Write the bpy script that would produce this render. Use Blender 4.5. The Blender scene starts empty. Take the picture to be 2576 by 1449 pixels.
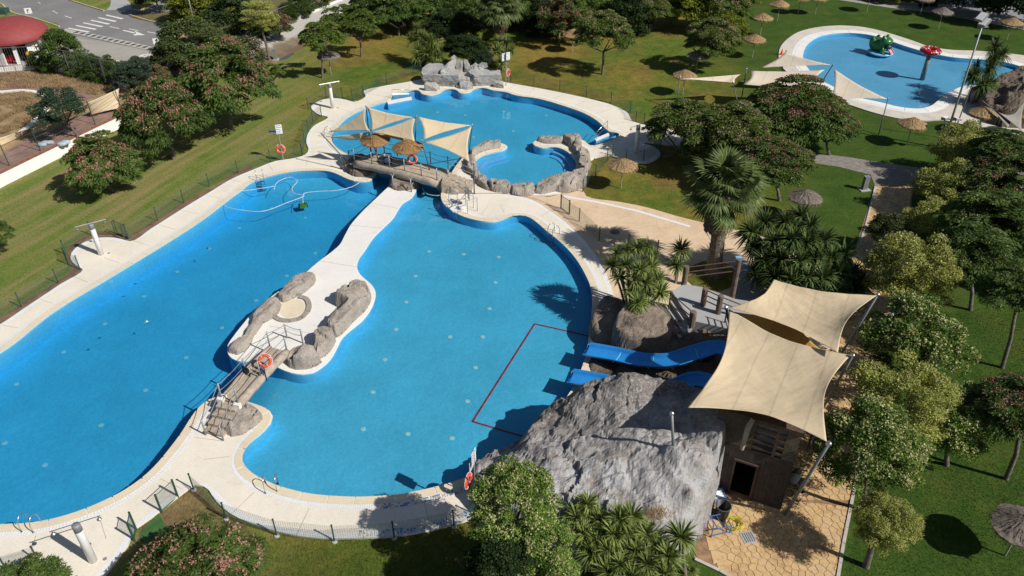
import bpy, bmesh, math, random
import numpy as np
from mathutils import Vector, Matrix, noise
from mathutils.geometry import delaunay_2d_cdt

# ------------------------------------------------------------------ camera, sky, sun
R = math.radians
SC = bpy.context.scene
COL = SC.collection
FPX, TH, RO, CH = 2000.0, 0.611143, 0.00622, 29.0      # focal length in px of a 2576 px wide picture, pitch, roll, flying height
cd = bpy.data.cameras.new('camera')
cam = bpy.data.objects.new('camera', cd)
COL.objects.link(cam)
SC.camera = cam
cd.sensor_width = 36
cd.lens = 36 * FPX / 2576
cd.clip_end = 3000
_r = Vector((1, 0, 0)); _d = Vector((0, -math.sin(TH), -math.cos(TH))); _f = Vector((0, math.cos(TH), -math.sin(TH)))
_c, _s = math.cos(RO), math.sin(RO)
rt = _c * _r + _s * _d; dn = -_s * _r + _c * _d
cam.matrix_world = Matrix(((rt.x, -dn.x, -_f.x, 0), (rt.y, -dn.y, -_f.y, 0), (rt.z, -dn.z, -_f.z, CH), (0, 0, 0, 1)))

SUN_EL, SUN_AZ = R(42), R(-30)          # azimuth counted from +X towards +Y
w = bpy.data.worlds.new('World'); SC.world = w; w.use_nodes = True
nt = w.node_tree; nt.nodes.clear()
sky = nt.nodes.new('ShaderNodeTexSky'); sky.sky_type = 'NISHITA'; sky.sun_disc = False
sky.sun_elevation = SUN_EL; sky.sun_rotation = math.pi / 2 - SUN_AZ
bg = nt.nodes.new('ShaderNodeBackground'); bg.inputs[1].default_value = 0.055
wo = nt.nodes.new('ShaderNodeOutputWorld')
nt.links.new(sky.outputs[0], bg.inputs[0]); nt.links.new(bg.outputs[0], wo.inputs[0])
sl = bpy.data.lights.new('sun', 'SUN'); sl.energy = 4.9; sl.angle = R(0.53); sl.color = (1, 0.95, 0.87)
sun = bpy.data.objects.new('sun', sl); COL.objects.link(sun)
sd = Vector((math.cos(SUN_AZ) * math.cos(SUN_EL), math.sin(SUN_AZ) * math.cos(SUN_EL), math.sin(SUN_EL)))
sun.rotation_euler = sd.to_track_quat('Z', 'Y').to_euler()
sun.location = (30, -20, 60)
SC.view_settings.view_transform = 'Standard'; SC.view_settings.look = 'None'
SC.view_settings.exposure = 0.0; SC.view_settings.gamma = 1.0
SC.view_settings.use_curve_mapping = False
SC.cycles.max_bounces = 6; SC.cycles.transparent_max_bounces = 12; SC.cycles.volume_bounces = 0
SC.cycles.caustics_reflective = False; SC.cycles.caustics_refractive = False

# ------------------------------------------------------------------ survey helper: a point of the aerial survey -> metres on level z
def G(u, v, z=0.0):
    a, b = u - 1288, v - 724.5
    a, b = _c * a - _s * b, _s * a + _c * b
    dx, dy, dz = a, FPX * math.cos(TH) - b * math.sin(TH), -(FPX * math.sin(TH) + b * math.cos(TH))
    k = (CH - z) / -dz
    return Vector((dx * k, dy * k, z))

def HT(ub, vb, vt, zb=0.0):
    """height of the top of an upright thing whose foot is (ub, vb) and whose top shows at row vt"""
    g = G(ub, vb, zb)
    b = vt - 724.5
    dy, dz = FPX * math.cos(TH) - b * math.sin(TH), (FPX * math.sin(TH) + b * math.cos(TH))
    return CH - g.y * dz / dy

rng = random.Random(7)
NP = np.random.RandomState(11)

# ------------------------------------------------------------------ materials
MATS = {}
class NB:
    def __init__(s, name):
        s.m = bpy.data.materials.new(name); s.m.use_nodes = True
        s.t = s.m.node_tree; s.t.nodes.clear()
        s.out = s.n('ShaderNodeOutputMaterial')
        MATS[name] = s.m
    def n(s, typ, **k):
        x = s.t.nodes.new(typ)
        for a, b in k.items(): setattr(x, a, b)
        return x
    def l(s, a, b): s.t.links.new(a, b)
    def coord(s, obj=True):
        if not hasattr(s, 'tc'): s.tc = s.n('ShaderNodeTexCoord')
        return s.tc.outputs['Object' if obj else 'Generated']
    def noise(s, scale, detail=3, rough=0.55, vec=None, stretch=None, dist=0):
        x = s.n('ShaderNodeTexNoise'); x.inputs['Scale'].default_value = scale
        x.inputs['Detail'].default_value = detail; x.inputs['Roughness'].default_value = rough
        x.inputs['Distortion'].default_value = dist
        v = vec or s.coord()
        if stretch:
            mp = s.n('ShaderNodeMapping')
            if len(stretch) > 3:
                mp.vector_type = 'TEXTURE'; mp.inputs['Scale'].default_value = [1 / q for q in stretch[:3]]; mp.inputs['Rotation'].default_value = (0, 0, stretch[3])
            else: mp.inputs['Scale'].default_value = stretch[:3]
            s.l(v, mp.inputs[0]); v = mp.outputs[0]
        s.l(v, x.inputs['Vector']); return x.outputs['Fac']
    def ramp(s, fac, stops):
        x = s.n('ShaderNodeValToRGB'); e = x.color_ramp.elements
        while len(e) < len(stops): e.new(0.5)
        for i, (p, c) in enumerate(stops):
            e[i].position = p
            e[i].color = (c, c, c, 1) if isinstance(c, (int, float)) else (*c, 1)
        s.l(fac, x.inputs[0]); return x.outputs[0]
    def mix(s, fac, a, b, typ='MIX'):
        x = s.n('ShaderNodeMix', data_type='RGBA', blend_type=typ)
        for k, val in ((0, fac), (6, a), (7, b)):
            if isinstance(val, (int, float)): x.inputs[k].default_value = val
            elif isinstance(val, tuple): x.inputs[k].default_value = (*val, 1)
            else: s.l(val, x.inputs[k])
        return x.outputs[2]
    def bump(s, h, strength, dist):
        x = s.n('ShaderNodeBump'); x.inputs['Strength'].default_value = strength; x.inputs['Distance'].default_value = dist
        s.l(h, x.inputs['Height']); return x.outputs[0]
    def pr(s, col, rough=0.8, normal=None, metal=0, spec=0.5, **k):
        x = s.n('ShaderNodeBsdfPrincipled')
        if isinstance(col, tuple): x.inputs['Base Color'].default_value = (*col, 1)
        else: s.l(col, x.inputs['Base Color'])
        if isinstance(rough, (int, float)): x.inputs['Roughness'].default_value = rough
        else: s.l(rough, x.inputs['Roughness'])
        x.inputs['Metallic'].default_value = metal
        x.inputs['Specular IOR Level'].default_value = spec
        if normal is not None: s.l(normal, x.inputs['Normal'])
        return x
    def fin(s, sh): s.l(sh.outputs[0] if hasattr(sh, 'outputs') else sh, s.out.inputs[0]); return s.m

def plain(name, col, rough=0.6, metal=0, var=0.25, scale=3.0, bump=0.0, bscale=20, spec=0.5):
    b = NB(name)
    f = b.noise(scale, 5, 0.6)
    c = b.ramp(f, [(0.3, tuple(x * (1 - var) for x in col)), (0.7, tuple(min(1, x * (1 + var * 0.6)) for x in col))])
    nm = b.bump(b.noise(bscale, 4), 0.6, bump) if bump else None
    return b.fin(b.pr(c, rough, nm, metal, spec))

def leafmat(name, c1, c2, trans=0.3, scale=1.2):
    b = NB(name)
    oi = b.n('ShaderNodeObjectInfo')
    geo = b.n('ShaderNodeNewGeometry')
    f = b.noise(scale, 3, 0.7)
    ri = b.n('ShaderNodeMath', operation='MULTIPLY_ADD'); ri.inputs[1].default_value = 0.5
    b.l(geo.outputs['Random Per Island'], ri.inputs[0]); b.l(f, ri.inputs[2])
    c = b.ramp(ri.outputs[0], [(0.35, c1), (1.0, c2)])
    hs = b.n('ShaderNodeHueSaturation')
    m1 = b.n('ShaderNodeMapRange'); m1.inputs[3].default_value = 0.8; m1.inputs[4].default_value = 1.2
    b.l(oi.outputs['Random'], m1.inputs[0]); b.l(m1.outputs[0], hs.inputs['Value']); b.l(c, hs.inputs['Color'])
    d = b.pr(hs.outputs[0], 0.55, None, 0, 0.25)
    t = b.n('ShaderNodeBsdfTranslucent'); b.l(hs.outputs[0], t.inputs[0])
    mx = b.n('ShaderNodeMixShader'); mx.inputs[0].default_value = trans
    b.l(d.outputs[0], mx.inputs[1]); b.l(t.outputs[0], mx.inputs[2])
    return b.fin(mx)

def grassmat(name, g1, g2, dry, dryamt, brown=(0.17, 0.10, 0.04), stripes=None, zones=False):
    b = NB(name)
    big = b.noise(0.09, 5, 0.62)
    mid = b.noise(0.5, 6, 0.7)
    fine = b.noise(9, 4, 0.75, stretch=(1, 0.5, 1))
    c = b.mix(b.ramp(mid, [(0.38, 0.0), (0.62, 1.0)]), g1, g2)
    c = b.mix(b.ramp(big, [(0.5 - dryamt, 0.0), (0.66 - dryamt * 0.7, 1.0)]), c, dry)
    br = b.noise(0.22, 6, 0.7, stretch=(1.6, 1, 1, 0.4))
    c = b.mix(b.ramp(br, [(0.53, 0.0), (0.66, 0.75)]), c, brown)
    pt = b.noise(1.3, 5, 0.75)
    c = b.mix(1.0, c, b.ramp(pt, [(0.35, 0.72), (0.6, 1.12)]), 'MULTIPLY')
    if stripes:
        s1 = b.noise(0.9, 4, 0.6, stretch=(0.08, 1.0, 1, stripes))
        c = b.mix(b.ramp(s1, [(0.46, 0.0), (0.62, 0.6)]), c, tuple(x * 1.25 for x in dry))
    if zones:
        sp = b.n('ShaderNodeSeparateXYZ'); b.l(b.coord(), sp.inputs[0])
        def zone(kx, ky, k0, wdt):
            a = b.n('ShaderNodeMath', operation='MULTIPLY'); a.inputs[1].default_value = kx; b.l(sp.outputs[0], a.inputs[0])
            d = b.n('ShaderNodeMath', operation='MULTIPLY_ADD'); d.inputs[1].default_value = ky; b.l(sp.outputs[1], d.inputs[0]); b.l(a.outputs[0], d.inputs[2])
            e = b.n('ShaderNodeMath', operation='MULTIPLY_ADD'); e.inputs[1].default_value = wdt * 1.3; b.l(b.noise(0.15, 4, 0.6), e.inputs[0]); b.l(d.outputs[0], e.inputs[2])
            m_ = b.n('ShaderNodeMapRange'); m_.inputs[1].default_value = k0 + wdt * .65 - wdt; m_.inputs[2].default_value = k0 + wdt * .65 + wdt; b.l(e.outputs[0], m_.inputs[0])
            return m_.outputs[0]
        # left lawn: lighter, mown in rows with dry stripes
        s1 = b.noise(0.9, 4, 0.6, stretch=(0.07, 1.0, 1, R(67)))
        cl = b.mix(b.ramp(mid, [(0.35, 0.0), (0.68, 1.0)]), (0.105, 0.168, 0.030), (0.175, 0.205, 0.052))
        cl = b.mix(b.ramp(s1, [(0.42, 0.0), (0.64, 0.7)]), cl, (0.31, 0.23, 0.11))
        c = b.mix(zone(-1, -0.15, 8, 4), c, cl)
        # right and near lawn: darker, deeper green
        cr = b.mix(b.ramp(mid, [(0.35, 0.0), (0.68, 1.0)]), (0.034, 0.078, 0.012), (0.070, 0.112, 0.020))
        cr = b.mix(b.ramp(br, [(0.5, 0.0), (0.72, 0.6)]), cr, (0.09, 0.085, 0.022))
        c = b.mix(zone(1, -0.1, 14, 4), c, cr)
        c = b.mix(zone(0.25, -1, -23, 2), c, cr)
    c = b.mix(1.0, c, b.ramp(fine, [(0.25, 0.45), (0.5, 0.95), (0.8, 1.35)]), 'MULTIPLY')
    nm = b.bump(fine, 0.9, 0.05)
    return b.fin(b.pr(c, 0.95, nm, 0, 0.1))

M_lawn = grassmat('lawn_grass', (0.072, 0.125, 0.018), (0.125, 0.165, 0.026), (0.235, 0.175, 0.04), 0.10, zones=True)
M_dry = plain('dry_grass', (0.33, 0.23, 0.12), 0.95, var=0.45, scale=0.8, bump=0.04, bscale=12)
M_dirt = plain('bare_dirt', (0.20, 0.125, 0.075), 0.95, var=0.4, scale=1.2, bump=0.03)
M_pinkpath = plain('pinkish_brick_paving', (0.27, 0.17, 0.14), 0.9, var=0.35, scale=0.9, bump=0.01)
def concrete(name, col, var=0.12, sc=0.35, bump=0.004, rough=0.75):
    b = NB(name)
    f = b.noise(sc, 7, 0.65); g = b.noise(14, 4, 0.6)
    c = b.ramp(f, [(0.25, tuple(x * (1 - var) for x in col)), (0.55, col), (0.8, tuple(min(1, x * (1 + var * 0.4)) for x in col))])
    c = b.mix(0.35, c, b.ramp(g, [(0.3, 0.62), (0.7, 1.0)]), 'MULTIPLY')
    st = b.noise(0.8, 6, 0.75)
    c = b.mix(b.ramp(st, [(0.56, 0.0), (0.76, 0.42)]), c, tuple(x * 0.62 for x in (col[0], col[1] * 0.88, col[2] * 0.72)))
    return b.fin(b.pr(c, rough, b.bump(g, 0.5, bump), 0, 0.3))
M_deck = concrete('beige_concrete', (0.83, 0.765, 0.655))
M_cope = concrete('coping_stone', (0.76, 0.665, 0.50), 0.1)
M_white = concrete('white_concrete', (0.84, 0.82, 0.78), 0.08)
M_gut = concrete('white_gutter', (0.80, 0.81, 0.82), 0.06)
M_kidsdeck = concrete('kids_deck_concrete', (0.66, 0.61, 0.54), 0.25, 0.8)
M_grey = concrete('grey_concrete', (0.42, 0.42, 0.42), 0.2)
M_bank = concrete('worn_white_bank', (0.36, 0.31, 0.25), 0.45, 0.25)
M_asph = concrete('old_asphalt', (0.24, 0.235, 0.235), 0.25, 0.25, 0.01, 0.9)
M_asph2 = concrete('bleached_asphalt', (0.33, 0.32, 0.30), 0.25, 0.25, 0.01, 0.9)
M_joint = plain('dark_joint', (0.30, 0.25, 0.2), 0.9)
M_mortar = plain('stained_mortar', (0.30, 0.18, 0.10), 0.9, var=0.5)
M_paint = plain('white_road_paint', (0.72, 0.72, 0.70), 0.7, var=0.15)
M_kerby = plain('yellow_kerb_paint', (0.55, 0.42, 0.12), 0.8)
M_kerb = plain('kerb_stone', (0.48, 0.45, 0.40), 0.85, bump=0.01)
M_brickcope = plain('red_brick_capping', (0.28, 0.12, 0.08), 0.9, var=0.4)
def stonemat():
    b = NB('stamped_stone')
    oi = b.n('ShaderNodeObjectInfo'); f = b.noise(1.1, 6, 0.7); g = b.noise(7, 5, 0.7)
    geo = b.n('ShaderNodeNewGeometry')
    c = b.ramp(f, [(0.3, (0.42, 0.26, 0.14)), (0.52, (0.62, 0.43, 0.21)), (0.7, (0.55, 0.40, 0.27))])
    c = b.mix(b.ramp(g, [(0.52, 0.0), (0.72, 0.7)]), c, (0.26, 0.17, 0.13))
    c = b.mix(1.0, c, b.ramp(geo.outputs['Random Per Island'], [(0, 0.78), (1, 1.12)]), 'MULTIPLY')
    return b.fin(b.pr(c, 0.6, b.bump(g, 0.6, 0.02), 0, 0.4))
M_stone = stonemat()
def plazamat():
    b = NB('stamped_tan_plaza')
    v = b.n('ShaderNodeTexVoronoi', feature='DISTANCE_TO_EDGE'); v.inputs['Scale'].default_value = 2.2
    nz = b.n('ShaderNodeTexNoise'); nz.inputs['Scale'].default_value = 1.5
    b.l(b.coord(), nz.inputs['Vector'])
    b.l(b.mix(0.12, b.coord(), nz.outputs['Color']), v.inputs['Vector'])
    f = b.noise(0.5, 6, 0.7)
    c = b.ramp(f, [(0.3, (0.60, 0.45, 0.30)), (0.7, (0.74, 0.57, 0.40))])
    c = b.mix(b.ramp(v.outputs['Distance'], [(0.0, 0.35), (0.05, 0.0)]), c, (0.40, 0.26, 0.17))
    return b.fin(b.pr(c, 0.75, b.bump(v.outputs['Distance'], 0.3, 0.02), 0, 0.3))
M_plaza = plazamat()
def rockmat(name, cols, lichen=None, sc=1.2):
    b = NB(name)
    f = b.noise(sc, 8, 0.7, dist=0.4); g = b.noise(sc * 9, 6, 0.75); h = b.noise(sc * 0.35, 4, 0.6)
    c = b.ramp(f, [(0.28, cols[0]), (0.5, cols[1]), (0.72, cols[2])])
    c = b.mix(b.ramp(h, [(0.42, 0.0), (0.62, 0.55)]), c, cols[3])
    if lichen:
        k = b.n('ShaderNodeMath', operation='ADD'); b.l(b.noise(1.0, 3, 0.5), k.inputs[0]); b.l(g, k.inputs[1])
        c = b.mix(b.ramp(k.outputs[0], [(0.96, 0.0), (1.14, 0.5)]), c, lichen)
    c = b.mix(0.8, c, b.ramp(g, [(0.3, 0.45), (0.6, 1.0)]), 'MULTIPLY')
    return b.fin(b.pr(c, 0.92, b.bump(g, 0.9, 0.06), 0, 0.15))
M_rock = rockmat('pale_cast_rock', [(0.25, 0.21, 0.18), (0.42, 0.37, 0.32), (0.52, 0.48, 0.43), (0.36, 0.33, 0.31)])
M_rockblue = rockmat('blue_grey_cast_rock', [(0.22, 0.23, 0.23), (0.42, 0.43, 0.43), (0.58, 0.55, 0.50), (0.47, 0.42, 0.36)])
def bigrockmat():
    b = NB('lichen_rock')
    f = b.noise(1.1, 8, 0.7, dist=0.5); g = b.noise(6, 7, 0.78); h = b.noise(14, 5, 0.8)
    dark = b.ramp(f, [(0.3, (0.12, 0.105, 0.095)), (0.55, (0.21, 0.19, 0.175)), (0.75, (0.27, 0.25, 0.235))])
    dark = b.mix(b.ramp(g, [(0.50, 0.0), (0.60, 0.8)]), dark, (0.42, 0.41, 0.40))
    pale = b.ramp(f, [(0.3, (0.30, 0.28, 0.265)), (0.5, (0.41, 0.405, 0.41)), (0.7, (0.50, 0.50, 0.515))])
    pale = b.mix(b.ramp(b.noise(0.9, 6, 0.75), [(0.50, 0.0), (0.62, 0.75)]), pale, (0.23, 0.195, 0.17))
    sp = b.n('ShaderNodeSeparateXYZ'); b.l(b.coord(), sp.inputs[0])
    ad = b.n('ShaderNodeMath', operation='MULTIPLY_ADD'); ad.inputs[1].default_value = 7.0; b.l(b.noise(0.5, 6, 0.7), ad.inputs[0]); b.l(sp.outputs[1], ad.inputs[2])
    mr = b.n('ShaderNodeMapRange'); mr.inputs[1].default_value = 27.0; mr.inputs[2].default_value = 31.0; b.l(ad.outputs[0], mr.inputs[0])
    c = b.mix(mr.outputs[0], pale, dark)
    c = b.mix(0.7, c, b.ramp(h, [(0.32, 0.55), (0.55, 1.05)]), 'MULTIPLY')
    return b.fin(b.pr(c, 0.92, b.bump(g, 0.9, 0.07), 0, 0.15))
M_bigrock = bigrockmat()
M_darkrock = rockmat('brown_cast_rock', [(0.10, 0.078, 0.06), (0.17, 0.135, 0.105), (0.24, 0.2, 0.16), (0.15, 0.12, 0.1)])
M_boulder = rockmat('brown_boulder', [(0.16, 0.125, 0.10), (0.27, 0.22, 0.18), (0.35, 0.30, 0.25), (0.24, 0.2, 0.165)])
M_bark = plain('grey_bark', (0.15, 0.13, 0.11), 0.95, var=0.5, scale=4, bump=0.03)
M_palmbark = plain('palm_bark', (0.19, 0.16, 0.13), 0.95, var=0.5, scale=6, bump=0.05)
M_silk = leafmat('silk_tree_leaf', (0.036, 0.075, 0.014), (0.115, 0.18, 0.036))
M_silk2 = leafmat('light_silk_tree_leaf', (0.055, 0.095, 0.012), (0.14, 0.20, 0.035))
M_priv = leafmat('privet_leaf', (0.05, 0.11, 0.014), (0.19, 0.29, 0.05))
M_privy = leafmat('yellow_privet_leaf', (0.17, 0.20, 0.03), (0.38, 0.40, 0.10))
M_acac = leafmat('blue_green_leaf', (0.022, 0.045, 0.028), (0.06, 0.10, 0.055))
M_dark = leafmat('dark_evergreen_leaf', (0.012, 0.028, 0.008), (0.04, 0.07, 0.018))
M_olive = leafmat('olive_green_leaf', (0.03, 0.05, 0.015), (0.09, 0.12, 0.035))
M_hedge = leafmat('hedge_leaf', (0.03, 0.055, 0.010), (0.085, 0.14, 0.026))
M_ygreen = leafmat('yellow_green_leaf', (0.10, 0.14, 0.012), (0.22, 0.25, 0.025))
M_yucca = leafmat('yucca_leaf', (0.06, 0.11, 0.022), (0.24, 0.29, 0.08), 0.15, 3)
M_yuccad = leafmat('dark_yucca_leaf', (0.025, 0.05, 0.012), (0.10, 0.15, 0.04), 0.15, 3)
M_palm = leafmat('palm_leaf', (0.03, 0.06, 0.015), (0.15, 0.195, 0.06), 0.2, 2)
M_deadfrond = leafmat('dead_frond', (0.09, 0.065, 0.04), (0.24, 0.18, 0.11), 0.15, 2)
M_fpink = leafmat('pink_blossom', (0.36, 0.15, 0.13), (0.54, 0.31, 0.25), 0.3, 2)
M_frose = leafmat('rose_blossom', (0.52, 0.10, 0.16), (0.62, 0.25, 0.28), 0.3, 2)
M_fpale = leafmat('pale_pink_blossom', (0.52, 0.34, 0.33), (0.66, 0.52, 0.48), 0.3, 2)
M_fcream = leafmat('cream_blossom', (0.45, 0.45, 0.20), (0.72, 0.70, 0.42), 0.3, 2)
M_fbuff = leafmat('buff_blossom', (0.38, 0.28, 0.19), (0.52, 0.43, 0.30), 0.3, 2)
M_steel = plain('brushed_steel', (0.55, 0.56, 0.58), 0.3, 0.9, var=0.1)
M_galv = plain('galvanised_grey', (0.30, 0.32, 0.34), 0.5, 0.3, var=0.15)
M_dgrey = plain('dark_grey_metal', (0.10, 0.12, 0.14), 0.5, 0.2)
M_fence = plain('green_fence_paint', (0.022, 0.075, 0.055), 0.5, var=0.15)
M_wire = plain('green_wire', (0.05, 0.12, 0.09), 0.5, var=0.1)
M_fenceg = plain('grey_fence_paint', (0.20, 0.21, 0.21), 0.6)
M_wood = plain('brown_rail', (0.10, 0.06, 0.045), 0.8, var=0.4, scale=5)
M_pillar = plain('cast_log_pillar', (0.17, 0.13, 0.10), 0.9, var=0.4, scale=4, bump=0.03)
M_logc = plain('cast_concrete_log', (0.42, 0.35, 0.28), 0.9, var=0.35, scale=3, bump=0.03)
M_plank = plain('cast_concrete_plank', (0.46, 0.38, 0.29), 0.85, var=0.3, scale=4, bump=0.01)
M_wht = plain('white_paint', (0.80, 0.80, 0.80), 0.5, var=0.06)
M_orange = plain('orange_red_plastic', (0.75, 0.085, 0.03), 0.45, var=0.12)
M_red = plain('red_gloss', (0.38, 0.012, 0.02), 0.25, var=0.1)
M_reddome = plain('faded_red_dome', (0.27, 0.05, 0.05), 0.7, var=0.15)
M_green = plain('green_gloss', (0.03, 0.16, 0.035), 0.25, var=0.25)
M_pinkp = plain('pink_plastic', (0.62, 0.30, 0.33), 0.4, var=0.1)
M_ltblue = plain('light_blue_plastic', (0.20, 0.50, 0.75), 0.4, var=0.1)
M_black = plain('black_plastic', (0.015, 0.015, 0.018), 0.5)
M_navy = plain('navy_sign', (0.02, 0.035, 0.16), 0.5)
M_bluef = plain('blue_frame_paint', (0.06, 0.16, 0.42), 0.4)
M_yellow = plain('yellow_hose', (0.55, 0.50, 0.03), 0.5)
M_yelbin = plain('yellow_plastic', (0.65, 0.38, 0.02), 0.5)
M_lime = plain('lime_plastic', (0.22, 0.36, 0.02), 0.5)
M_slide = plain('blue_slide_fibreglass', (0.03, 0.29, 0.72), 0.25, var=0.08)
M_hose = plain('white_hose', (0.65, 0.68, 0.70), 0.5)
M_darkwall = plain('dark_timber_wall', (0.07, 0.055, 0.05), 0.9, var=0.4, scale=3, bump=0.02)
M_void = plain('unlit_room', (0.01, 0.01, 0.01), 1.0)  # near-black colour stands for the darkness indoors
M_sailw = None
def sailmat(name, col):
    b = NB(name)
    f = b.noise(0.9, 5, 0.6, stretch=(0.5, 2.2, 1, 0.6)); g = b.noise(3.0, 5, 0.7, stretch=(0.4, 2.5, 1, -0.5))
    c = b.ramp(b.noise(0.7, 5, 0.7), [(0.3, tuple(x * 0.88 for x in col)), (0.7, col)])
    wv = b.n('ShaderNodeTexWave'); wv.inputs['Scale'].default_value = 0.22; wv.inputs['Distortion'].default_value = 0.6
    mp_ = b.n('ShaderNodeMapping'); mp_.inputs['Rotation'].default_value = (0, 0, 0.5); b.l(b.coord(), mp_.inputs[0]); b.l(mp_.outputs[0], wv.inputs['Vector'])
    c = b.mix(b.ramp(wv.outputs['Fac'], [(0.985, 0.0), (0.997, 0.35)]), c, tuple(x * 0.55 for x in col))
    h = b.n('ShaderNodeMath', operation='ADD'); b.l(f, h.inputs[0]); b.l(g, h.inputs[1])
    d = b.pr(c, 0.85, b.bump(h.outputs[0], 0.35, 0.09), 0, 0.15)
    t = b.n('ShaderNodeBsdfTranslucent'); t.inputs[0].default_value = (col[0], col[1] * 0.62, col[2] * 0.32, 1)
    mx = b.n('ShaderNodeMixShader'); mx.inputs[0].default_value = 0.16
    b.l(d.outputs[0], mx.inputs[1]); b.l(t.outputs[0], mx.inputs[2])
    return b.fin(mx)
M_sail = sailmat('beige_sail_fabric', (0.76, 0.63, 0.43))
M_sail2 = sailmat('cream_sail_fabric', (0.74, 0.66, 0.54))
M_sailg = sailmat('grey_mesh_sail', (0.38, 0.36, 0.32))
M_sailshade = sailmat('shade_toned_sail_fabric', (0.72, 0.46, 0.13))  # beige fabric again, with the shade put into its colour
M_straw = plain('golden_straw', (0.36, 0.24, 0.12), 0.95, var=0.5, scale=9, bump=0.04, bscale=30)
M_strawg = plain('weathered_grey_straw', (0.20, 0.165, 0.14), 0.95, var=0.5, scale=9, bump=0.04, bscale=30)
M_strawbr = plain('dark_brown_straw', (0.32, 0.18, 0.075), 0.95, var=0.4, scale=9, bump=0.04, bscale=30)

def tilemat(name, col):
    b = NB(name)
    ch = b.n('ShaderNodeTexVoronoi'); ch.inputs['Scale'].default_value = 9
    b.l(b.coord(), ch.inputs['Vector'])
    c = b.mix(b.ramp(ch.outputs['Color'], [(0.2, 0.0), (0.8, 1.0)]), tuple(x * 0.94 for x in col), tuple(min(1, x * 1.05) for x in col))
    f = b.noise(0.25, 6, 0.7)
    c = b.mix(1.0, c, b.ramp(f, [(0.3, 0.86), (0.7, 1.06)]), 'MULTIPLY')
    s = b.noise(0.5, 7, 0.75, stretch=(0.5, 1.4, 1, 0.5))
    c = b.mix(b.ramp(s, [(0.60, 0.0), (0.80, 0.28)]), c, tuple(min(1, x * 1.25 + 0.08) for x in col))
    return b.fin(b.pr(c, 0.6, None, 0, 0.2))
M_tile = tilemat('blue_pool_mosaic', (0.15, 0.68, 0.97))
M_wtile = tilemat('blue_wall_mosaic', (0.13, 0.60, 0.92))
M_ktile = tilemat('kids_pool_blue', (0.23, 0.62, 0.96))
def watermat(name, dens, col):
    b = NB(name)
    n1 = b.noise(2.2, 3, 0.55); n2 = b.noise(9, 2, 0.5)
    h = b.n('ShaderNodeMath', operation='MULTIPLY_ADD'); h.inputs[1].default_value = 0.35
    b.l(n2, h.inputs[0]); b.l(n1, h.inputs[2])
    nm = b.bump(h.outputs[0], 0.10, 0.012)
    tr = b.n('ShaderNodeBsdfTransparent')
    gl = b.n('ShaderNodeBsdfGlossy'); gl.inputs['Roughness'].default_value = 0.04; b.l(nm, gl.inputs['Normal'])
    fr = b.n('ShaderNodeFresnel'); fr.inputs['IOR'].default_value = 1.33; b.l(nm, fr.inputs['Normal'])
    mx = b.n('ShaderNodeMixShader'); b.l(fr.outputs[0], mx.inputs[0]); b.l(tr.outputs[0], mx.inputs[1]); b.l(gl.outputs[0], mx.inputs[2])
    va = b.n('ShaderNodeVolumeAbsorption'); va.inputs['Color'].default_value = (*col, 1); va.inputs['Density'].default_value = dens
    b.l(va.outputs[0], b.out.inputs['Volume'])
    return b.fin(mx)
M_water = watermat('pool_water', 0.36, (0.04, 0.73, 0.93))
M_kwater = watermat('shallow_water', 0.3, (0.2, 0.85, 0.97))

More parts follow.
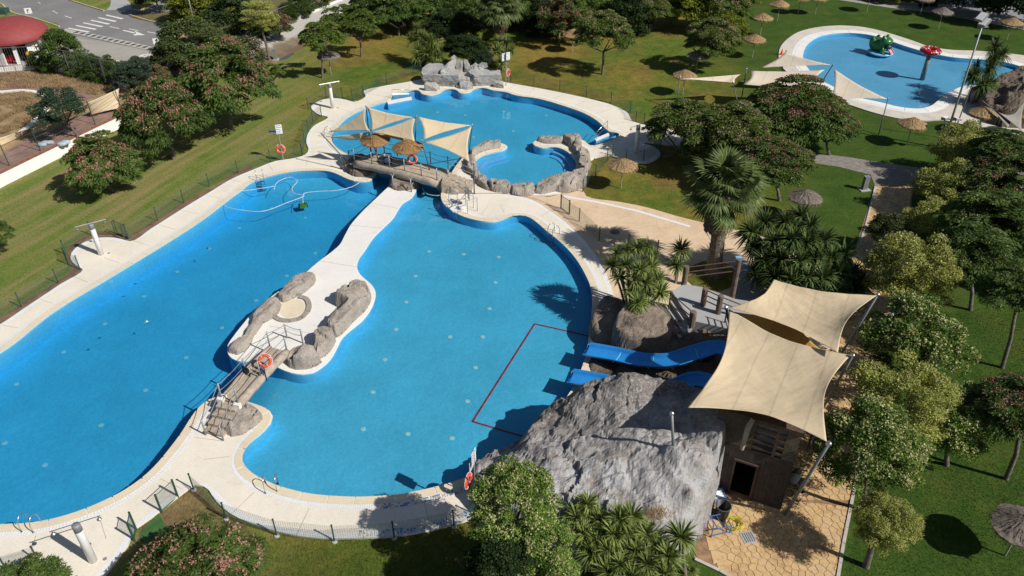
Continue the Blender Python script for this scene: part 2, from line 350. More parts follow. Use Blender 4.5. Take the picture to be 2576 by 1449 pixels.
# ------------------------------------------------------------------ mesh collecting
class MB:
    def __init__(s): s.v = []; s.f = []
    def add(s, vs, fs):
        o = len(s.v); s.v += [tuple(p) for p in vs]; s.f += [tuple(i + o for i in f) for f in fs]; return s
    def box(s, c, sz, rz=0.0, ax=None):
        c = Vector(c); hx, hy, hz = sz[0] / 2, sz[1] / 2, sz[2] / 2
        m = ax or Matrix.Rotation(rz, 3, 'Z')
        vs = [c + m @ Vector((x * hx, y * hy, z * hz)) for z in (-1, 1) for y in (-1, 1) for x in (-1, 1)]
        return s.add(vs, [(0, 2, 3, 1), (4, 5, 7, 6), (0, 1, 5, 4), (2, 6, 7, 3), (0, 4, 6, 2), (1, 3, 7, 5)])
    def bar(s, a, b, wd, ht):
        a, b = Vector(a), Vector(b); d = b - a
        q = d.to_track_quat('X', 'Z').to_matrix()
        return s.box((a + b) / 2, (d.length, wd, ht), ax=q)
    def tube(s, pts, r, n=8, cap=True):
        pts = [Vector(p) for p in pts]; k = len(pts)
        rr = r if isinstance(r, (list, tuple)) else [r] * k
        o = len(s.v); up = Vector((0, 0, 1)); pu = None
        for i, p in enumerate(pts):
            d = (pts[min(i + 1, k - 1)] - pts[max(i - 1, 0)])
            d = d.normalized() if d.length > 1e-9 else Vector((0, 0, 1))
            if pu is None:
                x = d.cross(Vector((0, 0, 1)) if abs(d.z) < 0.9 else Vector((1, 0, 0))).normalized()
            else: x = (pu - d * pu.dot(d)).normalized()
            pu = x; y = d.cross(x)
            for j in range(n):
                a = 2 * math.pi * j / n
                s.v.append(tuple(p + rr[i] * (math.cos(a) * x + math.sin(a) * y)))
        for i in range(k - 1):
            for j in range(n):
                a, b = o + i * n + j, o + i * n + (j + 1) % n
                s.f.append((a, b, b + n, a + n))
        if cap:
            s.f.append(tuple(o + j for j in range(n))[::-1]); s.f.append(tuple(o + (k - 1) * n + j for j in range(n)))
        return s
    def lathe(s, prof, c=(0, 0, 0), n=20, cap=True):
        c = Vector(c); o = len(s.v); k = len(prof)
        for r, z in prof:
            for j in range(n):
                a = 2 * math.pi * j / n; s.v.append((c.x + r * math.cos(a), c.y + r * math.sin(a), c.z + z))
        for i in range(k - 1):
            for j in range(n):
                a, b = o + i * n + j, o + i * n + (j + 1) % n
                s.f.append((a, b, b + n, a + n))
        if cap:
            s.f.append(tuple(o + j for j in range(n))[::-1]); s.f.append(tuple(o + (k - 1) * n + j for j in range(n)))
        return s
    def torus(s, c, R_, r, ax=None, n=24, m=10, a0=0, a1=2 * math.pi):
        c = Vector(c); ax = ax or Matrix.Identity(3); o = len(s.v); full = abs(a1 - a0 - 2 * math.pi) < 1e-6
        k = n if full else n + 1
        for i in range(k):
            a = a0 + (a1 - a0) * i / n
            for j in range(m):
                b = 2 * math.pi * j / m
                s.v.append(tuple(c + ax @ Vector(((R_ + r * math.cos(b)) * math.cos(a), (R_ + r * math.cos(b)) * math.sin(a), r * math.sin(b)))))
        for i in range(n):
            for j in range(m):
                i2 = (i + 1) % k
                s.f.append((o + i * m + j, o + i2 * m + j, o + i2 * m + (j + 1) % m, o + i * m + (j + 1) % m))
        return s
    def sphere(s, c, r, n=12, m=8, sc=(1, 1, 1)):
        c = Vector(c); o = len(s.v)
        for i in range(m + 1):
            t = math.pi * i / m
            for j in range(n):
                a = 2 * math.pi * j / n
                s.v.append((c.x + r * sc[0] * math.sin(t) * math.cos(a), c.y + r * sc[1] * math.sin(t) * math.sin(a), c.z - r * sc[2] * math.cos(t)))
        for i in range(m):
            for j in range(n):
                s.f.append((o + i * n + j, o + i * n + (j + 1) % n, o + (i + 1) * n + (j + 1) % n, o + (i + 1) * n + j))
        return s
    def prism(s, poly, z0, z1, top=None):
        n = len(poly); tp = top or poly
        vs = [(p[0], p[1], z0) for p in poly] + [(p[0], p[1], z1) for p in tp]
        return s.add(vs, [tuple(range(n))[::-1], tuple(range(n, 2 * n))] + [(i, (i + 1) % n, n + (i + 1) % n, n + i) for i in range(n)])
    def mesh(s, name, mat=None, smooth=False):
        me = bpy.data.meshes.new(name); me.from_pydata(s.v, [], s.f); me.update()
        if mat: me.materials.append(mat)
        if smooth: me.polygons.foreach_set('use_smooth', [True] * len(me.polygons))
        return me

def put(name, me, parent=None, loc=None, rot=None, scale=None):
    o = bpy.data.objects.new(name, me); COL.objects.link(o)
    if parent is not None: o.parent = parent
    if loc is not None: o.location = loc
    if rot is not None: o.rotation_euler = rot
    if scale is not None: o.scale = (scale,) * 3 if isinstance(scale, (int, float)) else scale
    return o
def obj(name, mb, mat, parent=None, smooth=False, **k):
    return put(name, mb.mesh(name, mat, smooth), parent, **k)
def thing(name, label, cat, loc=(0, 0, 0), rz=0.0, group=None):
    o = bpy.data.objects.new(name, None); COL.objects.link(o); o.location = loc; o.rotation_euler = (0, 0, rz)
    o.empty_display_size = 0.2
    return tag(o, label, cat, group)
def tag(o, label, cat, group=None):
    o['label'] = label; o['category'] = cat
    if group: o['group'] = group
    return o
def struct(name, mb_or_me, mat=None, smooth=False):
    o = obj(name, mb_or_me, mat, None, smooth) if isinstance(mb_or_me, MB) else put(name, mb_or_me)
    o['kind'] = 'structure'; return o
def stuff(o): o['kind'] = 'stuff'; return o
def quads(name, V, mat):
    """V: (N,4,3) or (N,3,3) numpy -> mesh of separate faces"""
    N, k = V.shape[0], V.shape[1]
    me = bpy.data.meshes.new(name)
    me.vertices.add(N * k); me.vertices.foreach_set('co', V.reshape(-1).astype(np.float32))
    me.loops.add(N * k); me.loops.foreach_set('vertex_index', np.arange(N * k, dtype=np.int32))
    me.polygons.add(N); me.polygons.foreach_set('loop_start', np.arange(0, N * k, k, dtype=np.int32))
    me.polygons.foreach_set('loop_total', np.full(N, k, dtype=np.int32))
    me.update(calc_edges=True); me.materials.append(mat); return me

# ------------------------------------------------------------------ planar shapes
def smooth_loop(pts, step=0.3, closed=True):
    pts = [Vector((p[0], p[1])) for p in pts]; n = len(pts); out = []
    rngi = range(n) if closed else range(n - 1)
    for i in rngi:
        if closed: p0, p1, p2, p3 = pts[i - 1], pts[i], pts[(i + 1) % n], pts[(i + 2) % n]
        else: p0, p1, p2, p3 = pts[max(i - 1, 0)], pts[i], pts[i + 1], pts[min(i + 2, n - 1)]
        L = (p2 - p1).length; k = max(1, int(L / step))
        # centripetal-like tangents
        d1 = max((p1 - p0).length, 1e-3); d2 = max(L, 1e-3); d3 = max((p3 - p2).length, 1e-3)
        m1 = ((p1 - p0) / d1 * d2 + (p2 - p1) / d2 * d1) / (d1 + d2) * d2
        m2 = ((p2 - p1) / d2 * d3 + (p3 - p2) / d3 * d2) / (d2 + d3) * d2
        for j in range(k):
            t = j / k; t2, t3 = t * t, t * t * t
            out.append(p1 * (2 * t3 - 3 * t2 + 1) + m1 * (t3 - 2 * t2 + t) + p2 * (-2 * t3 + 3 * t2) + m2 * (t3 - t2))
    if not closed: out.append(pts[-1])
    return out
def area(p): return 0.5 * sum(p[i - 1][0] * p[i][1] - p[i][0] * p[i - 1][1] for i in range(len(p)))
def ccw(p): return p if area(p) > 0 else p[::-1]
def GL(px, z=0, step=0.3, smooth=True):
    q = [G(u, v, z).xy for u, v in px]
    return ccw(smooth_loop(q, step) if smooth else q)
def offset(loop, d, closed=True, sm=2):
    """positive d: to the right of the running direction (outwards for ccw)"""
    n = len(loop); out = []
    for i in range(n):
        a, b = (loop[i - 1], loop[(i + 1) % n]) if closed else (loop[max(i - 1, 0)], loop[min(i + 1, n - 1)])
        t = (b - a); t = t.normalized() if t.length > 1e-9 else Vector((1, 0))
        out.append(loop[i] + Vector((t.y, -t.x)) * d)
    for _ in range(sm):
        out = [(out[i - 1] + out[i] * 2 + out[(i + 1) % n]) / 4 if (closed or 0 < i < n - 1) else out[i] for i in range(n)]
    return out
def inside(pt, poly):
    x, y = pt[0], pt[1]; c = False; j = len(poly) - 1
    for i in range(len(poly)):
        a, b = poly[i], poly[j]
        if (a[1] > y) != (b[1] > y) and x < (b[0] - a[0]) * (y - a[1]) / (b[1] - a[1]) + a[0]: c = not c
        j = i
    return c
def inside_np(P, poly):
    A = np.array([(p[0], p[1]) for p in poly]); B = np.roll(A, 1, 0); c = np.zeros(len(P), bool)
    for (ax, ay), (bx, by) in zip(A, B):
        if ay == by: continue
        m = (ay > P[:, 1]) != (by > P[:, 1])
        c ^= m & (P[:, 0] < (bx - ax) * (P[:, 1] - ay) / (by - ay) + ax)
    return c
def region(outers, holes, zf, extra=()):
    vs, es = [], []
    for lp in list(outers) + list(holes):
        o = len(vs); n = len(lp); vs += [Vector((p[0], p[1])) for p in lp]; es += [(o + i, o + (i + 1) % n) for i in range(n)]
    vs += [Vector(p) for p in extra]
    r = delaunay_2d_cdt(vs, es, [], 0, 1e-4)
    V, F = r[0], r[2]
    C = np.array([[sum(V[i].x for i in f) / 3, sum(V[i].y for i in f) / 3] for f in F])
    k = np.zeros(len(F), bool)
    for lp in outers: k |= inside_np(C, lp)
    for lp in holes: k &= ~inside_np(C, lp)
    m = MB(); z = zf if callable(zf) else (lambda x, y: zf)
    m.v = [(p.x, p.y, z(p.x, p.y)) for p in V]
    for f, q in zip(F, k):
        if q:
            a, b, c = (V[i] for i in f)
            m.f.append(tuple(f) if (b - a).cross(c - a) > 0 else tuple(f)[::-1])
    return m
def skirt(m, loop, z0, z1, inward=False):
    n = len(loop); vs = [(p[0], p[1], z0) for p in loop] + [(p[0], p[1], z1) for p in loop]
    fs = [(i, (i + 1) % n, n + (i + 1) % n, n + i) for i in range(n)]
    if inward: fs = [f[::-1] for f in fs]
    return m.add(vs, fs)
def ribbon(a, b, z, closed=True):
    n = len(a); m = MB(); m.v = [(p[0], p[1], z) for p in a] + [(p[0], p[1], z) for p in b]
    m.f = [(i, n + i, n + (i + 1) % n, (i + 1) % n) for i in range(n if closed else n - 1)]
    return m

# ================================================================== POOL OUTLINES
MAIN = [(-80,930),(0,886),(133,785),(283,693),(387,630),(500,558),(600,483),(640,455),(681,442),(727,433),(777,429),(827,430),(857,441),
 (880,452),(904,457),(927,455),(943,443),(948,428),(935,412),(906,398),(877,390),(857,380),(841,367),(833,352),(834,337),(847,322),(877,293),(905,278),(934,267),(958,259),(975,254),(984,249),(983,242),(1000,236),(1025,230),(1044,225),(1054,226),(1061,236),(1081,240),(1104,234),(1121,225),(1147,224),(1158,234),(1177,233),(1194,224),(1217,220),(1238,227),(1277,232),(1288,237),
 (1355,248),(1421,267),(1471,285),(1501,302),(1521,320),(1533,331),(1560,335),(1552,348),(1515,362),(1485,368),(1466,352),(1440,348),(1398,347),(1358,350),
 (1341,358),(1346,367),(1365,372),(1398,369),(1421,377),(1441,393),(1450,410),(1446,430),(1427,445),(1395,460),(1338,467),(1288,469),(1250,467),(1227,460),(1207,443),(1195,423),
 (1196,405),(1211,393),(1244,383),(1270,376),(1277,369),(1264,361),(1237,359),(1211,365),(1184,379),(1160,402),(1140,430),(1120,465),(1110,493),(1114,508),(1127,523),(1151,538),(1177,548),
 (1211,556),(1241,558),(1265,551),(1288,542),(1306,538),(1325,542),(1350,558),(1375,580),(1401,600),(1428,625),(1451,652),(1471,685),(1485,715),(1491,745),(1490,780),(1487,816),
 (1482,853),(1476,890),(1464,930),(1440,980),(1400,1035),(1345,1085),(1290,1125),(1240,1165),(1190,1195),(1144,1213),(1077,1231),(1011,1244),(961,1249),(894,1252),(844,1250),(794,1246),(744,1237),(705,1226),
 (667,1211),(633,1193),(613,1173),(603,1150),(611,1128),(630,1111),(664,1083),(681,1063),(686,1046),(678,1033),(655,1023),(615,1010),(575,1000),(545,998),(525,1005),(500,1027),(480,1053),(463,1083),
 (433,1123),(400,1164),(360,1203),(317,1233),(267,1259),(217,1281),(167,1298),(100,1314),(0,1321),(-80,1322),(-170,1300),(-230,1240),(-240,1150),(-190,1020)]
ISLE = [(985,462),(968,478),(948,497),(934,510),(904,540),(882,566),(867,593),(854,616),(831,636),(804,656),(774,681),(744,705),(711,726),(677,750),(644,777),(613,813),(588,845),(573,868),
 (572,884),(583,901),(605,909),(640,908),(670,912),(700,925),(731,937),(761,941),(784,938),(811,922),(831,903),(847,876),(862,848),(884,828),(911,806),(931,780),(942,756),(945,735),
 (937,719),(921,704),(906,690),(898,670),(903,650),(920,626),(937,600),(962,574),(989,548),(1003,525),(1013,511),(1035,497),(1045,483),(1050,466),(1062,440),(1050,428),(1005,432)]
KIDS = [(2019,147),(2022,127),(2035,107),(2065,90),(2105,84),(2145,83),(2185,87),(2232,100),(2275,115),(2319,128),(2362,138),(2405,145),(2449,148),(2499,152),(2532,157),(2576,170),(2620,188),
 (2640,208),(2600,222),(2540,216),(2480,212),(2430,216),(2398,228),(2375,240),(2358,256),(2340,268),(2315,274),(2265,270),(2215,258),(2165,247),(2132,233),(2092,217),(2059,197),(2032,173)]
DECK = [(-90,860),(0,816),(60,776),(150,716),(208,677),(192,668),(178,653),(180,636),(200,616),(233,601),(273,597),(305,601),(327,607),(380,575),(467,520),(533,480),(583,450),(644,424),
 (694,405),(744,397),(768,389),(776,376),(771,360),(774,338),(789,317),(824,293),(805,289),(791,281),(783,267),(804,253),(837,247),(871,251),(890,256),(919,244),(916,228),(961,217),(1021,207),(1064,199),
 (1150,195),(1261,205),(1288,210),(1355,222),(1421,235),(1488,250),(1548,267),(1578,283),(1593,305),(1621,314),(1657,320),(1700,330),(1697,364),(1645,359),(1612,359),(1641,367),(1661,383),(1651,400),(1621,410),(1588,407),
 (1555,397),(1535,391),(1485,403),(1480,425),(1461,467),(1380,490),(1260,486),(1330,500),(1390,535),(1440,575),(1490,630),(1525,690),(1545,760),(1530,900),(1480,1000),(1420,1070),(1350,1140),(1260,1200),(1200,1260),
 (1195,1298),(1142,1318),(1040,1342),(992,1349),(900,1353),(842,1354),(770,1350),(697,1336),(640,1319),(580,1292),(545,1262),(510,1222),(488,1219),(470,1232),(430,1262),(380,1302),(338,1330),(322,1370),(300,1400),
 (250,1460),(150,1520),(0,1530),(-120,1490),(-300,1400),(-340,1200),(-260,980)]
KDECK = [(1959,143),(1964,117),(1982,97),(2015,78),(2065,67),(2119,64),(2172,68),(2215,77),(2259,90),(2299,103),(2339,117),(2382,124),(2465,128),(2532,134),(2576,139),(2660,165),(2740,220),(2740,300),(2640,345),(2576,343),(2499,324),(2415,311),
 (2375,302),(2319,303),(2259,297),(2199,283),(2149,267),(2089,247),(2042,220),(2005,197),(1979,180),(1962,160)]
L_main, L_isle, L_kids, L_deck, L_kdeck = GL(MAIN, 0.1), GL(ISLE, 0.1), GL(KIDS, 0.1), GL(DECK, 0.1, 0.4), GL(KDECK, 0.1, 0.4)

# lawn: one sheet to the horizon, open where the basins are
far = [Vector((-900, -300)), Vector((900, -300)), Vector((900, 1600)), Vector((-900, 1600))]
struct('lawn', region([far], [L_main, L_kids], 0.0), M_lawn)
def sheet(name, px, z, mat, gz=0, smooth=True, step=0.6, holes=()):
    lp = GL(px, gz, step, smooth)
    m = region([lp], holes, z); skirt(m, lp, z - 0.12, z)
    return struct(name, m, mat)
sheet('worn_soil_strip', [(490,1222),(545,1275),(620,1325),(640,1350),(600,1400),(520,1400),(400,1390),(345,1380),(350,1330),(430,1275)], 0.008, grassmat('parched_grass', (0.17, 0.13, 0.06), (0.24, 0.17, 0.08), (0.12, 0.11, 0.035), 0.0))
sheet('artificial_turf_mat', [(352,1340),(398,1290),(430,1345),(400,1368),(352,1362)], 0.016, plain('artificial_turf', (0.045, 0.12, 0.03), 0.9), smooth=False)
sheet('soil_strip_along_deck', [(0,838),(60,796),(150,735),(215,690),(330,622),(470,533),(533,495),(640,430),(636,418),(533,470),(467,506),(380,560),(325,590),(273,583),(228,590),(190,608),(168,636),(168,655),(180,672),(60,758),(0,800),(-90,850),(-90,880)], 0.010, M_dirt)

# decks
m = region([L_deck], [L_main], 0.10); skirt(m, L_deck, -0.1, 0.10)
deck = struct('pool_deck', m, M_deck)
m = region([L_isle], [], 0.10)
isle = struct('island_walkway', m, M_white)
m = region([L_kdeck], [L_kids], 0.10); skirt(m, L_kdeck, -0.1, 0.10)
kdeck = struct('kids_pool_deck', m, M_kidsdeck)

# basins
pa, pb = G(1000, 450).xy, G(640, 960).xy
_t = (pb - pa).normalized(); _q = G(300, 800).xy - pa
SGN = 1 if (_q.x * _t.y - _q.y * _t.x) < 0 else -1
def depth_main2(x, y):
    d_l, d_r = 1.30, 0.60
    side = ((x - pa.x) * _t.y - (y - pa.y) * _t.x) * -SGN      # positive towards the left lane
    s = min(1, max(0, (side + 1.5) / 3.0)); s = s * s * (3 - 2 * s)
    k = min(1, max(0, (y - pa.y + 2) / 3)); s *= (1 - k)
    return -(d_r + (d_l - d_r) * s)
xs = [p[0] for p in L_main]; ys = [p[1] for p in L_main]
gr = [(x, y) for x in np.arange(min(xs), max(xs), 1.3) for y in np.arange(min(ys), max(ys), 1.3)]
gi = inside_np(np.array(gr), L_main)
extra = [g for g, k in zip(gr, gi) if k]
basin = struct('pool_basin_floor', region([L_main], [], depth_main2, extra), M_tile, True)
m = MB(); skirt(m, L_main, -1.7, 0.04, True); wall = struct('pool_basin_wall', m, M_wtile, True)
m = MB(); skirt(m, L_isle, -1.7, 0.04); struct('island_wall', m, M_wtile, True)
m = MB(); skirt(m, L_isle, 0.04, 0.10); struct('island_edge', m, M_white)
m = MB(); skirt(m, L_main, 0.04, 0.10, True); struct('deck_edge', m, M_cope)
def water(name, loop, top, bot, mat):
    m = region([loop], [], top); n = len(m.v); low = [(x, y, bot) for x, y, z in m.v]
    f0 = list(m.f); m.v += low; m.f += [tuple(i + n for i in f)[::-1] for f in f0]
    cnt = {}
    for f in f0:
        for i in range(3): cnt[(f[i], f[(i + 1) % 3])] = 1
    for a, b in list(cnt):
        if (b, a) not in cnt: m.f.append((b, a, a + n, b + n))
    return struct(name, m, mat)
wl = offset(L_main, 0.03, sm=0)
water('pool_water', wl, -0.01, -2.2, M_water)
kfl = struct('kids_pool_floor', region([L_kids], [], -0.35), M_ktile)
m = MB(); skirt(m, L_kids, -0.4, 0.04, True); struct('kids_pool_wall', m, M_wtile)
m = MB(); skirt(m, L_kids, 0.04, 0.10, True); struct('kids_deck_edge', m, M_white)
water('kids_pool_water', offset(L_kids, 0.03, sm=0), -0.03, -0.6, M_kwater)

# inlet discs on the floors (parts of the floor)
INL = [(160,886),(264,815),(362,746),(446,684),(526,626),(602,574),(683,524),(768,548),(793,637),(721,694),(558,825),(468,900),(366,982),(254,1070),(113,1170),(42,967),(12,1115),(644,756),
 (1079,633),(1166,640),(1254,647),(1045,695),(1246,711),(1022,760),(1231,777),(996,829),(1214,848),(968,905),(1196,925),(1132,848),(938,987),(1176,1010),(914,1080),(1026,1092),(1137,1103),
 (1100,283),(1170,290),(1266,280),(1374,291),(1290,330),(1190,345)]
md = MB(); md.lathe([(0.14, 0), (0.14, 0.012), (0.0, 0.02)], n=12)
me_inl = md.mesh('floor_inlet', plain('pale_inlet_plastic', (0.75, 0.92, 0.90), 0.4, var=.03))
for u, v in INL:
    g = G(u, v); z = depth_main2(g.x, g.y); g = G(u, v, z)
    put('floor_inlet', me_inl, basin, (g.x, g.y, depth_main2(g.x, g.y) + 0.01))
# red tile line on the floor at the foot of the slides
m = MB()
LN = [(1487,852), (1345,820), (1189,1066), (1320,1105)]
lp = [G(u, v, -0.75) for u, v in LN]
for a, b in zip(lp, lp[1:]):
    for k in range(8):
        p, q = a.lerp(b, k / 8), a.lerp(b, (k + 1) / 8 + 0.003)
        p.z = depth_main2(p.x, p.y) + 0.02; q.z = depth_main2(q.x, q.y) + 0.02; m.bar(p, q, 0.10, 0.015)
obj('red_tile_line', m, plain('red_mosaic', (0.62, 0.05, 0.04), 0.5), basin)

# coping stones, gutter and its slats along every basin edge
def coping(parent, loop, name, wd, length, mat, z=0.10, skip=None, gut=None, joints=0.0, inside_of=None):
    inner = offset(loop, -0.04); outer = offset(loop, wd, sm=4)
    n = len(loop); acc = 0; start = 0; cnt = 0
    rest = MB()
    for i in range(1, n + 1):
        acc += (loop[i % n] - loop[i - 1]).length
        if acc >= length or i == n:
            idx = list(range(start, i + 1))
            a = [inner[k % n] for k in idx]; b = [outer[k % n] for k in idx]
            mid = b[len(b) // 2]
            if not (skip and skip(mid)):
                def shr(L):
                    L = list(L); L[0] = L[0].lerp(L[1], 0.07 if len(L) > 2 else 0.03); L[-1] = L[-1].lerp(L[-2], 0.07 if len(L) > 2 else 0.03); return L
                a2, b2 = shr(a), shr(b); k = len(a2); dz = 0.02 + rng.random() * 0.003
                mm = MB(); vs = [(p.x, p.y, z) for p in a2] + [(p.x, p.y, z) for p in b2] + [(p.x, p.y, z + dz) for p in a2] + [(p.x, p.y, z + dz) for p in b2]
                fs = []
                for j in range(k - 1):
                    fs += [(2 * k + j, 3 * k + j, 3 * k + j + 1, 2 * k + j + 1), (j, 2 * k + j, 2 * k + j + 1, j + 1), (k + j, k + j + 1, 3 * k + j + 1, 3 * k + j)]
                fs += [(0, k, 3 * k, 2 * k), (k - 1, 3 * k - 1, 4 * k - 1, 2 * k - 1)]
                mm.add(vs, fs)
                if cnt < 300: obj(name, mm, mat, parent)
                else: rest.add(mm.v, mm.f)
                cnt += 1
            start = i; acc = 0
    if rest.v: stuff(obj(name, rest, mat, parent))
    return outer
BRIDGE_L = lambda p: False
o1 = coping(deck, L_main, 'coping_stone', 0.42, 1.15, M_cope, skip=lambda p: inside(p, L_main) or not inside(p, L_deck))
g2 = offset(L_main, 0.66, sm=6)
m = ribbon(o1, g2, 0.106)
m.f = [f for f in m.f if not inside(m.v[f[0]], L_main) and inside(m.v[f[1]], L_deck) and not inside(m.v[f[1]], L_main)]
gut = obj('gutter_channel', m, M_gut, deck)
sl_ = MB(); n = len(o1)
for i in range(n):
    for t in (0.0, 0.33, 0.66):
        a = o1[i].lerp(o1[(i + 1) % n], t); b = g2[i].lerp(g2[(i + 1) % n], t)
        if inside(a, L_main) or not inside(b, L_deck) or inside(b, L_main) or (b - a).length > 0.6: continue
        sl_.bar((a.x, a.y, 0.113), (b.x, b.y, 0.111), 0.03, 0.008)
stuff(obj('gutter_grate_slats', sl_, plain('pale_grate_plastic', (0.66, 0.67, 0.68), .6, var=.08), deck))
jt = MB(); g3 = offset(L_main, 0.78, sm=6); g4 = offset(L_main, 2.3, sm=10); acc = 0
for i in range(n):
    acc += (L_main[(i + 1) % n] - L_main[i]).length
    if acc > 2.3:
        acc = 0; a, b = g3[i], g4[i]
        for k in range(20):
            q = a.lerp(b, k / 20)
            if not inside(q, L_deck) or inside(q, L_main): b = a.lerp(b, max(0, (k - 1) / 20)); break
        if (b - a).length > 0.5 and not inside(a, L_main): jt.bar((a.x, a.y, 0.101), (b.x, b.y, 0.101), 0.018, 0.006)
stuff(obj('expansion_joints', jt, M_joint, deck))
ko = coping(kdeck, L_kids, 'coping_stone', 0.8, 1.6, M_white)
kg2 = offset(L_kids, 1.1, sm=6)
obj('gutter_channel', ribbon(ko, kg2, 0.106), M_gut, kdeck)
# thin bright edge strip on the outer rim of the deck
rim = ribbon(L_deck, offset(L_deck, -0.28, sm=3), 0.104)
rim.f = [f[::-1] for f in rim.f]
obj('rim_band', rim, M_gut, deck)
jt = MB()
for (a, b) in (((804,656),(898,672)), ((877,566),(962,574)), ((677,820),(790,840)), ((934,510),(1003,525))):
    p, q = G(*a, 0.1), G(*b, 0.1); jt.bar((p.x, p.y, 0.101), (q.x, q.y, 0.101), 0.02, 0.006)
obj('expansion_joint', jt, M_joint, isle)

# stamped paving ---------------------------------------------------------------
plz = sheet('stamped_plaza', [(1255,484),(1330,492),(1380,496),(1461,470),(1475,494),(1555,508),(1621,521),(1705,545),(1800,568),(1900,590),(2010,640),(2100,700),(2080,900),(1960,1000),(1700,1000),(1520,930),(1500,700),(1440,600),(1380,540),(1320,510)], 0.03, M_plaza)
m = MB(); c = [G(u, v, 0.03) for u, v in ((1418,494),(1500,508),(1600,530),(1735,570))]
for a, b in zip(c, c[1:]): m.bar((a.x, a.y, 0.038), (b.x, b.y, 0.038), 0.26, 0.012)
obj('white_drain_strip', m, M_gut, plz)
QUADS = [[(2202,470),(2294,470),(2275,640),(2150,640)], [(2150,640),(2275,640),(2245,770),(2118,770)], [(2118,770),(2245,770),(2190,980),(2060,980)],
         [(2060,980),(2190,980),(2142,1259),(1965,1259),(1900,1150)], [(1736,1238),(1965,1259),(2142,1259),(2105,1455),(1850,1455),(1748,1403)], [(1850,1455),(2105,1455),(2085,1560),(2000,1560)]]
pv = sheet('path_mortar_bed', [(2202,466),(2298,466),(2279,640),(2249,770),(2194,980),(2146,1259),(2109,1455),(2087,1570),(2000,1570),(1848,1457),(1745,1405),(1735,1240),(1860,1140),(2056,980),(2114,770),(2146,640)], 0.022, M_mortar, smooth=False)
def clip(poly, p, nrm):
    out = []
    for i in range(len(poly)):
        a, b = poly[i - 1], poly[i]; da, db = (a - p).dot(nrm), (b - p).dot(nrm)
        if (da < 0) != (db < 0): out.append(a.lerp(b, da / (da - db)))
        if db < 0: out.append(b)
    return out
stones = []
SP = 0.36
sx = np.arange(9, 33, SP); sy = np.arange(15, 63, SP * 0.87)
seeds = {}
for j, y in enumerate(sy):
    for i, x in enumerate(sx):
        seeds[(i, j)] = Vector((x + (SP / 2 if j % 2 else 0) + rng.uniform(-.115, .115), y + rng.uniform(-.115, .115)))
for qd in QUADS:
    Q = ccw([G(u, v).xy for u, v in qd])
    mnx, mxx = min(p.x for p in Q), max(p.x for p in Q); mny, mxy = min(p.y for p in Q), max(p.y for p in Q)
    for (i, j), s in seeds.items():
        if not (mnx - .5 < s.x < mxx + .5 and mny - .5 < s.y < mxy + .5): continue
        poly = [s + Vector(d) for d in ((-.5, -.5), (.5, -.5), (.5, .5), (-.5, .5))]
        for di in range(-2, 3):
            for dj in range(-2, 3):
                o = seeds.get((i + di, j + dj))
                if o is None or (di == 0 and dj == 0): continue
                d = o - s
                if poly: poly = clip(poly, (s + o) / 2, d)
        for k in range(len(Q)):
            a, b = Q[k], Q[(k + 1) % len(Q)]; t = b - a
            if poly: poly = clip(poly, a, Vector((t.y, -t.x)))
        if len(poly) >= 3 and abs(area(poly)) > 0.02:
            c = sum(poly, Vector((0, 0))) / len(poly)
            stones.append((c, poly))
stones.sort(key=lambda s: s[0].length)
rest = MB()
for k, (c, poly) in enumerate(stones):
    a = [c + (p - c) * 0.96 for p in poly]; b = [c + (p - c) * 0.90 for p in poly]
    h = 0.04 + rng.uniform(0, 0.006)
    if k < 300:
        mm = MB(); mm.prism(a, 0.02, h, b); obj('paving_stone', mm, M_stone, pv)
    else: rest.prism(a, 0.02, h, b)
stuff(obj('paving_stones', rest, M_stone, pv))
# kerb of the path
def kerb(px, name, mat=M_kerb, z=0.0, w_=0.14, h_=0.09, L=0.9, parent=None, alt=None):
    pts = smooth_loop([G(u, v, z).xy for u, v in px], 0.3, False); i = 0; cum = 0; st = 0; k = 0
    for i in range(1, len(pts)):
        cum += (pts[i] - pts[i - 1]).length
        if cum >= L or i == len(pts) - 1:
            a, b = pts[st], pts[i]; d = (b - a)
            if d.length > 0.05:
                b = b - d.normalized() * 0.02
                mm = MB(); mm.bar((a.x, a.y, z + h_ / 2), (b.x, b.y, z + h_ / 2), w_, h_); obj(name, mm, alt if (alt and k % 2) else mat, parent); k += 1
            st = i; cum = 0
kerb([(2105,1470),(2119,1383),(2142,1265),(2196,980),(2251,770)], 'kerb_stone', parent=pv)
kerb([(2160,625),(2180,560),(2202,470)], 'kerb_stone', parent=pv)
kerb([(1748,1408),(1811,1438),(1850,1460)], 'kerb_stone', parent=pv)
sheet('grey_cross_path', [(2005,372),(2060,388),(2130,395),(2220,410),(2330,425),(2600,470),(2600,520),(2400,480),(2298,470),(2202,470),(2190,440),(2110,420),(2010,405)], 0.02, plain('grey_stamped_paving', (0.24, 0.22, 0.20), 0.85, var=0.35), smooth=False)
sheet('access_path', [(1600,322),(1700,330),(1760,345),(1740,372),(1660,362),(1600,352)], 0.105, M_kidsdeck, gz=0.1, smooth=False)
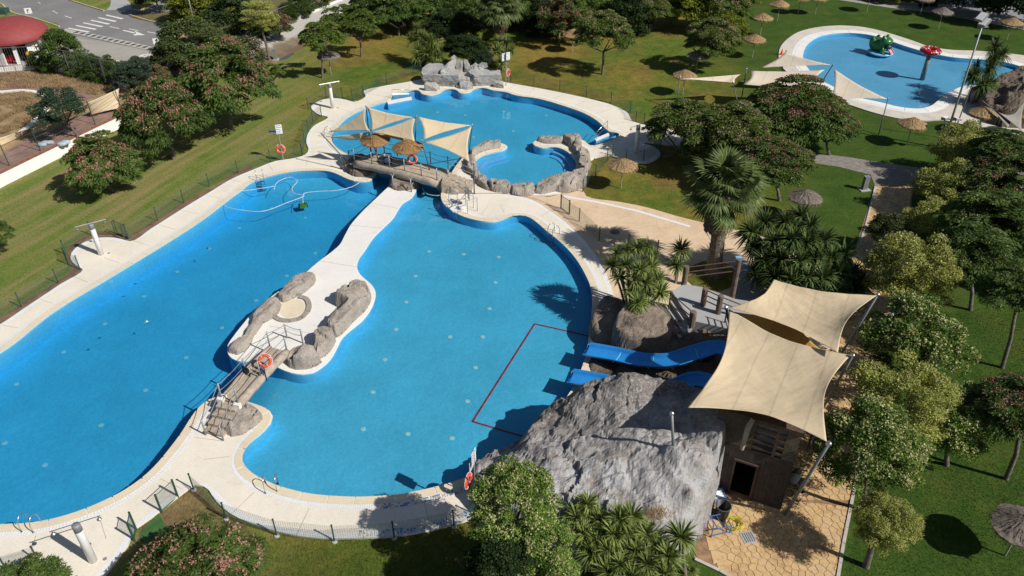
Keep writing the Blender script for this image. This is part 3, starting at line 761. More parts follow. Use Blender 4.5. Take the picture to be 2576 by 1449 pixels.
# coloured tile band at the foot of the deck near the big rock
tb = MB(); tcs = []
band = offset(L_deck, -0.42, sm=3)
cols = [plain('blue_glazed_tile', (0.10, 0.22, 0.62), 0.35), plain('white_glazed_tile', (0.75, 0.78, 0.82), 0.35), plain('yellow_glazed_tile', (0.62, 0.50, 0.16), 0.35)]
tms = [MB(), MB(), MB()]
A0, B0 = G(1190, 1290, .1), G(880, 1350, .1)
for (src, off, keep) in ((L_deck, -0.06, lambda p: B0.x < p.x < A0.x and p.y < 27), (L_main, 0.45, lambda p: G(960, 1249).x < p.x < G(1180, 1200).x and p.y < 27)):
    nn = len(src); loops = [offset(src, off + (-0.11 if off < 0 else 0.09) * r_, sm=3) for r_ in range(4)]
    for i in range(nn):
        if not keep(src[i]): continue
        for r_ in range(3):
            for t in (0.0, 0.33, 0.66):
                p = loops[r_][i].lerp(loops[r_][(i + 1) % nn], t); q = loops[r_ + 1][i].lerp(loops[r_ + 1][(i + 1) % nn], t + 0.28)
                c = (p + q) / 2; d = loops[r_][(i + 1) % nn] - loops[r_][i]
                tms[rng.choice([0, 1, 1, 1, 2])].box((c.x, c.y, 0.125), (0.085, 0.075, 0.012), math.atan2(d.y, d.x))
for t_, c_, nm in zip(tms, cols, ('blue_tiles', 'white_tiles', 'yellow_tiles')): stuff(obj(nm, t_, c_, deck))

# ================================================================== ROCKS
def rockobj(name, foot, ctrl, mat, parent=None, res=0.18, steep=0.5, amp=0.15, crack=0.12, csz=1.2, seed=0, z0=0.05, power=2.0, fine=0.05, wob=0.12, facet=0.35, fsz=0.55, relax=0):
    """cast-rock mass: footprint on the ground, crest points (u, v, height)"""
    lp = ccw(smooth_loop([G(u, v, z0).xy for u, v in foot], 0.35))
    L = np.array([(p.x, p.y) for p in lp]); C = [(G(u, v, h).xy, h) for u, v, h in ctrl]
    cx = np.array([(p.x, p.y) for p, h in C]); ch = np.array([h for p, h in C])
    mn, mx = L.min(0) - res, L.max(0) + res
    nx, ny = int((mx[0] - mn[0]) / res) + 2, int((mx[1] - mn[1]) / res) + 2
    X, Y = np.meshgrid(mn[0] + np.arange(nx) * res, mn[1] + np.arange(ny) * res)
    P = np.stack([X.ravel(), Y.ravel()], 1)
    ins = inside_np(P, lp)
    A, B = L, np.roll(L, -1, 0); D = np.full(len(P), 1e9)
    for a, b in zip(A, B):
        ab = b - a; t = np.clip(((P - a) @ ab) / max(ab @ ab, 1e-9), 0, 1)
        D = np.minimum(D, np.hypot(*(P - a - t[:, None] * ab).T))
    wt = 1 / (np.hypot(P[:, None, 0] - cx[None, :, 0], P[:, None, 1] - cx[None, :, 1]) + 0.08) ** power
    Hh = (wt * ch).sum(1) / wt.sum(1)
    if relax:
        g_ = Hh.reshape(ny, nx)
        for _ in range(relax): q_ = np.pad(g_, 1, mode='edge'); g_ = (q_[:-2, 1:-1] + q_[2:, 1:-1] + q_[1:-1, :-2] + q_[1:-1, 2:] + 2 * g_) / 6
        Hh = g_.ravel()
    e = np.clip(D / steep, 0, 1); Hh = z0 + (Hh - z0) * (1 - (1 - e) ** 2.6)
    m = MB(); off = Vector((seed * 13.7, seed * 5.1, seed * 3.3)); ids = {}
    cell = inside_np(P, lp)
    keep = set()
    for j in range(ny - 1):
        for i in range(nx - 1):
            k = [j * nx + i, j * nx + i + 1, (j + 1) * nx + i + 1, (j + 1) * nx + i]
            if sum(cell[q] for q in k) >= 2:
                f = []
                for q in k:
                    if q not in ids:
                        x, y = P[q]; h = Hh[q] if cell[q] else z0 - 0.1
                        p = Vector((x, y, h)) + off
                        kk = min(1, max(0, (h - z0) / 0.4))
                        n1 = noise.fractal(p * 0.6, 1.0, 2.0, 4)
                        d = noise.voronoi(p / csz)[0]; cr = math.exp(-(d[1] - d[0]) / 0.09)
                        fac = (0.5 - d[0])
                        h2 = h + kk * (amp * n1 + amp * 0.8 * fac - crack * cr + fine * noise.fractal(p * 3.1, 0.9, 2.1, 4))
                        if facet:
                            q2 = Vector((p.x, p.y, seed * 3.3)) / (csz * fsz); q2 += noise.noise_vector(q2 * 1.3) * .25; cc_ = noise.voronoi(q2)[1][0]; gv = noise.noise_vector(cc_ * 5.3 + Vector((3.1, 7.7, 1.3)))
                            h2 += kk * facet * ((gv.x * (q2.x - cc_.x) + gv.y * (q2.y - cc_.y)) * csz * fsz * 1.6 + .25 * gv.z)
                        wx = wob * noise.noise(p * 0.9 + Vector((9, 2, 4))); wy = wob * noise.noise(p * 0.9 + Vector((1, 7, 3)))
                        ids[q] = len(m.v); m.v.append((x + wx, y + wy, max(h2, z0 - 0.1)))
                    f.append(ids[q])
                m.f.append(tuple(f))
    return obj(name, m, mat, parent, smooth=False)

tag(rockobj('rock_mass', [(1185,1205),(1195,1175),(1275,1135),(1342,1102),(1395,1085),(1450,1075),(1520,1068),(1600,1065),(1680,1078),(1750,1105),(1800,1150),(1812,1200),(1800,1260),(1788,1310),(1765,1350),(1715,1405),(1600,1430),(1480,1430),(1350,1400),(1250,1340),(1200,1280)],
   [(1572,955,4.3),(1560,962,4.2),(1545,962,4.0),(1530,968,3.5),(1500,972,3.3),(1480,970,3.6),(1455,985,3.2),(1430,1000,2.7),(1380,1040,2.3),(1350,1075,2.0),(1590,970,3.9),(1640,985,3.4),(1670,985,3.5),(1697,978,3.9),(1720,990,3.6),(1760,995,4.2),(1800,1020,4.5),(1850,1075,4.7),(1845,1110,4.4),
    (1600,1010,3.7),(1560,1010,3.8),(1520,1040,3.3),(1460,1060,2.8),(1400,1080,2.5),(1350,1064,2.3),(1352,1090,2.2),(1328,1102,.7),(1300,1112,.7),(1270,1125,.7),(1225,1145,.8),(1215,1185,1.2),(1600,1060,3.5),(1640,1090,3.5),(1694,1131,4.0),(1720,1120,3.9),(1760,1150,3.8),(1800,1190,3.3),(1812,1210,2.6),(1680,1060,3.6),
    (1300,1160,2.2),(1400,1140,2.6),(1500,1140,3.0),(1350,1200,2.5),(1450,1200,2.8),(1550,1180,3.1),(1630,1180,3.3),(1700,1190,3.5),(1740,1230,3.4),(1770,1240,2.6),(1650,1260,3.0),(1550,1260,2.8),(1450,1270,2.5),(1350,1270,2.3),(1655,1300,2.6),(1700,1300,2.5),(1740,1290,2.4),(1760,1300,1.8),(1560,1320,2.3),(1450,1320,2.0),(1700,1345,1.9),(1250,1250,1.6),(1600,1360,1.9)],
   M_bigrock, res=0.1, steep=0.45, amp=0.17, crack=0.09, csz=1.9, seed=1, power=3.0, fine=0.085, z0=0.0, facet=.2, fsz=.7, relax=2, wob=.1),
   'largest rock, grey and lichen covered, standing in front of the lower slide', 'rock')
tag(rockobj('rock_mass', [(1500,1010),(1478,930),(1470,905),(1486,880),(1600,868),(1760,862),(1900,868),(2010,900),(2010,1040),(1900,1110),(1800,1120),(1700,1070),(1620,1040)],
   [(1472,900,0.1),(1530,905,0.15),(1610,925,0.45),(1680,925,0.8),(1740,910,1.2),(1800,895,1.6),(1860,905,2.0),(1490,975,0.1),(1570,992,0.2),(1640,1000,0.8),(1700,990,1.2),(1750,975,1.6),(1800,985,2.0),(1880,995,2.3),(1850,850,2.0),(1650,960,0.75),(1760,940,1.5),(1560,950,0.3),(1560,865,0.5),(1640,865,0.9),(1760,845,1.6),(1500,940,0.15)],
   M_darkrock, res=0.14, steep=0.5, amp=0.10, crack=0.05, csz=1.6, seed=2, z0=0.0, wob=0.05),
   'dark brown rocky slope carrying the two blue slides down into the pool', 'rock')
tag(rockobj('boulder', [(1487,855),(1490,800),(1520,765),(1580,790),(1600,850),(1590,880),(1530,880)],
   [(1515,790,1.0),(1500,830,0.9),(1540,800,1.2),(1560,840,0.8)], M_boulder, res=0.1, steep=0.35, amp=0.12, crack=0.04, seed=3, facet=.15),
   'low brown boulder at the pool edge under the yucca, left of the big round boulder', 'boulder')
tag(rockobj('boulder', [(1545,900),(1535,860),(1555,830),(1620,815),(1680,835),(1695,870),(1670,905),(1610,915)],
   [(1570,790,2.0),(1620,775,2.2),(1670,800,1.9),(1560,820,1.7),(1620,830,1.9),(1600,800,2.2),(1680,820,1.5)], M_boulder, res=0.08, steep=0.4, amp=0.12, crack=0.03, csz=1.8, seed=4, fine=0.05, facet=.12),
   'big round brown boulder between the yucca clump and the upper blue slide', 'boulder')
tag(rockobj('boulder', [(1675,880),(1690,850),(1712,845),(1722,868),(1700,885)], [(1700,812,1.5),(1708,822,1.3)], M_boulder, res=0.08, steep=0.2, amp=0.08, crack=0.02, seed=5),
   'small pointed stone wedged right of the big round boulder', 'boulder')
# waterfall rocks
wf = thing('waterfall_rock', 'blue-grey stepped artificial waterfall rock at the far edge of the upper basin', 'rock', (0, 0, 0))
def crag(name, top, thick, par, mat, inset=.78, zb=0.05, seed=0, amp=.05, mid=1.03):
    T_ = [G(*t) for t in top]; c = sum(T_, Vector()) / len(T_); bm = bmesh.new(); P = list(T_)
    if thick: P += [Vector((c.x + (p.x - c.x) * mid, c.y + (p.y - c.y) * mid, max(zb, p.z - thick))) for p in T_]
    P += [Vector((c.x + (p.x - c.x) * inset, c.y + (p.y - c.y) * inset, zb)) for p in T_]
    for p in P: bm.verts.new(p)
    r = bmesh.ops.convex_hull(bm, input=bm.verts)
    bmesh.ops.delete(bm, geom=[v for v in bm.verts if not v.link_faces], context='VERTS')
    bmesh.ops.triangulate(bm, faces=bm.faces[:])
    for _ in range(3):
        bmesh.ops.subdivide_edges(bm, edges=[e for e in bm.edges if e.calc_length() > .22], cuts=1)
        bmesh.ops.triangulate(bm, faces=bm.faces[:])
    bm.normal_update(); off = Vector((seed * 3.1, seed * 7.7, 1.3))
    for v in bm.verts:
        q = v.co * 1.6 + off; d = noise.voronoi(q * 1.1)[0]
        v.co += v.normal * (amp * noise.fractal(q, .9, 2.1, 5) - amp * .9 * math.exp(-(d[1] - d[0]) / .06))
    me = bpy.data.meshes.new(name); bm.to_mesh(me); bm.free(); me.materials.append(mat); return put(name, me, par)
for k, (tp__, th_, ins_) in enumerate([
    ([(1059,180,1.3),(1063,170,1.45),(1079,159,1.6),(1109,159,1.6),(1154,170,1.55),(1157,183,1.45),(1153,190,1.35),(1130,189,1.3),(1102,190,1.25),(1064,189,1.2)], .5, .8),
    ([(1178,180,1.5),(1184,173,1.6),(1228,174,1.5),(1258,177,1.35),(1261,187,1.25),(1222,189,1.2),(1193,190,1.25),(1172,186,1.2)], .5, .8),
    ([(1066,210,.85),(1072,205,.9),(1095,206,.9),(1106,216,.5),(1098,224,.35),(1070,222,.4)], .2, 1.0),
    ([(1156,204,.8),(1165,202,.85),(1186,205,.8),(1190,214,.5),(1176,220,.35),(1158,217,.4)], .2, 1.0),
    ([(1244,206,.7),(1250,202,.75),(1266,204,.7),(1267,214,.45),(1250,216,.3)], .2, 1.05),
    ([(1108,180,1.6),(1114,168,1.9),(1136,150,2.4),(1146,146,2.5),(1150,152,2.3),(1132,170,1.8),(1118,182,1.5)], .0, .95),
    ([(1134,143,2.6),(1142,137,2.75),(1149,141,2.65),(1148,149,2.4),(1136,149,2.4)], .0, .9),
    ([(1145,158,2.1),(1152,147,2.5),(1163,148,2.5),(1164,158,2.0),(1158,176,1.5),(1148,175,1.5)], .0, .95),
    ([(1166,160,2.0),(1167,150,2.35),(1176,149,2.4),(1184,165,1.8),(1186,176,1.5),(1170,172,1.6)], .0, .95),
    ([(1184,165,1.7),(1196,157,2.0),(1202,163,1.8),(1222,172,1.5),(1215,180,1.4),(1190,178,1.4)], .0, .95),
    ([(1150,186,1.1),(1153,176,1.3),(1182,176,1.3),(1186,188,1.1),(1180,200,.8),(1156,200,.8)], .0, 1.1),
    ([(1204,161,2.0),(1212,156,2.2),(1226,158,2.1),(1228,170,1.6),(1212,170,1.6)], .0, .95)]):
    crag('boulder', tp__, th_, wf, M_rockblue, ins_, seed=k)
# rock ring round the spa basin
rg = thing('rock_border', 'ring of pale cast rocks with spout holes round the small round bay', 'rock', (0, 0, 0))
RING = [([(1185,402),(1182,392),(1195,378),(1225,364),(1262,364),(1262,372),(1235,378),(1205,388)], [(1198,375,0.6),(1225,360,0.65),(1250,358,0.5)]),
 ([(1350,358),(1352,350),(1375,349),(1415,350),(1420,358),(1398,364),(1366,362)], [(1362,350,0.4),(1385,350,0.45),(1408,348,0.5)]),
 ([(1412,354),(1430,350),(1458,352),(1465,368),(1462,385),(1450,392),(1438,378),(1424,366)], [(1430,348,0.75),(1450,350,0.9),(1455,372,0.7),(1440,362,0.5)]),
 ([(1452,392),(1468,388),(1482,400),(1483,425),(1470,440),(1453,432),(1455,412)], [(1462,388,0.8),(1474,402,0.7),(1465,420,0.6)]),
 ([(1448,440),(1468,434),(1476,448),(1470,470),(1448,476),(1430,462),(1432,446)], [(1440,435,0.9),(1462,445,0.6),(1455,462,0.4)]),
 ([(1398,462),(1424,450),(1440,456),(1450,478),(1420,486),(1395,482),(1385,474)], [(1405,446,0.9),(1428,447,1.0),(1430,465,0.8),(1405,468,0.5)]),
 ([(1345,488),(1350,474),(1375,464),(1402,456),(1412,470),(1395,484),(1365,491)], [(1365,462,0.8),(1392,448,0.9),(1385,470,0.6),(1360,478,0.4)]),
 ([(1286,489),(1286,474),(1310,470),(1345,474),(1346,490),(1315,493)], [(1295,472,0.6),(1320,468,0.65),(1338,474,0.5)]),
 ([(1235,482),(1232,466),(1255,464),(1284,472),(1286,488),(1260,487)], [(1240,462,0.6),(1262,457,0.8),(1275,470,0.6)]),
 ([(1192,455),(1196,430),(1210,442),(1232,466),(1234,482),(1210,474)], [(1202,440,0.5),(1215,452,0.6),(1228,466,0.5)]),
 ([(1172,428),(1182,402),(1192,405),(1196,425),(1192,448),(1180,440)], [(1184,405,0.8),(1190,425,0.6)])]
hole = MB(); 
for k, (ft, ct) in enumerate(RING):
    rockobj('boulder', ft, ct, M_rock, rg, res=0.09, steep=0.2, amp=0.08, crack=0.05, csz=1.3, seed=40 + k, facet=.3, fsz=.8)
for k, (u, v, z) in enumerate([(1245,460,.72),(1318,469,.62),(1396,449,.85),(1437,441,.8),(1468,393,.75),(1459,412,.7)]):
    mm = MB(); mm.sphere((0, 0, 0), 0.14, 10, 6, (1, 0.7, 0.7)); obj('spout_hole', mm, M_black, rg, loc=G(u, v, z))
# rocks on the island
for k, (ft, ct, lb) in enumerate([
  ([(572,888),(583,872),(608,852),(640,838),(634,862),(618,882),(598,894)], [(592,868,0.5),(612,850,0.5),(602,880,0.4)], 'tapering pale rock at the left tip of the island'),
  ([(628,822),(650,790),(680,765),(704,760),(706,778),(690,800),(662,815),(645,842),(615,862)], [(665,778,0.7),(690,764,0.75),(680,785,0.6),(640,815,0.5),(625,838,0.45)], 'long pale rock along the left shore of the island, left of the stone ring'),
  ([(700,758),(720,725),(745,704),(792,694),(795,708),(775,730),(745,748),(715,762)], [(760,690,0.6),(785,690,0.6),(740,712,0.7),(725,735,0.6)], 'pale wedge shaped rock above the stone ring on the left shore of the island'),
  ([(845,772),(862,748),(905,730),(928,736),(930,765),(905,795),(870,830),(848,850),(822,836),(835,815),(862,790),(872,782),(860,776)],
   [(870,735,1.1),(905,712,1.2),(922,722,1.0),(918,750,0.9),(870,775,0.95),(845,808,0.9),(880,790,0.9),(840,830,0.8)], 'longest island rock, curved and hook ended, on the right shore of the island'),
  ([(790,880),(790,858),(820,842),(846,850),(838,872),(820,895),(800,905),(785,892)], [(792,828,1.1),(815,836,1.0),(812,862,0.8),(802,880,0.6)], 'angular rock between the curved rock and the rounded rock at the island end'),
  ([(720,918),(735,896),(770,888),(800,900),(810,912),(780,928),(745,930)], [(755,868,1.1),(780,870,1.1),(762,890,0.9),(790,895,0.7),(740,898,0.6)], 'rounded pale boulder beside the island end of the wooden bridge')]):
    tag(rockobj('island_rock', ft, ct, M_rock, res=0.07, steep=0.24, amp=0.07, facet=.25, fsz=.9, crack=0.05, csz=1.3, seed=60 + k, z0=0.1, fine=0.03, wob=0.06), lb, 'rock', 'rocks on the island')
# ring of kerb stones on the island
rs = thing('stone_ring', 'open ring of grey kerb stones on the white island floor', 'stone ring', (0, 0, 0))
rc = smooth_loop([G(u, v, .1).xy for u, v in ((752,748),(768,752),(778,768),(772,788),(755,802),(730,808),(705,806),(688,795))], 0.1, False)
cum = 0; st = 0
for i in range(1, len(rc)):
    cum += (rc[i] - rc[i - 1]).length
    if cum > 0.62 or i == len(rc) - 1:
        seg = rc[st:i + 1]; a = offset(seg, -0.15, False, 0); b = offset(seg, 0.15, False, 0)
        a[0] = a[0].lerp(a[-1], .03); b[0] = b[0].lerp(b[-1], .03)
        pl = a + b[::-1]; mm = MB(); mm.prism([(p.x, p.y) for p in pl] if area(pl) > 0 else [(p.x, p.y) for p in pl[::-1]], 0.1, 0.2); obj('kerb_stone', mm, M_rock, rs); st = i; cum = 0
m = region([GL([(705,790),(700,770),(722,755),(750,752),(766,765),(764,783),(745,797),(722,800)], 0.1)], [], 0.104); obj('sand_disc', m, M_cope, rs)

# ================================================================== SLIDES
def slide(name, path, label, wdt=1.05):
    pts = [G(u, v, z) for u, v, z in path]
    P3 = [Vector(p) for p in pts]; fl = smooth_loop([p.xy for p in P3], 0.25, False)
    # heights interpolated along the run
    cl = [0]; 
    for a, b in zip(P3, P3[1:]): cl.append(cl[-1] + (b.xy - a.xy).length)
    cf = [0]
    for a, b in zip(fl, fl[1:]): cf.append(cf[-1] + (b - a).length)
    zz = np.interp([c / cf[-1] * cl[-1] for c in cf], cl, [p.z for p in P3])
    prof = []
    for k in range(13):
        a = math.pi * k / 12; x = -math.cos(a) * wdt / 2; z = 0.34 * (1 - math.sin(a) ** 0.8); prof.append((x, z))
    prof = [(-wdt / 2 - .07, 0.30), (-wdt / 2 - .06, 0.36)] + prof + [(wdt / 2 + .06, 0.36), (wdt / 2 + .07, 0.30)]
    under = [(x * 0.97, z - 0.035) for x, z in prof[2:-2]]
    full = prof + under[::-1]
    t = thing(name, label, 'water slide', (0, 0, 0), 0, 'blue slides')
    m = MB(); n = len(full)
    for i, p in enumerate(fl):
        d = (fl[min(i + 1, len(fl) - 1)] - fl[max(i - 1, 0)]).normalized(); nn = Vector((-d.y, d.x))
        for x, z in full:
            q = p + nn * x; m.v.append((q.x, q.y, zz[i] + z))
    for i in range(len(fl) - 1):
        for j in range(n):
            m.f.append((i * n + j, (i + 1) * n + j, (i + 1) * n + (j + 1) % n, i * n + (j + 1) % n))
    m.f.append(tuple(range(n))); m.f.append(tuple(range((len(fl) - 1) * n, len(fl) * n))[::-1])
    obj('chute', m, M_slide, t, True)
    for kk in range(1, 5):
        i = int(len(fl) * kk / 5); p = fl[i]; d = (fl[min(i + 1, len(fl) - 1)] - fl[i - 1]).normalized(); nn = Vector((-d.y, d.x)); mm = MB()
        ring = [(x * 1.03, z + .012) for x, z in prof[2:-2]]; ring2 = [(x * 1.03, z - .06) for x, z in prof[2:-2]]
        for s_ in (-.035, .035):
            for x, z in ring + ring2[::-1]: q = p + nn * x + d * s_; mm.v.append((q.x, q.y, zz[i] + z))
        kx = len(ring) * 2
        mm.f = [(j, (j + 1) % kx, kx + (j + 1) % kx, kx + j) for j in range(kx)]; obj('joint_band', mm, M_wtile, t)
    for k in (2, len(fl) // 2):
        s = MB(); p = fl[k]; s.tube([(p.x, p.y, -0.9 if k == 2 else zz[k] - 1.2), (p.x, p.y, zz[k] - 0.02)], 0.06); obj('support_leg', s, M_galv, t)
    return t
slide('water_slide', [(1472,888,0.35),(1530,898,0.55),(1610,915,0.9),(1680,917,1.35),(1740,900,1.8),(1800,885,2.2),(1860,898,2.6),(1950,905,3.0)], 'upper of two blue water slides, its sunlit mouth between boulder and slope')
slide('water_slide', [(1432,956,0.35),(1490,966,0.55),(1570,985,0.9),(1640,992,1.3),(1700,982,1.8),(1750,965,2.2),(1800,978,2.6),(1880,990,3.0)], 'lower of two blue water slides, half hidden by the largest grey rock')

# ================================================================== TOWER BUILDING AND DECK
f0, f1 = G(1820, 1236), G(1963, 1284)
ax = (f1 - f0).normalized(); bx = Vector((-ax.y, ax.x, 0))       # bx points away from the camera side
if bx.y < 0: bx = -bx
def T(a, b, z): p = f0 + ax * a + bx * b; return Vector((p.x, p.y, z))
WL = (f1 - f0).length; WD = 5.2; ang = math.atan2(ax.y, ax.x)
tw = thing('slide_tower', 'dark two storey slide tower with open doorway and slatted upper opening', 'building', (0, 0, 0))
def wbox(name, a0, a1, b0, b1, z0, z1, mat, par=tw):
    m = MB(); c = T((a0 + a1) / 2, (b0 + b1) / 2, (z0 + z1) / 2); m.box(c, (a1 - a0, b1 - b0, z1 - z0), ang); return obj(name, m, mat, par)
da, db = 0.25, 1.15
wbox('wall', -0.9, da, 0, .18, 0, 2.2, M_darkwall); wbox('wall', db, WL, 0, .18, 0, 2.2, M_darkwall)
wbox('wall', -0.9, WL, 0, .18, 2.2, 3.1, M_darkwall)
wbox('wall', -0.9, 0.75, 0, .18, 3.1, 4.75, M_darkrock); wbox('wall', WL - .55, WL, 0, .18, 3.1, 4.75, M_darkrock)
wbox('wall', WL - .18, WL, .18, WD, 0, 4.75, M_darkwall); wbox('wall', -0.9, WL - .18, WD - .18, WD, 0, 3.0, M_darkwall)
wbox('wall', -0.9, -0.72, .18, WD - .18, 0, 3.0, M_darkwall)
wbox('door_frame', da - .08, da, -.06, -.002, 0, 2.2, M_wood); wbox('door_frame', db, db + .08, -.06, -.002, 0, 2.2, M_wood); wbox('door_frame', da - .08, db + .08, -.065, -.005, 2.2, 2.3, M_wood)
wbox('room_floor', -0.7, WL - .2, .2, WD - .2, 0.0, 0.05, M_void)
wbox('deck_floor', -0.72, WL - .18, .18, WD - .18, 2.95, 3.08, M_grey)
wbox('roof_slab', -0.9, WL + .05, -.05, 1.6, 4.75, 4.95, M_wood)
for k in range(4): wbox('slat', 0.75, WL - .55, -.02, .04, 3.22 + k * .38, 3.36 + k * .38, M_wood)
wbox('mullion', 1.62, 1.74, -.05, .02, 3.1, 4.75, M_wood)
wbox('back_panel', 0.8, WL - .6, 0.6, .64, 3.1, 4.7, plain('pale_grey_panel', (0.45, 0.45, 0.47), 0.7))
for k in range(16):
    a = -0.8 + k * 0.36
    if a > WL - .1: break
    if da - .1 < a < db + .1: continue
    wbox('timber_strip', a, a + .05, -.03, -.001, 0, 2.6, M_wood)
m = MB(); m.tube([T(0.55, -.1, 4.95), T(.45, -.3, 4.6), T(.42, -.32, 3.9), T(.4, -.34, 3.3)], [0.1, 0.13, 0.11, 0.09]); obj('cast_branch', m, M_logc, tw)
dk = thing('slide_deck', 'pale raised concrete deck at the top of the slides with brown rails on log pillars', 'deck', (0, 0, 0))
DZ = 2.0
lp = GL([(1690,732),(1722,714),(1765,722),(1850,752),(1960,770),(1990,900),(1900,880),(1838,828),(1766,812),(1738,806)], DZ, 0.5, False)
m = region([lp], [], DZ); skirt(m, lp, -0.1, DZ); obj('deck_slab', m, M_grey, dk)
def pillar(u, v, zb, vt, par, r=0.17):
    g = G(u, v, zb); h = HT(u, v, vt, zb); m = MB(); m.lathe([(r, zb - .3), (r * 1.02, h - .1), (r * .9, h - .02), (r * .5, h)], (g.x, g.y, 0), 10); obj('log_pillar', m, M_pillar, par); return Vector((g.x, g.y, h))
pA = pillar(1721, 713, DZ, 672, dk); pB = pillar(1768, 768, DZ, 728, dk); pC = pillar(1741, 808, DZ, 786, dk, .2); pD = pillar(1841, 752, 0.9, 656, dk, .16); pE = pillar(1806, 788, DZ, 746, dk)
pF = Vector(G(1688, 734, DZ + .9)); pG = Vector(G(1846, 826, DZ + 1.0)); pH = Vector(G(1830, 775, DZ + 1.0)); pI = Vector(G(1870, 765, DZ + .9))
for a, b in ((pA, pD), (pB, pE), (pF, pC), (pE, pI), (pH, pG)):
    for dz in (0.1, 0.45, 0.8): m = MB(); m.tube([a - Vector((0, 0, dz)), b - Vector((0, 0, dz))], 0.035, 6); obj('rail', m, M_wood, dk)
for p in (pF, pG, pH): m = MB(); m.tube([p, p - Vector((0, 0, 1.2))], 0.045, 6); obj('rail_post', m, M_wood, dk)
st = thing('entrance_steps', 'shaded concrete steps descending beside the round boulder from the raised deck', 'steps')
a, b = G(1694, 740, DZ), G(1745, 812, DZ); outw = G(1640, 800, 0) - G(1700, 770, 0); outw.z = 0; outw.normalize()
for k in range(7):
    m = MB(); c = (a + b) / 2 + outw * (0.16 + k * .3); c.z = (DZ - .25 - k * .25) / 2; m.box(c, ((b - a).length * .9, .3, DZ - .25 - k * .25), math.atan2((b - a).y, (b - a).x)); obj('step', m, M_grey, st)
# lawn disc and walk round the palm
sheet('palm_lawn', [(1722,690),(1745,668),(1790,656),(1835,668),(1850,695),(1838,724),(1790,735),(1745,722)], 0.06, M_lawn)
sheet('palm_walk', [(1830,660),(1870,655),(1905,680),(1925,730),(1930,770),(1880,780),(1850,762),(1850,720),(1852,690)], 0.045, M_grey)

# ================================================================== SHADE SAILS
def sail(name, cs, mat, label, parent=None, pull=0.16, sag=0.25, group=None, n=16, wrinkle=0):
    P = [G(*c) for c in cs]; C = sum(P, Vector()) / len(P); size_ = (P[0] - P[2]).length; m = MB(); idx = {}
    if len(P) == 3:
        for i in range(n + 1):
            for j in range(n + 1 - i):
                a, b = i / n, j / n; c = 1 - a - b
                p = P[0] * a + P[1] * b + P[2] * c
                k = pull * 4 * (a * b * (1 - c) ** 2 + b * c * (1 - a) ** 2 + c * a * (1 - b) ** 2)
                p = p.lerp(C, min(k, .9)); p.z -= sag * 27 * a * b * c
                p.z += 0.02 * noise.noise(p * 1.3)
                idx[(i, j)] = len(m.v); m.v.append(tuple(p))
        for i in range(n):
            for j in range(n - i):
                m.f.append((idx[i, j], idx[i + 1, j], idx[i, j + 1]))
                if i + j < n - 1: m.f.append((idx[i + 1, j], idx[i + 1, j + 1], idx[i, j + 1]))
    else:
        for i in range(n + 1):
            for j in range(n + 1):
                s_, t_ = i / n, j / n
                p = P[0] * (1 - s_) * (1 - t_) + P[1] * s_ * (1 - t_) + P[2] * s_ * t_ + P[3] * (1 - s_) * t_
                k = pull * (4 * s_ * (1 - s_) * (2 * t_ - 1) ** 2 + 4 * t_ * (1 - t_) * (2 * s_ - 1) ** 2)
                p = p.lerp(C, min(k, .9)); p.z -= sag * 16 * s_ * (1 - s_) * t_ * (1 - t_)
                p.z += 0.03 * noise.noise(p * 1.1)
                if wrinkle:
                    for q_ in P:
                        dd = (p - q_).xy; dl = dd.length / size_; p.z += wrinkle * math.exp(-dl * 3.2) * min(1, dl * 12) * (math.sin(math.atan2(dd.y, dd.x) * 27 + 5 * noise.noise(p * .5)) + .6 * math.sin(math.atan2(dd.y, dd.x) * 61 + 4 * noise.noise(p * .7))) * (.4 + noise.noise(q_ * 3.7 + dd.to_3d() * .3)) * dl * 6
                idx[(i, j)] = len(m.v); m.v.append(tuple(p))
        for i in range(n):
            for j in range(n): m.f.append((idx[i, j], idx[i + 1, j], idx[i + 1, j + 1], idx[i, j + 1]))
    if sum((Vector(m.v[f[1]]) - Vector(m.v[f[0]])).cross(Vector(m.v[f[2]]) - Vector(m.v[f[0]])).z for f in m.f) < 0: m.f = [f[::-1] for f in m.f]
    o = obj(name, m, mat, parent, True); md_ = o.modifiers.new('thickness', 'SOLIDIFY'); md_.thickness = 0.012
    if label: tag(o, label, 'shade sail', group)
    return o
def pole(base, top, label, r=0.055, mat=None, name='sail_pole', cat='pole', group='sail poles'):
    a = G(*base); b = G(*top); o = thing(name, label, cat, a, 0, group); d = b - a
    m = MB(); m.tube([(0, 0, 0), d], [r, r * .85], 10); obj('post', m, mat or M_dgrey, o, True)
    m = MB(); m.lathe([(r * 2.4, 0), (r * 2.4, .02), (0.0, .03)], n=12); obj('base_plate', m, M_galv, o)
    m = MB(); m.sphere(d, r * 1.5, 8, 6); obj('cap', m, M_steel, o)
    return b
def cable(a, b, label=None):
    pass
sail('shade_sail', [(1730,1025,6.0),(1834,777,5.2),(2140,893,6.0),(2080,1110,6.2)], M_sail, 'largest beige sail, four cornered, over the slide tower', pull=0.20, sag=0.35, group='big sails over the slide tower', n=72, wrinkle=.011)
sail('shade_sail', [(1834,774,5.4),(1946,703,6.2),(2206,743,6.4),(2108,887,6.3)], M_sail, 'wrinkled beige sail behind the largest one, peaking at the tall leaning pole', pull=0.19, sag=0.5, group='big sails over the slide tower', n=72, wrinkle=.011)
sail('shade_sail', [(1838,782,4.9),(1990,800,5.2),(2070,885,5.2),(1960,885,4.6)], M_sailshade, 'strip of sail coloured as if shaded, showing between the two big beige sails', pull=0.08, sag=0.1, group='big sails over the slide tower')  # added third sail, its ochre holds the shade of the sail above
pole((2095,925,0), (2208,741,6.4), 'leaning steel pole at the right corner of the wrinkled beige sail', .07, M_galv)
pole((2068,1030,0), (2145,894,6.1), 'leaning steel pole between the two big sails beside the cream privets', .07, M_galv)
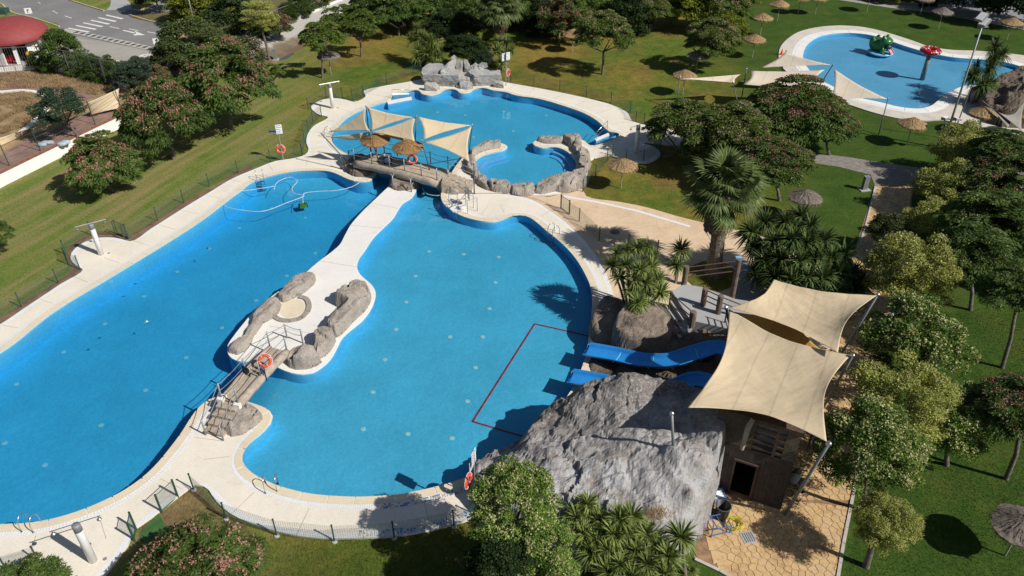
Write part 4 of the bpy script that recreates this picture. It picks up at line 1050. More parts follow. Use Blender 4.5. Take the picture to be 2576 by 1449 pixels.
pole((1974,1294,0), (2085,1116,6.3), 'grey leaning pole standing on the stamped paving beside the tower corner', .08, M_fenceg)
pole((1838,828,DZ), (1826,773,5.3), 'short dark pole on the raised deck at the meeting corner of the two big sails', .07)
o = pole((1694,1131,3.6), (1690,1040,5.9), 'bare steel pipe standing on top of the largest rock', .07, M_galv, 'steel_pipe', 'pole', None)
# sails over the bridge
g_ = 'small sails over the footbridge'
ZA, ZC = 5.1, 3.5
sail('shade_sail', [(920,275,ZA),(827,333,3.0),(930,330,ZC)], M_sail, 'leftmost upper sail over the footbridge, pointing left', pull=.2, sag=.1, group=g_)
sail('shade_sail', [(820,344,2.7),(928,332,3.2),(926,352,2.6),(880,352,2.3)], M_sail, 'lower shaded sail hanging under the leftmost bridge sail', pull=.16, sag=.15, group=g_)
sail('shade_sail', [(922,269,5.2),(1039,295,4.6),(931,331,ZC)], M_sail, 'second bridge sail, its edge from the left mast to the middle mast', pull=.17, sag=.1, group=g_)
sail('shade_sail', [(1046,294,4.7),(931,333,ZC - .1),(1044,357,3.0)], M_sail, 'third bridge sail, hanging left of the middle mast', pull=.17, sag=.1, group=g_)
sail('shade_sail', [(1000,330,3.3),(936,336,3.0),(1045,362,2.6)], M_sailshade, 'narrow shaded sail strip under the third bridge sail above the straw umbrellas', pull=.1, sag=.05, group=g_)  # fabric colour already carries the shade of the sails above
sail('shade_sail', [(1050,293,4.7),(1186,315,4.0),(1065,351,3.4)], M_sail, 'fourth bridge sail, between the middle mast and the right mast', pull=.18, sag=.1, group=g_)
sail('shade_sail', [(1187,317,4.0),(1065,357,3.3),(1181,407,2.6)], M_sail, 'rightmost bridge sail, reaching down to the spa rocks', pull=.19, sag=.1, group=g_)
pole((934,396,0.5), (921,268,5.25), 'tallest mast of the bridge sails, left of the straw umbrellas', .05)
pole((1040,418,0.5), (1048,292,4.8), 'middle mast of the bridge sails, right of the straw umbrellas', .05)
pole((956,416,0.9), (929,331,3.6), 'slanting mast through the left straw umbrella on the footbridge', .05)
pole((1082,433,0.9), (1061,353,3.5), 'slanting mast right of the lifebuoy on the footbridge', .05)
pole((1180,384,0.1), (1188,314,4.1), 'mast at the far right corner of the bridge sails beside the spa rocks', .045)
pole((885,420,0.5), (809,337,3.0), 'slanting mast at the left end of the footbridge over the deck', .05)
pole((1193,487,0.1), (1192,409,2.7), 'mast at the foot of the stairs near the lifeguard lift', .05)
# sails over the kids pool end
g_ = 'cream sails beside the children pool'
sail('shade_sail', [(1712,198,2.6),(1863,187,2.6),(1848,208,2.2)], M_sail2, 'narrow cream sail left of all, over the lawn', pull=.12, sag=.3, group=g_)
sail('shade_sail', [(1887,178,3.0),(2075,175,3.4),(2035,235,2.6),(1868,212,2.4)], M_sail2, 'four cornered cream sail above the silk tree', pull=.14, sag=.4, group=g_)
sail('shade_sail', [(1975,131,3.6),(1912,171,2.4),(2090,163,3.2)], M_sail2, 'farthest cream sail, raised at its mast by the kids pool', pull=.14, sag=.1, group=g_)
sail('shade_sail', [(2097,172,3.6),(2085,255,2.2),(2232,249,2.6)], M_sail2, 'triangular cream sail hanging against the kids pool', pull=.18, sag=.1, group=g_)
sail('shade_sail', [(2465,248,3.0),(2535,322,1.8),(2580,250,2.6),(2570,330,1.8)], M_sailg, 'grey mesh sail at the right margin beside the dark rocks', pull=.12, sag=.1, group=g_)
pole((1701,277,0), (1711,193,2.8), 'leftmost mast of the cream sails on the lawn', .05)
pole((1864,257,0), (1878,173,3.1), 'mast between the narrow and the four cornered cream sails', .05)
pole((1862,285,0), (1843,206,2.5), 'mast leaning left at the low corner of the narrow cream sail', .05)
pole((1965,187,0), (1978,127,3.7), 'mast of the farthest cream sail near the traffic cone', .05)
pole((2053,228,0), (2096,162,3.6), 'mast leaning right over the rim of the kids pool', .05)
pole((2210,340,0), (2234,248,2.9), 'mast on the lawn at the right tip of the triangular cream sail', .05)
pole((2394,351,0), (2444,215,5.0), 'long slanting pole beside the floodlight mast', .05)

# ================================================================== FOOTBRIDGES
def rope(a, b, sagv=0.12, r=0.018, n=8):
    a, b = Vector(a), Vector(b); return [a.lerp(b, t / n) - Vector((0, 0, sagv * 4 * (t / n) * (1 - t / n))) for t in range(n + 1)]
def railing(par, posts, h=1.05, levels=(0.98, 0.55), r=0.045, mat=M_galv, gaps=()):
    tops = []
    for p in posts:
        m = MB(); m.tube([p, p + Vector((0, 0, h))], r, 8); obj('post', m, mat, par, True); tops.append(p)
    for i in range(len(posts) - 1):
        if i in gaps: continue
        for L in levels:
            m = MB(); m.tube(rope(posts[i] + Vector((0, 0, L)), posts[i + 1] + Vector((0, 0, L)), 0.08), 0.018, 5); obj('rope', m, mat, par, True)
# lower bridge
fb = thing('footbridge', 'short cast-log footbridge with rope rails and lifebuoy, from near deck to island', 'footbridge')
e0l, e0r = G(558, 1003, .85), G(600, 1017, .85)      # lower end left / right
e1l, e1r = G(679, 872, .6), G(722, 885, .6)
pr_ = []
def arch(t, a, b, up=0.12): q = a.lerp(b, t); q.z += up * 4 * t * (1 - t); return q
for k, (a, b, r_) in enumerate(((e0r, e1r, 0.24), (e0l, e1l, 0.15))):
    m = MB(); pts = [arch(t / 10, a, b) + Vector((0, 0, -0.08 + .05 * rng.random())) for t in range(11)]
    m.tube(pts, [r_ * (1 + .06 * math.sin(i * 2.3)) for i in range(11)], 14); obj('log_beam', m, M_logc, fb, True)
NPL = 7
for k in range(NPL):
    f_ = (k + .5) / NPL; a = e0l.lerp(e0r, f_ * .86); b = e1l.lerp(e1r, f_ * .86); m = MB(); hw = 0.085
    d = (b - a); nn = Vector((-d.y, d.x, 0)).normalized() * hw; vs = []; n = 10
    for i in range(n + 1):
        p = arch(i / n, a, b); vs += [p - nn, p + nn, p + nn - Vector((0, 0, .07)), p - nn - Vector((0, 0, .07))]
    fs = []
    for i in range(n):
        for j in range(4): fs.append((i * 4 + j, i * 4 + (j + 1) % 4, (i + 1) * 4 + (j + 1) % 4, (i + 1) * 4 + j))
    m.add(vs, fs); obj('plank', m, M_plank, fb)
dirb = (e1l - e0l); dirb.z = 0; dirb.normalize(); sdb = (e0r - e0l); sdb.z = 0; wb = sdb.length; sdb.normalize()
for k in range(4):      # steps down to the near deck
    c = (e0l + e0r) / 2 - dirb * (0.25 + k * .42); hz = 0.85 - .19 * (k + 0.5); m = MB(); m.box((c.x, c.y, hz / 2 + .05), (.46, wb * 1.05, hz), math.atan2(dirb.y, dirb.x)); obj('step', m, M_logc, fb)
for p in (e0l, e0r): m = MB(); m.box((p.x, p.y, p.z - .02), (.42, .34, .3), math.atan2(dirb.y, dirb.x)); obj('end_block', m, M_white, fb)
rockobj('rock_shoulder', [(600,1020),(628,1022),(655,1036),(662,1055),(640,1075),(612,1095),(580,1098),(560,1085),(590,1060)], [(612,1030,.7),(640,1045,.4),(610,1060,.6),(585,1080,.5)], M_rock, fb, res=0.09, steep=0.3, amp=.08, crack=.04, seed=77, z0=.1)
pl = [G(518, 1094, .1), G(556, 1004, .75), G(622 + 5, 927, .75), G(677, 866, .6)]
prr = [G(562, 1108, .1), G(603, 1015, .75), G(656, 951, .75), G(723, 882, .6)]
pl[1] = e0l + Vector((0, 0, .0)); prr[1] = e0r + Vector((0, 0, .05)); pl[2] = arch(.48, e0l, e1l) + Vector((0, 0, -.2)); prr[2] = arch(.45, e0r, e1r) + Vector((0, 0, .1)); pl[3] = e1l; prr[3] = e1r
railing(fb, pl); railing(fb, prr)
ex = [G(712, 858, .1), G(723, 882, .6)]; 
pX = [e1l, G(722, 850, .1), G(762, 863, .1)]
railing(fb, pX[1:], 1.0)
for L in (.95, .5): m = MB(); m.tube(rope(e1l + Vector((0, 0, L)), pX[1] + Vector((0, 0, L)), .06), .018, 5); obj('rope', m, M_galv, fb)
# upper bridge
ub = thing('footbridge', 'long cast-log footbridge under the small sails between the basins', 'footbridge')
c0, c1 = G(905, 396, 1.0), G(1118, 455, 1.0)
n0, n1 = G(893, 412, .95), G(1100, 462, .9)      # near beam
f0_, f1_ = G(935, 388, .95), G(1128, 432, .9)    # far beam
for a, b, r_ in ((n0, n1, .32), (f0_, f1_, .12)):
    m = MB(); m.tube([arch(t / 12, a, b, .12) + Vector((0, 0, .03 * math.sin(t * 3))) for t in range(13)], [r_ * (1 + .05 * math.sin(i * 1.9)) for i in range(13)], 14); obj('log_beam', m, M_logc, ub, True)
for k in range(26):
    t0, t1 = k / 26, (k + .93) / 26; m = MB(); A, B, C_, D_ = arch(t0, n0, n1, .12), arch(t1, n0, n1, .12), arch(t1, f0_, f1_, .12), arch(t0, f0_, f1_, .12)
    up = Vector((0, 0, .12)); m.add([A + up, B + up, C_ + up, D_ + up, A, B, C_, D_], [(0, 1, 2, 3), (4, 7, 6, 5), (0, 4, 5, 1), (1, 5, 6, 2), (2, 6, 7, 3), (3, 7, 4, 0)]); obj('deck_slab', m, M_plank, ub)
pn = [arch(t, n0, n1, .12) + Vector((0, 0, .25)) for t in (0.0, .22, .44, .62, .82, 1.0)]
pf = [arch(t, f0_, f1_, .12) + Vector((0, 0, .25)) for t in (0.0, .18, .35, .58, .78, 1.0)]
pn0, pf0 = G(860, 425, .1), G(880, 408, .1)
stairN, stairF = G(1174, 487, .1), G(1205, 459, .1)
railing(ub, [pn0] + pn + [stairN], mat=M_galv); railing(ub, [pf0] + pf + [stairF], mat=M_galv)
for k in range(7):      # stairs down on the right
    t = (k + .5) / 7; a = n1.lerp(stairN, t); b = f1_.lerp(stairF, t); hz = 1.0 * (1 - (k + 1) / 8) + .1; m = MB(); c = (a + b) / 2; d = b - a; d.z = 0
    dd = stairN - n1; dd.z = 0; m.box((c.x, c.y, hz / 2), (dd.length / 7 * .98, d.length * .95, hz), math.atan2(dd.y, dd.x)); obj('step', m, M_plank, ub)
for k in range(4):
    t = (k + .5) / 4; a = n0.lerp(pn0, t); b = f0_.lerp(pf0, t); hz = .95 * (1 - (k + 1) / 5) + .1; c = (a + b) / 2; dd = pn0 - n0; dd.z = 0; d = b - a; d.z = 0
    m = MB(); m.box((c.x, c.y, hz / 2), (max(.2, dd.length / 4 * .98), d.length * .95, hz), math.atan2(dd.y, dd.x)); obj('step', m, M_plank, ub)
rockobj('abutment_rock', [(868,425),(880,408),(915,400),(940,412),(940,432),(915,446),(888,444)], [(890,405,.7),(915,402,.8),(905,418,.6),(925,425,.5)], M_boulder, ub, res=.12, steep=.25, amp=.12, crack=.08, seed=80, z0=.1)
rockobj('abutment_rock', [(1098,478),(1098,462),(1120,452),(1150,462),(1165,478),(1150,492),(1120,488)], [(1105,455,.8),(1125,458,.8),(1145,470,.5)], M_rock, ub, res=.12, steep=.25, amp=.1, crack=.08, seed=81, z0=.05)
rockobj('pier_rock', [(990,478),(992,440),(1010,428),(1050,432),(1060,455),(1045,476),(1015,482)], [(1005,440,.85),(1035,440,.85),(1040,455,.7),(1000,468,.35),(1025,474,.3)], M_boulder, ub, res=.12, steep=.25, amp=.08, crack=.08, seed=82, z0=.05)
for k in range(3):
    a, b = G(996, 473, .1), G(1038, 479, .1); c = (a + b) / 2 + Vector((0, .28 * k + .15, 0)); m = MB(); m.box((c.x, c.y, .1 + (k + 1) * .12), (1.25, .3, .24 * (k + 1)), math.atan2((b - a).y, (b - a).x)); obj('step', m, M_logc, ub)
hr = thing('stair_rail', 'pair of grey posts with stub arms at the upper end of the white walkway', 'handrail')
for u, v in ((990, 474), (1035, 483)):
    p = G(u, v, .1); m = MB(); m.tube([p, p + Vector((0, 0, 1.1))], .05); m.tube([p + Vector((0, 0, .9)), p + Vector((.12, .1, 1.25))], .03, 6); m.tube([p + Vector((0, 0, .45)), p + Vector((.18, .12, .75))], .03, 6); obj('post', m, M_galv, hr, True)
    m = MB(); m.tube([p + Vector((-.0, 0, 1.1)), p + Vector((-.16, .05, 1.22))], .03, 6); obj('stub_arm', m, M_galv, hr)

# ================================================================== FAR LEFT TERRACE, ROAD, WALLS
TZ = 1.0
wallpx = [(-120,500),(0,436),(103,386),(233,323),(325,280),(400,243),(500,185),(600,122),(644,93),(760,42),(862,-2),(960,-42)]
wl_ = [G(u, v, TZ).xy for u, v in wallpx]
terr = wl_ + [Vector((-20, 400)), Vector((-500, 400)), Vector((-500, 20))]
m = region([ccw(terr)], [], TZ - 0.02); skirt(m, ccw(terr), -0.1, TZ - 0.02); struct('terrace_soil', m, M_dry)
def tsheet(name, px, z, mat, smooth=False):
    lp = GL(px, TZ, 0.8, smooth); return struct(name, region([lp], [], TZ + z), mat)
tsheet('car_park_road', [(-150,-60),(30,-60),(215,-60),(240,-10),(300,-40),(400,-60),(500,-40),(460,10),(410,60),(412,180),(300,215),(170,178),(60,150),(-150,120)], 0.004, M_asph)
tsheet('bleached_lane', [(-150,60),(0,52),(60,68),(170,84),(250,102),(400,128),(412,180),(300,215),(170,178),(60,150),(-150,120)], 0.009, M_asph2)
tsheet('pale_apron', [(130,90),(215,100),(330,118),(400,133),(412,180),(300,215),(170,178),(80,120)], 0.014, concrete('pale_asphalt', (0.40, 0.38, 0.34), 0.2))
tsheet('verge', [(-60,5),(0,8),(15,20),(35,33),(80,44),(150,67),(145,76),(90,68),(20,56),(-60,50)], 0.05, M_lawn, True)
tsheet('verge', [(160,-10),(172,-2),(200,8),(262,27),(275,-12),(200,-40)], 0.05, M_lawn, True)
tsheet('verge', [(316,-10),(330,10),(336,24),(352,26),(386,13),(398,-8),(360,-30)], 0.05, M_lawn, True)
tsheet('verge', [(470,22),(500,10),(560,-20),(700,-40),(760,20),(700,70),(640,95),(560,110),(420,64),(330,38),(420,30)], 0.05, plain('parched_verge', (0.14, 0.125, 0.045), 0.95, var=0.4), True)
tsheet('concrete_path', [(262,27),(275,-20),(312,-20),(336,24)], 0.03, M_grey)
mk = bpy.data.objects.new('road_markings', None); COL.objects.link(mk); mk.empty_display_size = .2; tag(mk, 'white painted road markings of the car park', 'road markings')
def tq(name, px, z=0.02, mat=M_paint, par=None):
    mm = MB(); c = [G(u, v, TZ + z) for u, v in px]; mm.add(c + [p - Vector((0, 0, .008)) for p in c], [tuple(range(len(c)))[::-1]] + [(i, (i + 1) % len(c), len(c) + (i + 1) % len(c), len(c) + i) for i in range(len(c))]); return obj(name, mm, mat, par)
for k in range(6): x, y = 170 + k * 19, 71.5 - k * 6.6; tq('zebra_bar', [(x, y), (x + 3, y - 2), (x + 56 - k * 2, y + 7.5), (x + 50 - k * 2, y + 10)], par=mk)
for k in range(4): x, y = 130 - k * 17, 84 + k * 7.5; tq('zebra_bar', [(x, y), (x + 4, y - 2), (x + 56, y + 9), (x + 50, y + 11.5)], par=mk)
for a, b in (((276,66),(300,71)),((325,72),(348,76)),((370,79),(393,83)),((415,88),(437,93)),((145,124),(166,128)),((183,132),(208,137)),((230,140),(248,143)),((280,149),(300,153)),((-20,60),(0,64)),((95,4),(102,9)),((132,26),(145,33)),((163,39),(180,45))):
    tq('lane_dash', [a, b, (b[0], b[1] + 1.6), (a[0], a[1] + 1.6)], par=mk)
for x, y in ((310, 75), (256, 94), (353, 115)):
    tq('arrow_shaft', [(x, y), (x + 32, y + 7), (x + 31, y + 10), (x - 1, y + 2)], par=mk); tq('arrow_head', [(x + 30, y + 3), (x + 55, y + 13), (x + 26, y + 14)], par=mk)
for k in range(5): x, y = 325 + k * 22, 155 + k * 9; tq('parking_line', [(x, y), (x - 45, y + 18), (x - 47, y + 17), (x - 3, y - 1)], par=mk)
tq('median', [(165,72),(230,84),(330,105),(420,127),(500,146),(500,153),(415,136),(300,110),(200,88),(155,78)], 0.06, M_kerb, None)['kind'] = 'structure'
for k in range(22):
    t = k / 21; x = 190 + 300 * t; y = 79 + 66 * t; tq('median_stripe', [(x, y), (x + 13, y - 1.5), (x + 5, y + 3.5), (x - 7, y + 4.5)], 0.068, M_dgrey, mk)
for k in range(5): x = 418 + k * 8; tq('zebra_bar', [(x - 60, 137 + k), (x - 45, 135 + k), (x - 55, 141 + k), (x - 72, 142 + k)], par=mk)
for px in ([(-60,6),(0,9),(15,21),(35,34),(80,45),(150,68)], [(160,-12),(172,-1),(200,9),(262,28)], [(336,25),(352,27),(386,14),(398,-8)], [(325,38),(370,52),(412,62)], [(-20,52),(20,57),(90,69),(150,77)]):
    kerb(px, 'kerb_stone', M_kerb, TZ, .18, .12, 0.9, None, M_kerby)
for o in [o for o in bpy.data.objects if o.name.startswith('kerb_stone') and o.parent is None]: o.parent = mk
# curved low wall, garden bed and paths of the dry lot
tsheet('pink_path', [(-150,180),(0,182),(80,180),(150,205),(220,225),(235,245),(150,262),(110,235),(40,226),(-60,228),(-150,235)], 0.006, M_pinkpath, True)
tsheet('pink_path', [(-150,420),(0,392),(60,355),(150,320),(260,262),(325,262),(325,280),(233,322),(103,384),(0,434),(-150,500)], 0.006, M_pinkpath)
tsheet('dry_grass_patch', [(70,178),(150,190),(260,208),(300,222),(220,232),(140,216),(60,196)], 0.012, M_dry, True)
kerb([(-60,238),(0,233),(60,229),(100,236),(122,250),(124,268),(105,290),(75,318),(48,338)], 'bed_kerb', M_white, TZ, .45, .12, 1.2, None)
bk = thing('bed_edging', 'curved white concrete edging of the dry garden bed', 'kerb')
for o in [o for o in bpy.data.objects if o.name.startswith('bed_kerb') and o.parent is None]: o.parent = bk
lw = thing('low_wall', 'curved low grey-white wall carrying the tall metal fence', 'wall')
cw = smooth_loop([G(u, v, TZ).xy for u, v in ((-60,184),(0,181),(60,176),(110,174),(160,182),(210,192),(260,206),(318,222))], 1.0, False)
a_, b_ = offset(cw, .1, False, 0), offset(cw, -.1, False, 0)
m = MB(); m.prism([(p.x, p.y) for p in (a_ + b_[::-1])], TZ, TZ + .45); obj('wall', m, M_white, lw)
# white retaining wall along the lawn
rw = thing('retaining_wall', 'long white retaining wall with red brick capping above the left lawn', 'wall')
for i in range(len(wl_) - 1):
    a, b = wl_[i], wl_[i + 1]
    far_ = i >= 7
    m = MB(); d = (b - a).normalized()
    m.bar((a.x, a.y, TZ / 2 + .0), (b.x, b.y, TZ / 2), .25, TZ + .02 if not far_ else TZ + .3); obj('wall_panel', m, plain('whitewash', (0.82, 0.82, 0.80), .8, var=.05) if i == 0 else MATS['whitewash'], rw)
    if not far_:
        L = (b - a).length; k = max(1, int(L / 1.2))
        for j in range(k):
            p, q = a.lerp(b, j / k), a.lerp(b, (j + .96) / k); m = MB(); m.bar((p.x, p.y, TZ + .04), (q.x, q.y, TZ + .04), .32, .06); obj('capping', m, M_brickcope, rw)
# bank below the far part of the wall
bp = [G(u, v, 0) for u, v in ((640,172),(700,150),(760,122),(830,85),(900,52),(985,12),(1060,-30))]
tp = [Vector((p.x + .15, p.y - .05, .95)) for p in (wl_[7], wl_[8], wl_[9].lerp(wl_[8], .5), wl_[9], wl_[10].lerp(wl_[9], .5), wl_[10], wl_[11])]
m = MB(); n = 7
for i in range(n):
    for j in range(7): q = bp[i].lerp(tp[i], j / 6); q.z = .02 + .93 * (j / 6) ** 1.3; m.v.append(tuple(q))
m.f = [(i * 7 + j, i * 7 + j + 1, (i + 1) * 7 + j + 1, (i + 1) * 7 + j) for i in range(n - 1) for j in range(6)]
m.f = [f[::-1] for f in m.f]
b = NB('bank_surface'); sp = b.n('ShaderNodeSeparateXYZ'); b.l(b.coord(), sp.inputs[0]); ad = b.n('ShaderNodeMath', operation='MULTIPLY_ADD'); ad.inputs[1].default_value = 1.0
b.l(b.noise(.5, 6, .7), ad.inputs[0]); b.l(sp.outputs[2], ad.inputs[2])
b.fin(b.pr(b.ramp(ad.outputs[0], [(.6, (0.15, 0.10, 0.06)), (0.85, (0.22, 0.18, 0.13)), (1.2, (0.42, 0.40, 0.37))]), .9, b.bump(b.noise(3, 6, .7), .8, .1)))
struct('bank', m, MATS['bank_surface'])
# kiosk
kc = G(22, 165, TZ); kk = thing('kiosk', 'round white kiosk with a faded red domed roof and red chairs inside', 'kiosk', (kc.x, kc.y + 2.6, TZ))
prof = [(3.35, 2.15), (3.42, 2.25)] + [(3.4 * math.cos(a), 2.3 + 1.75 * math.sin(a)) for a in [i * math.pi / 20 for i in range(1, 10)]] + [(0.02, 4.06)]
m = MB(); m.lathe(prof, n=36); obj('dome_roof', m, M_reddome, kk, True)
for k in range(10):
    a = 2 * math.pi * k / 10 + .1; wd = 1.15 if k % 2 else 0.35; m = MB(); m.box((2.7 * math.cos(a), 2.7 * math.sin(a), 1.1), (.16, wd, 2.2), a); obj('wall_panel', m, M_wht, kk)
m = MB(); m.lathe([(2.9, 0), (2.9, .12), (0.01, .12)], n=28); obj('floor', m, M_grey, kk)
m = MB(); m.lathe([(1.7, .12), (1.7, 2.2)], n=20, cap=False); obj('dark_core', m, M_void, kk)  # core in near-black, the darkness inside put into its colour
for k in range(4):
    p = G(10 + k * 12 - (k > 2) * 4, 163, TZ); c = thing('chair', ('red chair at the left end of the kiosk', 'second red chair from the left at the kiosk', 'third red chair from the left at the kiosk', 'red chair nearest the yellow bin at the kiosk')[k], 'chair', (p.x, p.y, TZ + .02), .3 * k - .4, 'red kiosk chairs')
    m = MB(); m.box((0, 0, .45), (.42, .42, .05)); obj('seat', m, M_red, c); m = MB(); m.box((0, .2, .72), (.42, .04, .5)); obj('backrest', m, M_red, c)
    for sx_ in (-.18, .18):
        for sy_ in (-.18, .18): m = MB(); m.tube([(sx_, sy_, 0), (sx_, sy_, .44)], .02, 6); obj('leg', m, M_red, c)
p = G(82, 158, TZ); c = thing('bin', 'yellow plastic bin beside the red domed kiosk', 'bin', p)
m = MB(); m.lathe([(.3, 0), (.36, .9), (.38, 1.0), (.36, 1.08), (.2, 1.2), (0.01, 1.22)], n=14); obj('bin_body', m, M_yelbin, c, True); m = MB(); m.box((0, -.36, .75), (.3, .03, .25)); obj('black_emblem', m, M_black, c)
# street lamp with green head, direction signs, lamp posts
def lamp(u, v, vt, label, head='flat', zb=TZ, lean=(0, 0), r=.07):
    g = G(u, v, zb); h = HT(u, v, vt, zb) - zb; o = thing('street_lamp', label, 'street lamp', g)
    m = MB(); m.tube([(0, 0, 0), (lean[0] / 2, lean[1] / 2, h / 2), (lean[0], lean[1], h)], [r, r * .8, r * .6]); obj('pole', m, M_galv if head != 'green' else M_dgrey, o, True)
    if head == 'green': m = MB(); m.box((lean[0] - .6, lean[1], h + .2), (1.7, 1.0, .55)); obj('lamp_head', m, M_fence, o)
    else: m = MB(); m.box((lean[0] + .35, lean[1], h + .03), (.8, .28, .12)); obj('lamp_head', m, M_galv, o)
    return o
lamp(28, 70, 24, 'dark lamp post with a boxy green head behind the red dome', 'green')
lamp(494, 82, -25, 'grey lamp post rising between the dark shrub and the yellow-green trees')
lamp(620, 95, -30, 'grey lamp post standing behind the yellowish privet tree')
for u, v, vt, lb in ((84, 58, 14, 'white arrow sign at the far left verge of the car park'), (404, 130, 92, 'white arrow sign beside the large dark shrub')):
    g = G(u, v, TZ); h = HT(u, v, vt, TZ) - TZ; o = thing('road_sign', lb, 'sign', g); m = MB(); m.tube([(0, 0, 0), (-.1, 0, h)], .03, 6); obj('post', m, M_galv, o)
    m = MB(); m.box((-.1, -.05, h - .25), (.75, .03, .65), .3); obj('panel', m, M_wht, o); m = MB(); m.box((-.16, -.09, h - .3), (.07, .02, .35), .3); m.box((-.08, -.09, h - .12), (.25, .02, .07), .3); obj('arrow_mark', m, M_black, o)
# tall metal fence on the curved wall, windscreen fence, upper fence
def tallfence(px, h, label, zb, mat=M_fenceg, mid=True, every=1.7, wide=4, r=.035, infill=True):
    pts = smooth_loop([G(u, v, zb).xy for u, v in px], 0.4, False); o = thing('metal_fence', label, 'fence'); cum = 0; posts = [pts[0]]
    for a, b in zip(pts, pts[1:]):
        cum += (b - a).length
        if cum > every: posts.append(b); cum = 0
    for k, p in enumerate(posts):
        m = MB(); m.tube([(p.x, p.y, zb), (p.x, p.y, zb + h)], r if k % wide else r * 2.4, 6); obj('post', m, mat if k % wide else M_dgrey, o)
    for L in ((h - .03, h * .5, .1) if mid else (h - .03,)):
        for a, b in zip(posts, posts[1:]): m = MB(); m.bar((a.x, a.y, zb + L), (b.x, b.y, zb + L), .04, .04); obj('rail', m, mat, o)
    if infill:
        m = MB()
        for a, b in zip(posts, posts[1:]):
            for j in range(1, 8): q = a.lerp(b, j / 8); m.bar((q.x, q.y, zb + .05), (q.x, q.y, zb + h), .012, .012)
        stuff(obj('wire_infill', m, mat, o))
    return o
tallfence([(-40,180),(0,179),(60,175),(110,173),(160,181),(210,191),(260,205),(316,220)], 2.3, 'tall grey metal fence curving along the low wall beside the hedge', TZ + .4, mid=False)
tallfence([(560,147),(644,92),(760,41),(862,-3)], 1.9, 'grey metal fence on the white wall below the roadside shrubs', TZ)
wf_ = thing('windscreen_fence', 'green post fence with sagging straw-coloured windscreen cloth beside the dry lot', 'fence')
wp = [G(u, v, TZ) for u, v in ((-60,450),(24,417),(102,380),(172,345),(240,314),(306,276))]
tp_ = [G(302, 224, TZ)]
for p in wp: m = MB(); m.tube([p, p + Vector((-.1, 0, 2.2))], .04, 6); obj('post', m, M_fence, wf_)
for k, (a, b, c_, d_) in enumerate((((-80,372,TZ+.6),(78,322,TZ+.6),(78,332,TZ+.1),(-80,400,TZ+.0)), ((80,322,TZ+1.0),(224,258,TZ+1.4),(224,270,TZ+.5),(80,340,TZ+.5)), ((222,258,TZ+1.6),(300,222,TZ+1.7),(298,272,TZ+.3),(228,290,TZ+.2)))):
    sail('windscreen_cloth', [a, b, c_, d_], MATS['beige_sail_fabric'], None, wf_, pull=.03, sag=.25)
m = MB()
for a, b in zip(wp, wp[1:]):
    for z in (.2, .7, 1.2, 1.7, 2.15): m.tube([a + Vector((0, 0, z)), b + Vector((0, 0, z))], .012, 4)
stuff(obj('wire_strands', m, M_wire, wf_))
bg_ = thing('rubbish_heap', 'crumpled pale blue bags lying at the foot of the blue-green tree', 'bags', G(140, 362, TZ))
for k in range(5): m = MB(); m.sphere((rng.uniform(-1, 1), rng.uniform(-.4, .4), .12), .35, 8, 5, (1.2, .8, .5)); obj('bag', m, plain('pale_blue_plastic', (0.42, 0.48, 0.58), .4) if k == 0 else MATS['pale_blue_plastic'], bg_)

# ================================================================== LOW POOL FENCE
GP = 1.1
wm = MB()
for k in range(26): wm.box((k / 25, 0, GP * .5), (.0022, .004, GP * .92))
for k in range(17): wm.box((.5, 0, .06 + k * .061), (1, .004, .005))
me_wire = wm.mesh('wire_mesh', M_wire)
pm = MB(); pm.tube([(0, 0, 0), (0, 0, GP)], .035, 8); pm.box((0, 0, GP + .01), (.08, .08, .03)); me_post = pm.mesh('fence_post', M_fence)
pm = MB(); pm.lathe([(.13, 0), (.12, .05), (.05, .07)], n=12); me_foot = pm.mesh('concrete_foot', M_grey)
def lowfence(px, label, gaps=(), foot=False):
    o = thing('wire_fence', label, 'fence', (0, 0, 0), 0, 'low green wire fences round the pool deck'); P = [G(u, v, 0) for u, v in px]
    for i, p in enumerate(P):
        put('fence_post', me_post, o, p)
        if foot: put('post_foot', me_foot, o, p)
        if i + 1 < len(P) and i not in gaps:
            d = P[i + 1] - p; L = d.length; n = max(1, round(L / 2.6))
            for j in range(n):
                q = p + d * (j / n); put('wire_mesh', me_wire, o, q, (0, 0, math.atan2(d.y, d.x)), (L / n, 1, 1))
    return o
lowfence([(-40,820),(55,773),(147,713),(202,679),(172,666)], 'low green wire fence along the lower left lawn up to the left shower')
lowfence([(172,666),(166,640),(232,592),(292,592)], 'low green wire fence curving behind the shower on the left lawn')
lowfence([(323,602),(397,555),(463,511),(527,470),(599,436),(681,408),(761,393)], 'long low green wire fence along the left lawn between shower and lifebuoy sign')
lowfence([(761,393),(767,360),(776,332),(788,310),(809,293)], 'low green wire fence beside the curved deck left of the bridge sails')
lowfence([(776,275),(821,247),(862,247)], 'low green wire fence behind the shower left of the upper basin')
lowfence([(914,243),(973,212),(1040,190),(1060,186)], 'low green wire fence left of the waterfall rock')
lowfence([(1285,205),(1343,217),(1408,228),(1475,242),(1537,259),(1585,283),(1599,308),(1620,314)], 'low green wire fence behind the upper basin on the right of the waterfall rock')
lowfence([(1646,360),(1660,385),(1618,408),(1575,405),(1541,393),(1527,408),(1498,447),(1466,483)], 'low green wire fence round the right shower and down to the spa rocks')
lowfence([(1432,540),(1457,558),(1507,606),(1580,625),(1653,640)], 'low green wire fence crossing the tan plaza beside the pool')
lowfence([(488,1233),(570,1306),(697,1348),(842,1363),(992,1354),(1142,1326),(1200,1300)], 'low green wire fence with round feet along the near edge of the deck', foot=True)
